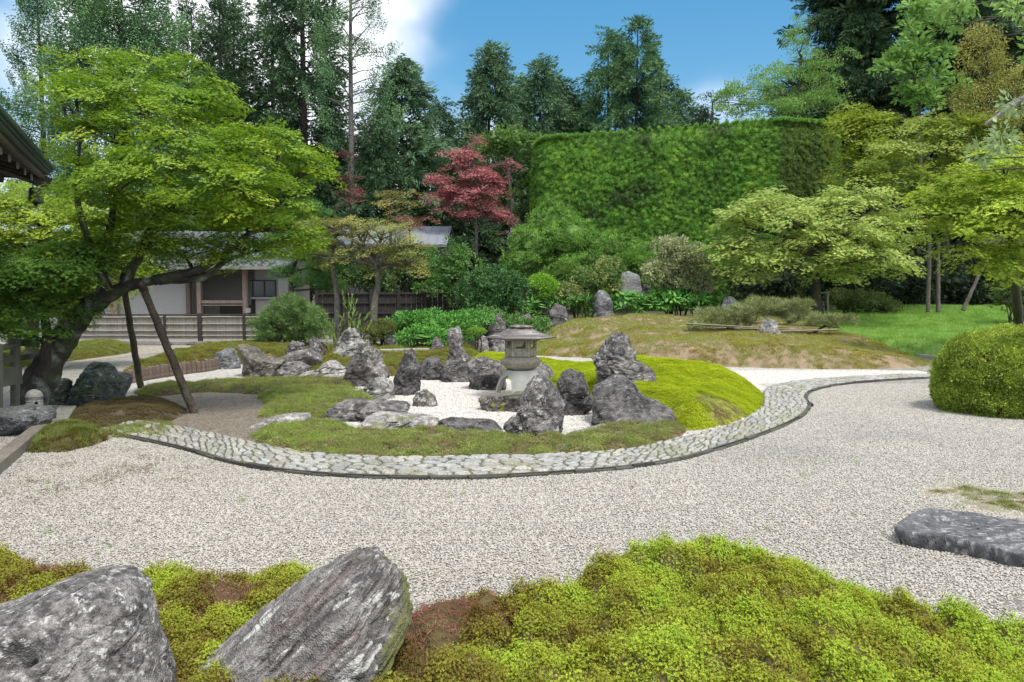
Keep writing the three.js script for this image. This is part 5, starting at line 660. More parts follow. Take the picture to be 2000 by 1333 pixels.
{ // reed fence with bamboo rails and dark posts
  setSeed(73);
  const d = 26.2, k = d / F, X = (px) => (px - 1000) * k, Y = (py) => D(1000, py, d).y, f = thing('reed_fence', V(X(330), 0, -d), 'weathered reed fence with dark posts and bamboo rails before the house', 'fence'), ox = f.position.x, yT = Y(617), yB = Y(662);
  for (const [a, b] of [[120, 319], [325, 386], [395, 474], [480, 520]]) { const m = new MB(); for (let x = X(a); x < X(b); x += 0.034) { const t = rr(0.8, 1.15), h = yT - yB + rr(-0.03, 0); m.box(0.03, h, rr(0.02, 0.035), V(x - ox, yB + h / 2, rr(-0.008, 0.008)), [0.4 * t, 0.37 * t, 0.33 * t]); } const p = part('reed_panel', m.geo(), M.wood, f); p.userData.kind = 'stuff'; for (const y of [619.5, 633, 646, 656]) part('bamboo_rail', new MB().tube([V(X(a) - ox, Y(y), 0.045), V(X((a + b) / 2) - ox, Y(y) + rr(-0.012, 0.012), 0.05), V(X(b) - ox, Y(y), 0.045)], 0.024, 7, mixStone([0.3, 0.27, 0.22], [0.45, 0.42, 0.36])).geo(), M.wood, p); }
  for (const [x, w, y] of [[322, 5, 614], [390.5, 8, 612], [477, 5, 612], [118, 5, 614]]) part('post', new MB().box(w * k, Y(y) + 0.05, 0.12, V(X(x) - ox, Y(y) / 2 - 0.025, 0.02), [0.035, 0.028, 0.025]).geo(), M.wood, f);
  part('top_rail', new MB().box(X(524) - X(116), 0.05, 0.11, V(X(320) - ox, yT + 0.03, 0), [0.05, 0.042, 0.038]).geo(), M.wood, f);
  for (let q = 0; q < 6; q++) part('base_board', new MB().box(0.95, 0.1, 0.05, V(X(170) + q * 1.02 - ox, 0.09 + rr(-0.02, 0.02), 0.1), mixStone([0.25, 0.24, 0.23], [0.38, 0.37, 0.35])).geo(), M.wood, f);
  for (let q = 0; q < 5; q++) part('footing_stone', new MB().add(new THREE.IcosahedronGeometry(0.12, 1).scale(1.3, 0.7, 1), mixStone([0.1, 0.1, 0.1], [0.2, 0.2, 0.2]), new THREE.Matrix4().setPosition(X(330 + q * 45) - ox, 0.05, 0.2)).geo(), M.rock, f);
}
{ // dark boarded fence behind the gnarled maple
  setSeed(74);
  const d = 29.5, k = d / F, X = (px) => (px - 1000) * k, Y = (py) => D(1000, py, d).y, f = thing('board_fence', V(X(800), 0, -d), 'dark stained board fence behind the gnarled maple', 'fence'), ox = f.position.x;
  for (let x = 620; x < 940; x += 10.2) part('board', new MB().box(10 * k - 0.012, Y(572) - Y(650), 0.03, V(X(x + 5) - ox, (Y(572) + Y(650)) / 2, rr(-0.004, 0.004)), woodC([0.022, 0.018, 0.016], [0.05, 0.042, 0.036])).geo(), M.wood, f);
  for (const y of [574, 592, 612]) part('rail', new MB().box(X(942) - X(618), 0.06, 0.05, V(X(780) - ox, Y(y), 0.045), [0.035, 0.03, 0.026]).geo(), M.wood, f); for (let x = 620; x < 945; x += 53) part('post', new MB().box(0.11, Y(566) + 0.1, 0.1, V(X(x) - ox, Y(566) / 2 - 0.05, 0.09), [0.03, 0.026, 0.022]).geo(), M.wood, f);
}
{ // corner of the hall roof that overhangs from the left
  setSeed(75);
  const c = V(-7.8, 3.74, -13), A = V(2, 0, 4.4).normalize(), B = V(-4.4, 0, 2).normalize(), h = thing('temple_hall', V(c.x, 0, c.z).addScaledVector(A, 4).addScaledVector(B, 4), 'temple hall whose dark eave corner with green copper edge juts into view', 'temple hall'), r = (p) => p.clone().sub(h.position), O = (a, b, y) => r(c.clone().addScaledVector(A, a).addScaledVector(B, b).add(V(0, y, 0)));
  const cop = (v) => mix3([0.035, 0.07, 0.06], [0.08, 0.14, 0.115], clamp(0.5 + 0.7 * fbm(v.x * 3, v.y * 9, v.z * 3, 4), 0, 1)), dk = woodC([0.03, 0.022, 0.018], [0.075, 0.058, 0.048]), LA = 9, LB = 11;
  const quad = (m, p, q, s, t, col2) => { const n = q.clone().sub(p).cross(t.clone().sub(p)).normalize(), i = [p, q, s, t].map((x) => m.vert(x, n, col2(x), x.x, x.z)); m.i.push(i[0], i[1], i[2], i[0], i[2], i[3]); };
  const roof = new MB(), up = 3.2; quad(roof, O(0, 0, 0.17), O(LA, 0, 0.17), O(LA, 5, up), O(5, 5, up), cop); quad(roof, O(0, LB, 0.17), O(0, 0, 0.17), O(5, 5, up), O(5, LB, up), cop); quad(roof, O(5, 5, up), O(LA, 5, up), O(LA, LB, up + 0.01), O(5, LB, up), cop); const rp = part('roof', roof.geo(), M.roof, h);
  for (const [y, o, t] of [[0.135, 0, 0.065], [0.08, 0.04, 0.045], [0.035, 0.07, 0.045]]) { part('roof_edge', new MB().bar(O(o, o, y), O(LA, o, y), 0.12, t, cop).geo(), M.roof, rp); part('roof_edge', new MB().bar(O(o, o + 0.062, y), O(o, LB, y), 0.12, t - 0.004, cop).geo(), M.roof, rp); }
  const rib = new MB(); for (let a = 0.5; a < LA; a += 0.42) { const m = Math.min(a, 5); rib.bar(O(a, 0, 0.19), O(a, m, 0.19 + (up - 0.17) * m / 5), 0.035, 0.05, cop); } part('roof_ribs', rib.geo(), M.roof, rp).userData.kind = 'stuff';
  part('fascia_board', new MB().bar(O(0.12, 0.12, -0.03), O(LA, 0.12, -0.03), 0.07, 0.08, mixStone([0.12, 0.095, 0.08], [0.2, 0.165, 0.14])).geo(), M.wood, h); part('fascia_board', new MB().bar(O(0.12, 0.16, -0.03), O(0.12, LB, -0.03), 0.07, 0.078, dk).geo(), M.wood, h);
  for (let a = 0.7; a < LA; a += 0.62) { part('rafter', new MB().bar(O(a, 0.22, -0.12), O(a, Math.min(a, 3), -0.12 + 0.28 * Math.min(a, 3)), 0.07, 0.09, dk).geo(), M.wood, h); part('rafter_tip', new MB().bar(O(a, 0.19, -0.12), O(a, 0.217, -0.12), 0.074, 0.094, [0.5, 0.48, 0.45]).geo(), M.plaster, h); }
  for (let b = 0.7; b < LB; b += 0.62) part('rafter', new MB().bar(O(0.22, b, -0.12), O(Math.min(b, 3), b, -0.12 + 0.28 * Math.min(b, 3)), 0.1, 0.12, dk).geo(), M.wood, h);
  const sof = new MB(), sy = -0.06; quad(sof, O(0.14, 0.14, sy), O(LA, 0.14, sy), O(LA, 4, sy + 1.1), O(4, 4, sy + 1.1), dk); quad(sof, O(0.14, LB, sy), O(0.14, 0.14, sy), O(4, 4, sy + 1.1), O(4, LB, sy + 1.1), dk); part('soffit', sof.geo(), M.wood, h);
  part('corner_beam', new MB().bar(O(0.05, 0.05, -0.12), O(3.4, 3.4, 0.8), 0.18, 0.16, dk).geo(), M.wood, h); part('wall', new MB().bar(O(3.2, 3.2, -1.4), O(LA, 3.2, -1.4), 0.2, 4.6, mixStone([0.4, 0.38, 0.34], [0.5, 0.48, 0.44])).geo(), M.plaster, h); part('wall', new MB().bar(O(3.2, 3.35, -1.4), O(3.2, LB, -1.4), 0.2, 4.6, mixStone([0.4, 0.38, 0.34], [0.5, 0.48, 0.44])).geo(), M.plaster, h); part('eave_beam', new MB().bar(O(0.6, 1.5, -0.02), O(LA, 1.5, -0.02), 0.18, 0.24, dk).geo(), M.wood, h); part('eave_beam', new MB().bar(O(1.5, 0.6, -0.02), O(1.5, LB, -0.02), 0.18, 0.236, dk).geo(), M.wood, h);
  for (const a of [3.2, 6]) part('pillar', new MB().tube([O(a, 3.05, -3.72), O(a, 3.05, -0.3)], 0.16, 16, dk).geo(), M.wood, h);
  // bronze wind bell
  const bp = D(67, 352, 12.4), k = 12.4 / F, b = thing('wind_bell', bp.clone(), 'dark bronze wind bell hanging from the eave corner', 'bell'), bc = (v) => mix3([0.03, 0.04, 0.038], [0.07, 0.09, 0.08], clamp(0.5 + fbm(v.x * 12, v.y * 12, v.z * 12, 3), 0, 1));
  part('bell_body', new MB().add(new THREE.LatheGeometry([[0.001, -14], [6, -14.2], [9.5, -16], [11, -20], [12, -30], [13.5, -38], [16, -43], [16, -44], [14.5, -43.6], [11, -36], [10, -22], [7, -17], [0.001, -16]].map(([x, y]) => new THREE.Vector2(x * k, y * k)), 24), bc).geo(), M.bronze, b);
  part('hanger', new MB().tube([V(0, 0.05, 0), V(0, -9 * k, 0)], 0.012, 8, bc).add(new THREE.TorusGeometry(4 * k, 0.01, 6, 16).translate(0, -11 * k, 0), bc).geo(), M.bronze, b);
  part('clapper', new MB().tube([V(0, -16 * k, 0), V(0, -46 * k, 0)], 0.006, 6, bc).add(new THREE.CylinderGeometry(5.5 * k, 3 * k, 9 * k, 6).scale(1, 1, 0.2).translate(0, -49 * k, 0), bc).geo(), M.bronze, b);
  const w1 = D(52, 345, 12.2), wire = thing('bell_wire', w1.clone(), 'thin dark wire looping from the eave past the bell', 'wire'); part('strand', new MB().tube(spline([w1, D(62, 357, 12.3), D(76, 364, 12.4), D(86, 362, 12.5), D(82, 350, 12.5)], 20).map((p) => p.sub(wire.position)), 0.008, 6, [0.03, 0.03, 0.03]).geo(), M.bark, wire);
}
{ // weathered rail at the left edge
  setSeed(76);
  const d = 10.6, at = (x, y, dz = 0) => D(x, y, d + dz), f = thing('wooden_railing', at(10, 795).setY(0), 'weathered green grey timber railing at the edge beside the maple trunk', 'railing'), r = (p) => p.clone().sub(f.position), gc = woodC([0.09, 0.1, 0.075], [0.2, 0.21, 0.165]);
  part('post', new MB().bar(r(at(29, 668)), r(at(29, 800)), 0.095, 0.095, gc).geo(), M.wood, f); part('post', new MB().bar(r(at(-6, 672, -0.8)), r(at(-6, 810, -0.8)), 0.1, 0.1, gc).geo(), M.wood, f);
  part('top_rail', new MB().tube(spline([r(at(-60, 684, -1)), r(at(0, 680, -0.5)), r(at(30, 673)), r(at(82, 668, 1.6))], 16), 0.04, 10, gc, 0.1).geo(), M.wood, f); part('middle_rail', new MB().bar(r(at(-60, 712, -0.9)), r(at(34, 699, 0.05)), 0.05, 0.1, gc).geo(), M.wood, f); part('middle_rail', new MB().bar(r(at(34, 700, 0.05)), r(at(90, 692, 1.5)), 0.045, 0.08, gc).geo(), M.wood, f);
  part('bottom_board', new MB().bar(r(at(-60, 748, -0.9)), r(at(40, 732, 0.1)), 0.05, 0.26, gc).geo(), M.wood, f); part('cap', new MB().box(0.12, 0.05, 0.12, r(at(29, 666)), gc).geo(), M.wood, f);
}

// ---------- trees and shrubs ----------
const CON = { blue: [[0.028, 0.05, 0.028], [0.045, 0.085, 0.042], [0.075, 0.12, 0.06]], dark: [[0.018, 0.034, 0.017], [0.03, 0.058, 0.027], [0.055, 0.09, 0.042]], mid: [[0.03, 0.065, 0.03], [0.05, 0.1, 0.045], [0.085, 0.14, 0.055]], grey: [[0.05, 0.075, 0.05], [0.08, 0.11, 0.065], [0.13, 0.15, 0.09]], fresh: [[0.085, 0.16, 0.035], [0.14, 0.25, 0.055], [0.21, 0.34, 0.085]] };
const MAP = { main: [[0.09, 0.17, 0.012], [0.16, 0.28, 0.015], [0.25, 0.37, 0.02], [0.33, 0.42, 0.03]], mid: [[0.06, 0.13, 0.02], [0.1, 0.21, 0.025], [0.17, 0.3, 0.03]], deep: [[0.04, 0.1, 0.018], [0.07, 0.16, 0.022], [0.12, 0.23, 0.03]], pale: [[0.17, 0.23, 0.055], [0.27, 0.34, 0.08], [0.4, 0.46, 0.125]], yellow: [[0.14, 0.2, 0.02], [0.24, 0.31, 0.025], [0.36, 0.4, 0.04]], lime: [[0.19, 0.27, 0.03], [0.3, 0.4, 0.04], [0.44, 0.51, 0.065]], red: [[0.19, 0.055, 0.065], [0.33, 0.11, 0.12], [0.46, 0.2, 0.2]], ochre: [[0.16, 0.15, 0.035], [0.26, 0.23, 0.06], [0.34, 0.3, 0.09]], olive: [[0.1, 0.1, 0.02], [0.16, 0.15, 0.03], [0.24, 0.22, 0.05]], rust: [[0.12, 0.05, 0.04], [0.2, 0.085, 0.06], [0.26, 0.13, 0.08]] };

tree('maple_tree', 'big leaning green maple propped on poles over the boulder', {
  d: 11, foot: 0, gain: 1.15, flat: 0.4, r: 0.25, tipR: 0.2, limb: 0.13, mossy: 0.16, lichen: 0.08, bark: [0.085, 0.078, 0.065], barkDark: [0.012, 0.011, 0.01], leaf: 'maple', size: 0.25, cols: MAP.main, layers: 0.26, dens: 3.6, thr: -0.18, gap: 0.5, patch: 0.7, twigs: 6, deep: 0.9, seed: 90,
  trunk: [[48, 800, -0.1], [82, 735, 0], [122, 664, 0.1], [165, 608, 0], [206, 580, 0], [250, 558, 0], [310, 547, 0]], mains: [[[196, 585], [208, 480], [226, 380, -0.2], [246, 230, -0.2]], [[240, 562], [285, 470], [325, 360, 0.2], [372, 200, 0.4]], [[300, 548], [390, 525, 0.1], [470, 470, 0.2], [560, 360, 0.4]], [[215, 575], [180, 490, -0.2], [150, 390, -0.4], [155, 280, -0.4]], [[310, 547], [400, 540, 0.2], [440, 510, 0.3], [500, 490, 0.5]]],
  pads: [[220, 150, 100, 60, 0.2], [150, 190, 75, 60, -0.3], [355, 150, 60, 55, 0.4], [300, 220, 120, 70, 0], [410, 200, 60, 60, 0.5], [200, 270, 90, 60, -0.4], [430, 290, 80, 55, 0], [350, 320, 110, 60, -0.6], [540, 300, 90, 65, 0.4], [600, 320, 40, 40, 0.6], [480, 370, 110, 60, -0.3], [560, 400, 60, 50, 0.5], [240, 370, 120, 60, -0.7, 1.1], [110, 150, 40, 40, 0.2, 0.6], [640, 330, 24, 30, 0.4, 0.6], [250, 520, 90, 26, 0.6, 0.7], [380, 420, 120, 60, 0.1], [180, 350, 44, 36, -0.4], [480, 450, 80, 45, 0.3], [290, 470, 110, 55, 0], [420, 500, 60, 24, 0.2, 1], [560, 455, 60, 35, 0.2], [470, 488, 90, 26, 0.5, 1.2], [600, 470, 50, 30, 0.6, 1], [350, 492, 80, 32, 0.5, 1], [540, 490, 50, 22, 0.8, 0.8], [205, 440, 70, 60, 0.3], [104, 232, 36, 30, 0, 0.4]] });
tree('maple_tree', 'low dark green maple boughs under the temple eave', { d: 10.4, r: 0.09, foot: 0.1, leaf: 'maple', size: 0.24, gain: 1.3, cols: MAP.mid, layers: 0.22, dens: 6, thr: -0.5, seed: 91, trunk: [[70, 760, 0.6], [90, 640, 0.3], [60, 560, 0]], pads: [[30, 540, 90, 50, 0], [120, 520, 90, 50, 0.1], [60, 610, 80, 45, 0.2], [140, 590, 60, 45, 0.5], [200, 500, 60, 35, 0.3], [-40, 570, 80, 80, 0], [20, 655, 50, 25, 0.6, 0.6]] });
tree('maple_tree', 'sunlit yellow green maple behind the wind bell', { d: 17, r: 0.14, leaf: 'maple', size: 0.36, cols: MAP.lime, layers: 0.35, dens: 5, seed: 92, trunk: [[60, 700, 0], [70, 560, 0], [80, 440, 0]], pads: [[30, 420, 80, 60, 0], [110, 440, 90, 60, 0], [60, 500, 110, 50, 0.4], [160, 500, 80, 60, 0.4], [-30, 480, 80, 80, 0], [200, 440, 60, 50, 1], [60, 570, 110, 40, 1], [150, 580, 80, 40, 1], [250, 530, 60, 40, 1.4], [0, 620, 60, 40, 1]] });
conifer('dawn_redwood', 'tall sparse feathery conifer behind the big leaning maple', { x: 225, y: -210, yb: 430, w: 165, d: 40, size: 0.95, cols: CON.mid, nb: 300, pw: 0.5, per: 1.9, thr: -0.4, droop: 0.12, limbs: true, tip: 0.1, leaf: 'finer', seed: 101, r: 0.4 });
conifer('dawn_redwood', 'sparse feathery conifer at the far edge behind the eave', { x: 70, y: -60, yb: 430, w: 75, d: 46, size: 0.9, cols: CON.mid, nb: 140, pw: 0.5, per: 1.6, thr: -0.3, droop: 0.1, limbs: true, leaf: 'finer', seed: 102 });
conifer('cypress_tree', 'narrow dark conifer with a twin tip left of the white cloud', { x: 372, y: 8, yb: 470, w: 62, d: 50, size: 0.8, cols: CON.dark, nb: 130, pw: 0.45, droop: 0.35, tip: 0.3, seed: 103 });
conifer('cypress_tree', 'slim dark conifer against the white cloud', { x: 428, y: -5, yb: 480, w: 55, d: 48, size: 0.8, cols: CON.dark, nb: 150, pw: 0.45, droop: 0.4, tip: 0.4, seed: 104 });
conifer('cypress_tree', 'slim dark conifer just right of the first slim one against the cloud', { x: 455, y: 12, yb: 480, w: 60, d: 52, size: 0.8, cols: CON.blue, nb: 150, pw: 0.5, droop: 0.4, tip: 0.4, seed: 105 });
conifer('spruce_tree', 'tall dense dark conifer rising out of the frame left of the bare trunk', { x: 585, y: -190, yb: 450, w: 92, d: 45, size: 0.9, cols: CON.dark, nb: 230, pw: 0.4, droop: 0.05, limbs: true, thr: -0.35, seed: 106, r: 0.36 });
conifer('spruce_tree', 'dark conifer between the slim conifers and the tall dense one', { x: 530, y: -80, yb: 460, w: 55, d: 50, size: 0.9, cols: CON.dark, nb: 150, pw: 0.5, droop: 0.1, seed: 107 });
conifer('larch_tree', 'thin tall tree with a bare grey trunk and scanty leaves', { x: 684, y: -150, yb: 330, w: 95, d: 41, size: 0.7, cols: CON.mid, nb: 120, pw: 0.4, per: 1.2, up: 0.7, thr: -0.1, droop: 0.35, start: 0.35, limbs: true, bark: [0.26, 0.24, 0.22], leaf: 'finer', seed: 108, r: 0.24 });
conifer('fir_tree', 'broad dark fir with level branches right of the bare trunk', { x: 785, y: 115, yb: 470, w: 120, d: 46, size: 0.85, cols: CON.blue, nb: 170, pw: 0.6, tier: 7, thr: -0.4, droop: -0.12, lift: 0.1, leaf: 'fir', limbs: true, seed: 109 });
conifer('cedar_tree', 'pointed cedar at the right edge of the white cloud', { x: 958, y: 96, yb: 400, w: 90, d: 56, size: 1.0, cols: CON.blue, nb: 200, pw: 0.62, seed: 110 });
conifer('cedar_tree', 'small cedar between the two pointed cedars', { x: 1015, y: 150, yb: 380, w: 50, d: 60, size: 1.0, cols: CON.mid, nb: 90, pw: 0.6, seed: 111 });
conifer('pine_tree', 'cedar with level tiers behind the red maple', { x: 1057, y: 118, yb: 400, w: 75, d: 57, size: 1.0, cols: CON.blue, nb: 160, pw: 0.65, tier: 9, thr: -0.25, droop: -0.05, seed: 112 });
conifer('cedar_tree', 'left one of the two tall cedars above the clipped hedge', { x: 1188, y: 58, yb: 330, w: 85, d: 58, size: 0.8, cols: CON.mid, nb: 190, pw: 0.55, thr: -0.12, seed: 113 });
conifer('cedar_tree', 'right and taller one of the two tall cedars above the clipped hedge', { x: 1246, y: 36, yb: 330, w: 85, d: 57, size: 0.8, cols: CON.mid, nb: 200, pw: 0.6, thr: -0.12, seed: 114 });
conifer('cedar_tree', 'small dull cedar right of the two tall cedars', { x: 1326, y: 176, yb: 330, w: 50, d: 62, size: 0.8, cols: CON.mid, nb: 100, pw: 0.6, seed: 115 });
conifer('cedar_tree', 'low bushy conifer filling the gap left of the two tall cedars', { x: 1120, y: 190, yb: 360, w: 70, d: 60, size: 1.0, cols: CON.mid, nb: 110, pw: 0.5, seed: 116 });
for (const [x, y, w, d, lab, sd] of [[730, 250, 80, 42, 'dense dark conifer below the broad fir', 117], [1092, 158, 60, 59, 'mid green conifer between the tiered cedar and the two tall cedars', 124], [1290, 150, 70, 60, 'mid green conifer at the right shoulder of the two tall cedars', 125], [1372, 214, 50, 61, 'low conifer peeping over the hedge left of the feathery tree', 126], [860, 200, 80, 54, 'dark conifer between the fir and the pointed cedar', 118], [900, 290, 90, 48, 'shaded conifer behind the left side of the red maple', 119], [1010, 260, 90, 50, 'shaded conifer behind the right side of the red maple', 120], [650, 280, 70, 47, 'shaded conifer behind the dark red shrub tree', 121], [480, 240, 80, 56, 'shaded conifer behind the right half of the leaning maple', 122], [300, 240, 90, 58, 'shaded conifer behind the top of the leaning maple', 123]])
  conifer('cedar_tree', lab, { x, y, yb: 560, w, d, size: 0.95, cols: CON.dark, nb: 150, pw: 0.5, seed: sd });
conifer('cedar_tree', 'huge nearly black cedar filling the upper right corner', { x: 1800, y: -420, yb: 330, w: 255, d: 52, size: 1.0, gain: 1.5, cols: CON.dark, nb: 420, pw: 0.5, per: 2.6, leaf: 'fir', droop: -0.3, thr: -0.75, start: 0.3, seed: 131, r: 0.5 });
conifer('cedar_tree', 'dark cedar low between the feathery tree and the bright leafy tree', { x: 1690, y: 20, yb: 380, w: 100, d: 49, size: 0.9, cols: CON.dark, nb: 200, pw: 0.5, leaf: 'fir', droop: -0.3, thr: -0.75, seed: 133 });
conifer('cedar_tree', 'second huge dark cedar beyond the right frame edge', { x: 2060, y: -400, yb: 330, w: 210, d: 50, size: 0.9, cols: CON.dark, nb: 300, pw: 0.5, leaf: 'fir', droop: -0.3, thr: -0.75, seed: 132, r: 0.5 });
tree('katsura_tree', 'fresh green feathery tree rising behind the right end of the hedge', { d: 46, r: 0.2, gain: 1.4, leaf: 'finer', size: 0.85, cols: CON.fresh, mode: 'layer', dens: 2.85, thr: -0.25, gap: 1.6, seed: 141, trunk: [[1560, 330], [1560, 200], [1565, 110]], pads: [[1560, 100, 32, 60], [1550, 160, 55, 55], [1600, 170, 40, 40], [1480, 190, 60, 40], [1430, 205, 45, 30], [1580, 215, 70, 30], [1500, 225, 80, 22], [1640, 120, 30, 25, 0, 0.5]] });
tree('ash_tree', 'small pale tree left of the fresh green feathery tree', { d: 52, r: 0.15, leaf: 'finer', size: 0.9, cols: CON.mid, dens: 1.2, thr: -0.1, seed: 142, trunk: [[1390, 300], [1392, 200]], pads: [[1390, 200, 26, 26], [1378, 222, 30, 18], [1425, 185, 30, 18, 0, 0.4]] });
tree('chestnut_tree', 'bright green leafy tree in front of the huge dark cedar', { d: 33, r: 0.12, gain: 1.5, leaf: 'leafy', size: 0.75, cols: CON.fresh, dens: 2.66, thr: -0.3, gap: 1.3, bark: [0.28, 0.26, 0.23], seed: 143, trunk: [[1800, 380], [1795, 230], [1805, 100]], pads: [[1810, 60, 45, 55], [1800, 130, 60, 50], [1840, 190, 50, 40], [1760, 150, 45, 45], [1790, 200, 45, 30], [1830, 20, 50, 30]] });
tree('oak_tree', 'ochre olive tree at the right below the overhanging leaves', { d: 30, r: 0.15, leaf: 'finer', mat: L.mid, mode: 'droop', size: 0.6, cols: [[0.15, 0.16, 0.04], [0.24, 0.24, 0.055], [0.34, 0.33, 0.09]], dens: 3.04, thr: -0.5, seed: 144, trunk: [[1940, 420], [1935, 250], [1930, 120]], pads: [[1920, 90, 40, 45], [1930, 150, 55, 50], [1900, 200, 40, 40], [1975, 190, 50, 60], [1930, 240, 60, 30]] });
tree('maple_tree', 'yellow green maple at the right end of the hedge', { d: 33, r: 0.1, gain: 1.25, leaf: 'maple', size: 0.6, cols: MAP.yellow, layers: 0.55, dens: 2.85, thr: -0.35, gap: 1.2, seed: 145, trunk: [[1690, 480], [1685, 360], [1680, 260]], pads: [[1670, 230, 55, 30], [1720, 240, 50, 30], [1690, 290, 65, 30], [1650, 260, 35, 40], [1660, 340, 45, 40], [1740, 300, 50, 25]] });
tree('maple_tree', 'green and ochre layered maple in the middle of the right slope', { d: 30, r: 0.1, gain: 1.25, leaf: 'maple', size: 0.55, cols: [...MAP.yellow.slice(0, 2), MAP.pale[1], MAP.yellow[2]], layers: 0.5, dens: 2.85, thr: -0.3, seed: 146, trunk: [[1850, 500], [1845, 400], [1850, 300]], pads: [[1800, 250, 55, 22], [1860, 245, 70, 30], [1750, 290, 60, 24], [1840, 300, 80, 28], [1920, 270, 60, 35], [1780, 350, 90, 24], [1880, 350, 80, 30], [1730, 335, 50, 25], [1950, 330, 60, 40]] });
tree('maple_tree', 'bright lime maple overhanging the lawn at the right edge', { d: 19, r: 0.15, gain: 1.3, leaf: 'mapleBig', size: 0.4, cols: MAP.lime, layers: 0.36, dens: 2.85, thr: -0.4, foot: 0.5, seed: 147, trunk: [[1990, 680, 4], [1985, 560, 2], [1970, 440, 0]], pads: [[1960, 330, 80, 50, 0], [1900, 370, 90, 40, 0.3], [1980, 400, 90, 50, -0.4], [1860, 430, 80, 40, 0.4], [1930, 460, 100, 45, 0], [2000, 490, 80, 50, 0], [1900, 500, 60, 30, 0.3, 0.7], [1960, 530, 60, 25, 0, 0.8], [1820, 390, 50, 30, 0.6], [2040, 360, 70, 60, 0]] });
tree('maple_tree', 'wide rounded pale green maple in front of the hedge', { d: 28, r: 0.2, gain: 1.5, leaf: 'mapleBig', size: 0.5, cols: MAP.pale, layers: 0, mode: 'layer', layers: 0.4, dens: 3.2, thr: -0.3, gap: 0.9, inner: 0.5, seed: 148, deep: 0.9, trunk: [[1600, 620], [1595, 560], [1600, 480]], pads: [[1490, 400, 60, 32, 0], [1440, 440, 50, 34, 0], [1420, 490, 46, 30, 0], [1540, 430, 60, 36, -0.6], [1610, 400, 60, 34, 0], [1680, 400, 66, 36, 0.3], [1740, 440, 55, 36, 0.3], [1660, 460, 80, 40, -0.8], [1580, 490, 70, 36, -0.8], [1760, 490, 50, 30, 0.4], [1500, 495, 50, 30, -0.6], [1700, 515, 70, 28, -0.4], [1460, 530, 50, 24, 0], [1620, 535, 60, 25, 0]] });
tree('red_maple', 'crimson red maple left of the clipped hedge', { d: 38, r: 0.1, gain: 1.3, inner: 0.2, leaf: 'maple', size: 0.55, cols: MAP.red, layers: 0, mode: 'layer', dens: 3.04, thr: -0.12, gap: 1.2, bark: [0.2, 0.18, 0.17], seed: 149, trunk: [[930, 500], [930, 430], [920, 340]], pads: [[905, 310, 40, 26], [930, 345, 55, 30], [870, 355, 40, 26], [965, 360, 36, 26], [910, 385, 70, 28], [940, 420, 60, 26, 0, 0.7], [860, 385, 30, 22], [990, 318, 22, 14], [932, 276, 15, 10], [985, 440, 30, 24, 0, 0.5]] });
tree('magnolia_tree', 'mid green broadleaf tree between the red maple and the hedge', { d: 41, r: 0.15, leaf: 'leafy', size: 0.7, cols: CON.fresh.slice(0, 2), dens: 3.23, thr: -0.5, bark: [0.3, 0.28, 0.25], seed: 150, trunk: [[1010, 500], [1000, 400], [990, 300]], pads: [[985, 285, 50, 26], [1020, 300, 40, 40], [960, 300, 30, 20], [1020, 380, 26, 60, 0, 0.7]] });
tree('red_maple', 'dark red slender maple beside the bare grey trunk', { d: 36, r: 0.08, leaf: 'maple', size: 0.45, cols: [[0.06, 0.02, 0.02], [0.13, 0.035, 0.035], [0.2, 0.08, 0.07]], dens: 1.1, thr: -0.1, seed: 151, trunk: [[690, 520], [685, 420], [680, 320]], pads: [[680, 300, 30, 12], [675, 350, 30, 22], [690, 385, 32, 24], [668, 400, 20, 14]] });
tree('maple_tree', 'small golden yellow maple between the bare trunk and the red maple', { d: 35, r: 0.07, leaf: 'maple', size: 0.42, cols: MAP.ochre, layers: 0.4, dens: 1.4, thr: -0.2, seed: 152, trunk: [[765, 520], [762, 430], [765, 380]], pads: [[760, 375, 28, 10], [780, 395, 36, 12], [750, 400, 22, 12], [775, 425, 30, 10], [805, 380, 16, 8]] });
tree('red_maple', 'low rusty red maple above the storehouse roof', { d: 34, r: 0.07, leaf: 'maple', size: 0.42, cols: MAP.rust, layers: 0.4, dens: 1.4, thr: -0.2, seed: 153, trunk: [[800, 520], [800, 450]], pads: [[800, 436, 45, 12], [770, 445, 25, 10], [830, 430, 20, 10]] });
tree('maple_tree', 'gnarled old maple with twisting bare boughs before the dark fence', { d: 25, foot: 0.1, r: 0.13, tipR: 0.5, limb: 0.55, twigs: 8, leaf: 'maple', size: 0.34, cols: [[0.12, 0.14, 0.03], [0.2, 0.21, 0.05], [0.28, 0.26, 0.08]], gain: 1.6, dens: 2.2, thr: -0.3, gap: 0.8, bark: [0.22, 0.2, 0.17], barkDark: [0.07, 0.06, 0.05], seed: 154, trunk: [[728, 632], [732, 590], [738, 555], [735, 520]], pads: [[690, 440, 55, 18], [750, 450, 60, 20], [660, 470, 50, 25], [790, 480, 50, 28], [720, 490, 60, 25], [660, 510, 40, 25, 0, 0.6], [810, 520, 32, 26, 0, 0.7], [610, 440, 35, 16], [745, 520, 50, 20, 0, 0.5]] });
tree('maple_tree', 'thin pale trunked tree left of the gnarled maple', { d: 25.6, foot: 0.1, r: 0.1, tipR: 0.5, limb: 0.5, twigs: 8, leaf: 'maple', size: 0.32, cols: MAP.olive, dens: 1.5, thr: -0.2, bark: [0.25, 0.23, 0.2], seed: 155, trunk: [[655, 640], [658, 580], [650, 520], [655, 460]], pads: [[650, 440, 40, 16], [640, 480, 30, 20], [680, 460, 30, 16], [625, 500, 20, 20]] });
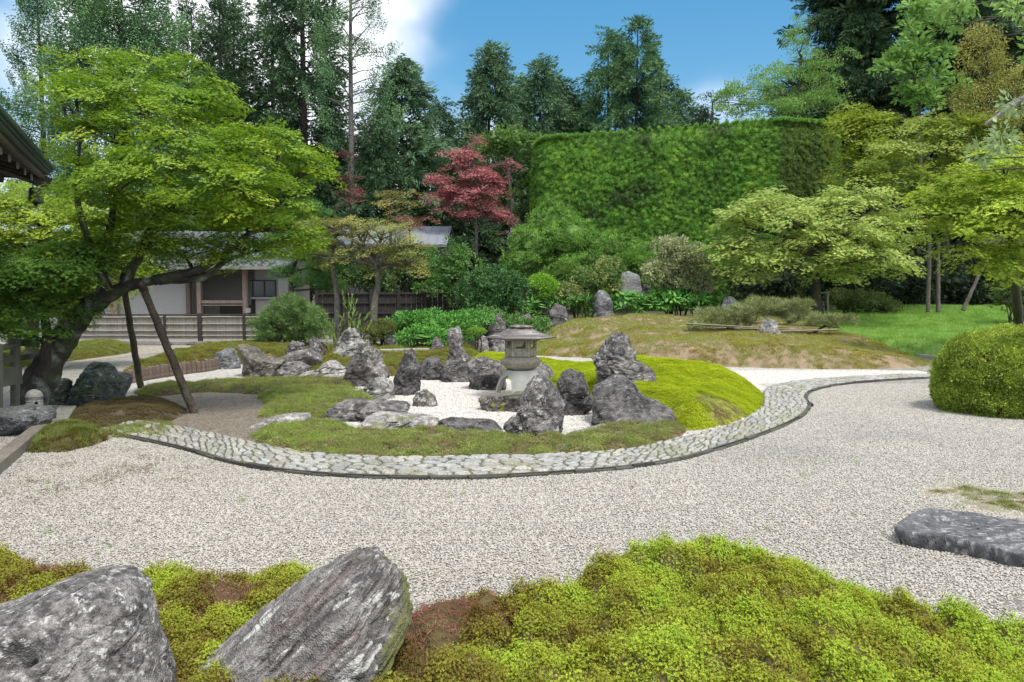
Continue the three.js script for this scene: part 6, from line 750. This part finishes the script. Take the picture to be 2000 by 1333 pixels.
tree('pine_tree', 'dark pine with flat green pads beside the house', { d: 26.5, foot: 0.1, r: 0.11, leaf: 'pine', mat: L.needle, size: 0.3, cols: [[0.04, 0.09, 0.03], [0.07, 0.15, 0.04], [0.12, 0.22, 0.05]], dens: 3.6, gain: 1.5, thr: -0.5, layers: 0, bark: [0.05, 0.042, 0.036], seed: 156, trunk: [[575, 640], [578, 590], [568, 555], [580, 500], [590, 460]], pads: [[600, 450, 45, 18], [560, 470, 40, 18], [620, 490, 45, 18], [580, 505, 35, 14], [555, 540, 25, 12], [630, 530, 40, 16], [600, 555, 36, 14], [645, 565, 30, 14], [610, 420, 40, 16]] });
tree('bush_tree', 'rounded glossy green tree below the red maple', { cat: 'tree', d: 29, foot: 0.2, r: 0.08, leaf: 'leafy', mat: L.mid, size: 0.36, cols: [[0.05, 0.12, 0.03], [0.09, 0.19, 0.04], [0.15, 0.26, 0.06]], dens: 1.8, thr: -0.6, mode: 'out', seed: 157, trunk: [[885, 640], [885, 540]], pads: [[880, 500, 45, 26], [910, 520, 30, 24], [860, 525, 30, 22], [890, 545, 50, 22], [850, 565, 36, 20], [905, 580, 45, 20]] });
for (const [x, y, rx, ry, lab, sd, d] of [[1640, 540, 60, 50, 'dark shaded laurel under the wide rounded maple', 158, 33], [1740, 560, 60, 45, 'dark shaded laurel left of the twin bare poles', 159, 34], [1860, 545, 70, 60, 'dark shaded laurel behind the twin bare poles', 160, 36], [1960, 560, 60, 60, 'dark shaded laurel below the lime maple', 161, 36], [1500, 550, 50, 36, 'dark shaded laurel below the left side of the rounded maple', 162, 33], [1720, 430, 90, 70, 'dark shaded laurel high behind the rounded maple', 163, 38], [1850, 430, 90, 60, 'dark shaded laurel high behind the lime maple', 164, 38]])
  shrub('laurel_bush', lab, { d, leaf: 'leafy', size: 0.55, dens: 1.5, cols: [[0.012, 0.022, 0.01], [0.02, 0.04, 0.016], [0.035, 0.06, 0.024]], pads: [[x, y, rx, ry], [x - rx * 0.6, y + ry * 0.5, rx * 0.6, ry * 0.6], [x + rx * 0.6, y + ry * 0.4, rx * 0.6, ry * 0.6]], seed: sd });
shrub('evergreen_bush', 'dark evergreen bush in front of the storehouse wall', { d: 32.5, leaf: 'leafy', size: 0.4, cols: [[0.03, 0.06, 0.02], [0.06, 0.11, 0.03], [0.11, 0.17, 0.05]], pads: [[690, 535, 44, 36], [760, 545, 50, 30], [830, 540, 40, 34], [640, 540, 36, 40], [800, 505, 30, 22]], seed: 170 });
shrub('pine_bush', 'rounded fluffy pine bush in front of the reed fence', { d: 22.5, foot: 0, leaf: 'pine', mat: L.needle, size: 0.2, dens: 2, cols: [[0.07, 0.11, 0.04], [0.12, 0.2, 0.06], [0.18, 0.29, 0.08]], pads: [[560, 630, 58, 30], [520, 640, 30, 26], [605, 635, 32, 32], [565, 600, 40, 20], [590, 655, 40, 18], [535, 660, 30, 14]], seed: 171 });
shrub('young_pine', 'young pine with upright candle shoots behind the pointed rock', { cat: 'pine', d: 20, foot: 0, leaf: 'candle', mat: L.needle, size: 0.3, dens: 1.2, mode: 'layer', cols: [[0.1, 0.16, 0.04], [0.16, 0.26, 0.06], [0.22, 0.34, 0.1]], pads: [[660, 660, 30, 28], [690, 630, 20, 26], [640, 675, 24, 16], [678, 610, 8, 16], [705, 655, 14, 22]], seed: 172 });
shrub('azalea_bush', 'low clipped azalea beside the glossy ground cover', { d: 22, foot: 0, size: 0.14, dens: 2.2, cols: [[0.07, 0.09, 0.025], [0.12, 0.15, 0.04], [0.17, 0.2, 0.05]], pads: [[735, 648, 30, 20], [755, 645, 22, 18]], seed: 173 });
shrub('ground_cover', 'glossy bright green ground cover before the dark fence', { d: 22.5, foot: 0, leaf: 'broad', mat: L.glossy, size: 0.26, dens: 2.2, cols: [[0.05, 0.15, 0.025], [0.09, 0.25, 0.04], [0.16, 0.36, 0.07]], pads: [[840, 635, 70, 26], [800, 645, 40, 28], [890, 645, 45, 28], [830, 660, 50, 14, -1], [920, 625, 40, 16, 1], [780, 640, 25, 20]], seed: 174 });
shrub('camellia_bush', 'dark rounded broadleaf bush behind the lantern', { d: 26.5, leaf: 'broad', mat: L.glossy, size: 0.3, dens: 2.2, cols: [[0.03, 0.085, 0.025], [0.055, 0.14, 0.035], [0.09, 0.2, 0.06]], pads: [[965, 560, 56, 40], [1005, 575, 30, 28], [925, 575, 32, 28], [965, 590, 60, 18]], seed: 175 });
shrub('clipped_bush', 'neat round clipped bush left of the stone tablet', { d: 30, size: 0.2, dens: 2.4, inner: 0.7, cols: [[0.07, 0.14, 0.025], [0.11, 0.21, 0.03], [0.15, 0.27, 0.04]], pads: [[1105, 535, 36, 25]], seed: 176 });
shrub('euonymus_bush', 'bright lime rounded bush in front of the neat clipped bush', { d: 28.5, size: 0.2, leaf: 'broad', dens: 2.2, cols: [[0.12, 0.26, 0.025], [0.18, 0.36, 0.03], [0.26, 0.44, 0.05]], pads: [[1060, 560, 30, 22]], seed: 177 });
shrub('clipped_bush', 'round clipped bush above the stone tablet', { d: 33, size: 0.22, dens: 2.4, inner: 0.7, cols: [[0.07, 0.15, 0.02], [0.11, 0.23, 0.03], [0.15, 0.29, 0.04]], pads: [[1250, 513, 33, 24], [1215, 512, 16, 14]], seed: 178 });
shrub('rhododendron_bush', 'pale creamy green rhododendron left of the rounded maple', { d: 29.5, leaf: 'leafy', size: 0.33, dens: 2, cols: [[0.12, 0.15, 0.06], [0.26, 0.29, 0.14], [0.42, 0.43, 0.26]], pads: [[1330, 505, 50, 28], [1300, 530, 40, 30], [1360, 540, 40, 30], [1310, 480, 30, 16], [1340, 560, 50, 18]], seed: 179 });
shrub('variegated_bush', 'mixed yellow tipped bush between lime bush and stone tablet', { d: 29.3, leaf: 'leafy', size: 0.3, dens: 2, cols: [[0.05, 0.11, 0.03], [0.12, 0.2, 0.05], [0.36, 0.36, 0.14]], pads: [[1150, 550, 40, 26], [1190, 535, 30, 26], [1120, 575, 40, 18]], seed: 180 });
shrub('lily_bed', 'band of arching green leaves along the top of the dry mound', { cat: 'plants', d: 29, leaf: 'lance', mat: L.glossy, size: 0.5, mode: 'layer', more: 3.5, dens: 1.5, stems: 0, cols: [[0.05, 0.14, 0.025], [0.08, 0.22, 0.035], [0.15, 0.34, 0.06]], pads: [[1235, 600, 40, 16], [1290, 598, 40, 17], [1340, 598, 36, 16], [1380, 600, 26, 14]], seed: 181 });
shrub('lily_bed', 'strip of arching green leaves between dark rock and pointed rock', { cat: 'plants', d: 28.6, leaf: 'lance', mat: L.glossy, size: 0.45, mode: 'layer', more: 3.5, dens: 1.5, stems: 0, cols: [[0.05, 0.13, 0.025], [0.08, 0.2, 0.035], [0.14, 0.3, 0.06]], pads: [[1135, 605, 26, 16], [1060, 610, 40, 18], [1005, 612, 30, 18, -1]], seed: 182 });
shrub('ground_cover', 'leafy green undergrowth right behind the upright dark rock', { d: 24.6, leaf: 'broad', mat: L.glossy, size: 0.24, dens: 2, cols: [[0.05, 0.12, 0.025], [0.09, 0.2, 0.04], [0.15, 0.28, 0.06]], pads: [[950, 625, 40, 22], [1000, 635, 26, 18], [935, 645, 26, 14], [1050, 640, 30, 16]], seed: 183 });
shrub('clipped_bush', 'tiny flat topped bush beside the upright dark rock', { d: 21.5, foot: 0, size: 0.1, dens: 2.6, cols: [[0.12, 0.22, 0.03], [0.18, 0.3, 0.04]], pads: [[932, 648, 17, 7]], seed: 184 });
shrub('azalea_bush', 'dark low bush at the top of the lawn', { d: 31, size: 0.26, dens: 2.2, cols: [[0.03, 0.06, 0.015], [0.07, 0.11, 0.025], [0.13, 0.17, 0.04]], pads: [[1690, 592, 50, 22], [1640, 585, 26, 18], [1730, 600, 30, 16]], seed: 185 });
shrub('fern_bush', 'dull green bush at the right edge above the lawn', { d: 27, leaf: 'fir', size: 0.34, dens: 1.8, cols: [[0.06, 0.07, 0.03], [0.11, 0.12, 0.05], [0.1, 0.18, 0.05]], pads: [[1990, 565, 40, 30], [2010, 530, 40, 30], [1975, 590, 30, 14]], seed: 186 });
{ // clipped azalea on the right
  const z = shrub('azalea_bush', 'large clipped azalea on the gravel at the right edge', { d: 11.3, foot: 0, size: 0.1, dens: 5, core: 0.86, inner: 0.86, thr: -0.9, patch: 0.4, more: 2.2, gain: 1.6, lump: 0.05, cols: [[0.1, 0.14, 0.022], [0.17, 0.23, 0.03], [0.26, 0.32, 0.042]], pads: [[1990, 742, 152, 104, 0, 1], [1990, 772, 152, 66, 0, 1], [1905, 715, 62, 62, 0, 1], [1900, 785, 60, 48, 0, 1]], deep: 0.85, stems: 8, seed: 187 });
  setSeed(188); for (const [x, y, d2] of [[1921, 697, 10.1], [1951, 807, 10.2], [1928, 703, 10.1], [1955, 800, 10.2]]) { const p = D(x, y, d2).sub(z.position), m = new MB(); for (let k = 0; k < 5; k++) { const a = k / 5 * 6.28, dd = V(Math.cos(a), Math.sin(a) * 0.8, 0.6).normalize(); leaf(m, p, dd, sideOf(dd), 0.035, 0.03, [0.55, 0.14, 0.13]); } part('blossom', m.geo(), L.thin, z); }
}
{ // the giant hedge
  setSeed(201);
  const yT = (px) => lerp(262, 221, clamp((px - 1045) / 580, 0, 1)), d = 37, c0 = D(1300, 480, d), t = thing('clipped_hedge', V(c0.x, groundY(c0.x, c0.z), c0.z), 'giant clipped evergreen hedge with a flat top behind the garden', 'hedge'), rel = (p) => p.clone().sub(t.position);
  // plan of its face, from its rounded left end to its turned right end: [photo x, depth]
  const plan = [[1042, 44], [1042, 41], [1046, 38.6], [1062, 37.6], [1100, 37.4], [1300, 37.2], [1512, 37], [1560, 37.6], [1612, 38.6], [1628, 41], [1632, 45]], pts = spline(plan.map(([x, dd]) => V((x - 1000) / F * dd, 0, -dd)), 120);
  const topY = (p) => { const px = 1000 + p.x / -p.z * F; return D(1000, yT(px), 37).y; }, n = pts.length, m = new MB(), dk = (p) => mix3([0.09, 0.14, 0.035], [0.13, 0.22, 0.045], clamp(0.5 + fbm(p.x, p.y, p.z, 3), 0, 1));
  const low = groundY(c0.x, c0.z) - 0.5, ctr = V(c0.x + 1, 0, -43), wall = [], flare = (u, v) => 0;
  for (let k = 0; k < n; k++) { const p = pts[k], inn = ctr.clone().sub(p).setY(0).normalize(), ty = topY(p); for (let j = 0; j <= 20; j++) { const v = j / 20, y = lerp(low, ty - 0.15, v), r = 0.25 + 0.5 * Math.pow(v, 14); wall.push(V(p.x + inn.x * r, y, p.z + inn.z * r)); } }
  wall.forEach((p) => m.vert(rel(p), V(0, 0, 1), dk(p))); for (let k = 0; k < n - 1; k++) for (let j = 0; j < 20; j++) { const a = k * 21 + j; m.i.push(a, a + 21, a + 1, a + 1, a + 21, a + 22); } const cap = m.vert(rel(V(ctr.x, topY(pts[60]) - 0.1, ctr.z)), UPV, [0.11, 0.18, 0.04]); for (let k = 0; k < n - 1; k++) m.i.push(k * 21 + 20, (k + 1) * 21 + 20, cap);
  const g = m.geo(); g.computeVertexNormals(); part('inner_branches', g, M.bark, t);
  const spots = [], cols = [[0.08, 0.14, 0.035], [0.13, 0.28, 0.05], [0.2, 0.4, 0.06], [0.33, 0.5, 0.075]];
  for (let q = 0; q < 64000; q++) {
    const u = rnd() * (n - 1), k = Math.floor(u), p = pts[k].clone().lerp(pts[k + 1] ?? pts[k], u - k), nx = pts[Math.min(n - 1, k + 1)].clone().sub(pts[Math.max(0, k - 1)]).normalize(), nn = V(-nx.z, 0, nx.x); if (nn.z < 0 && k > 20 && k < 100) nn.negate(); const ty = topY(p), v = rnd(); p.y = lerp(low, ty - 0.08, v);
    const bulge = 0.1 * fbm(p.x * 0.9, p.y * 0.9, p.z * 0.9, 3) + 0.26 * fbm(p.x * 2.4, p.y * 5, p.z * 2.4 + 5, 3), rd = 0.35 * Math.pow(v, 16), o = nn.clone().multiplyScalar(bulge - rd + rr(-0.15, 0.05)); p.add(o);
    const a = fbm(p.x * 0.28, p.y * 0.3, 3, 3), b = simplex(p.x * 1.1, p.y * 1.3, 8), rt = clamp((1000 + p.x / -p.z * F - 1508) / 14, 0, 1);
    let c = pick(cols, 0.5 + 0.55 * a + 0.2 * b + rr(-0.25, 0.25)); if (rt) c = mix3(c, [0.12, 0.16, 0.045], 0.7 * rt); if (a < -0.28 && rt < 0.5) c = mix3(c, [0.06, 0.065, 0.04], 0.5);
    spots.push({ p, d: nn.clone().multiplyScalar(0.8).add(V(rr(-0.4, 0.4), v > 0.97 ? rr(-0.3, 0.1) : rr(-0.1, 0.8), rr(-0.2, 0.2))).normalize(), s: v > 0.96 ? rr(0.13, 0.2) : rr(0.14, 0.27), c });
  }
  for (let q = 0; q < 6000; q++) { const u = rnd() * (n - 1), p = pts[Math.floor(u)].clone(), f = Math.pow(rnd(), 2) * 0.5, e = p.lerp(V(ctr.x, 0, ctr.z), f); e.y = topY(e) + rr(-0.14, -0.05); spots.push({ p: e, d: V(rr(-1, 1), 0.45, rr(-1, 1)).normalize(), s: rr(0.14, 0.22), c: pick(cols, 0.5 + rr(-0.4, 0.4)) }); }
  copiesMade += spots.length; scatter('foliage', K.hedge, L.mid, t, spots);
}
shrub('cypress_hedge', 'lower sprawling hedge flank spreading below the left end of the giant hedge', { cat: 'hedge', d: 34, leaf: 'hedge', size: 0.36, dens: 2.6, core: 0.7, cols: [[0.07, 0.13, 0.025], [0.11, 0.22, 0.035], [0.16, 0.3, 0.045]], pads: [[1075, 440, 50, 50, 1.5], [1040, 480, 50, 44], [1110, 470, 60, 44], [1180, 490, 60, 34], [1020, 510, 40, 26, -0.5], [1250, 500, 70, 30, 0.6], [1140, 515, 60, 20, -0.6], [1330, 500, 60, 30, 1]], seed: 202 });
{ // pine trained low over the dry mound, with its cane frame
  setSeed(211);
  const d = 23, k = d / F, t = thing('trained_pine', D(1590, 662, d), 'low pine trained sideways along canes on the dry mound', 'pine tree'), rel = (p) => p.clone().sub(t.position), m = new MB(), bk = barkAt([0.07, 0.055, 0.045], [0.025, 0.02, 0.018]);
  const tr = spline([D(1600, 672, d), D(1570, 660, d - 0.3), D(1545, 655, d - 0.4), D(1500, 645, d), D(1450, 648, d), D(1415, 640, d)], 30); m.tube(tr.map(rel), taper(tr, 0.12, 0.05), 8, bk, 0.2); const t2 = spline([D(1555, 656, d - 0.3), D(1590, 650, d - 0.5), D(1606, 640, d - 0.3), D(1640, 632, d)], 16); m.tube(t2.map(rel), taper(t2, 0.06, 0.02), 7, bk, 0.2); const t3 = spline([D(1520, 668, d - 1), D(1470, 656, d - 1), D(1445, 646, d - 0.9), D(1420, 640, d - 0.6)], 16); m.tube(t3.map(rel), taper(t3, 0.07, 0.03), 7, bk, 0.2); part('trunk', m.geo(), M.bark, t);
  const blobs = [[1400, 622, 44, 14], [1450, 615, 50, 18], [1500, 605, 50, 20], [1540, 610, 45, 18], [1380, 640, 40, 10], [1580, 628, 50, 12], [1560, 600, 30, 12], [1440, 636, 40, 8], [1640, 630, 34, 9], [1610, 634, 30, 8]].map(([x, y, rx, ry]) => [D(x, y, d + rr(-0.4, 0.6)), rx * k, ry * k, rx * k, 1]);
  scatter('foliage', K.pine, L.needle, t, crownSpots(blobs, { size: 0.2, dens: 3.4, mode: 'layer', inner: 0.3, thr: -0.4, cols: [[0.12, 0.14, 0.05], [0.2, 0.23, 0.09], [0.28, 0.32, 0.15]] }));
  const fr = thing('cane_frame', D(1500, 660, d - 0.8), 'frame of pale canes carrying the trained pine', 'support frame'), cn = mixStone([0.28, 0.25, 0.17], [0.42, 0.38, 0.28]), R2 = (p) => p.sub(fr.position);
  for (const [a, b, c, e, dz] of [[1380, 640, 1640, 646, -0.6], [1460, 630, 1640, 640, 0], [1500, 648, 1636, 644, -1], [1340, 632, 1480, 640, -0.8]]) part('cane', new MB().tube([R2(D(a, b, d + dz)), R2(D(c, e, d + dz))], 0.018, 6, cn).geo(), M.wood, fr);
  for (const x of [1400, 1480, 1560, 1620]) part('stake', new MB().tube([R2(D(x, 636, d - 0.4)), R2(D(x, 690, d - 0.4))], 0.02, 6, cn).geo(), M.wood, fr);
  const nf = thing('stake_fence', D(1600, 600, 28), 'small grey stake fence behind the trained pine', 'stake fence'), R3 = (p) => p.sub(nf.position); for (const [x, a, b] of [[1592, 572, 622], [1601, 560, 622], [1617, 570, 622], [1574, 597, 622]]) part('stake', new MB().tube([R3(D(x, a, 28)), R3(D(x, b, 28))], 0.035, 6, mixStone([0.2, 0.21, 0.19], [0.34, 0.35, 0.32])).geo(), M.wood, nf); part('crosspiece', new MB().tube([R3(D(1598, 573, 27.95)), R3(D(1620, 571, 27.95))], 0.03, 6, [0.26, 0.27, 0.25]).geo(), M.wood, nf);
}
{ // tall props at the right
  setSeed(221); const c = mixStone([0.1, 0.085, 0.07], [0.22, 0.19, 0.16]);
  pole('support_pole', 'left one of two tall bare poles under the lime maple', 'support pole', D(1813, 610, 30), D(1817, 440, 30), 0.085, 0.06, c); pole('support_pole', 'right one of two tall bare poles under the lime maple', 'support pole', D(1833, 610, 30), D(1833, 470, 30), 0.085, 0.065, c); pole('support_pole', 'slanting pole at the far right under the lime maple', 'support pole', D(1881, 606, 30), D(1914, 536, 30), 0.08, 0.06, c);
  pole('support_pole', 'thin level pole lashed across the tops of the two bare poles', 'support pole', D(1785, 448, 29.8), D(1890, 445, 29.8), 0.035, 0.03, c);
  for (const [x0, y0, x1, y1, dz, lab] of [[1926, 243, 2060, 150, 0, 'lowest bamboo pole of the slanting bundle at the right edge'], [1935, 236, 2060, 163, 0.1, 'second bamboo pole from below in the slanting bundle'], [1946, 221, 2060, 172, 0.2, 'second bamboo pole from above in the slanting bundle'], [1952, 214, 2060, 160, 0.1, 'topmost bamboo pole of the slanting bundle at the right edge']]) { pole('bamboo_pole', lab, 'bamboo pole', D(x0, y0, 9 + dz), D(x1, y1, 8.4 + dz), 0.02, 0.02, mixStone([0.34, 0.29, 0.26], [0.52, 0.46, 0.42])); }
}
{ // leaves of a near cherry that hang into the upper right corner
  tree('cherry_tree', 'near branches with long drooping leaves in the upper right corner', { d: 6.5, foot: 0, r: 0.035, leaf: 'leafy', size: 0.19, mode: 'droop', cols: [[0.1, 0.2, 0.04], [0.2, 0.34, 0.08], [0.32, 0.44, 0.16]], dens: 1.2, thr: -0.2, gap: 0.4, twigs: 1, seed: 231, trunk: [[2300, 1000, 0], [2250, 500, 0], [2160, 100, 0], [2080, -40, 0]], pads: [[1880, 15, 60, 28, 0], [1940, 5, 60, 24, 0.2], [1985, 30, 30, 40, 0], [1850, 50, 26, 26, 0, 0.6], [1960, 70, 18, 26, 0, 0.5], [2040, 60, 50, 60, 0]] });
  tree('cherry_tree', 'near drooping whitish green leaf sprays beside the bamboo poles', { d: 8, foot: 0, r: 0.03, twigs: 1, leaf: 'leafy', size: 0.2, mode: 'droop', cols: [[0.14, 0.22, 0.09], [0.26, 0.36, 0.16], [0.4, 0.48, 0.28]], dens: 1.2, thr: -0.1, gap: 0.4, seed: 232, trunk: [[2300, 900, 0], [2200, 500, 0], [2080, 250, 0]], pads: [[1985, 265, 34, 30, 0], [1955, 290, 30, 30, 0], [1925, 310, 22, 24, 0, 0.7], [1990, 200, 24, 40, 0], [2040, 260, 50, 50, 0], [1900, 335, 14, 18, 0, 0.5]] });
}
{ // power lines between the far trees
  setSeed(241); for (const [y, lab] of [[404, 'upper one of two thin wires behind the golden maple'], [411, 'lower one of two thin wires behind the golden maple']]) { const a = D(640, y - 2, 43), b = D(760, y, 43), t = thing('utility_wire', a.clone(), lab, 'wire'); part('strand', new MB().tube(spline([a, a.clone().lerp(b, 0.5).add(V(0, -0.05, 0)), b], 10).map((p) => p.sub(t.position)), 0.03, 5, [0.06, 0.09, 0.1]).geo(), M.bark, t); }
}
console.log('copies', copiesMade);
renderer.render(scene, camera);
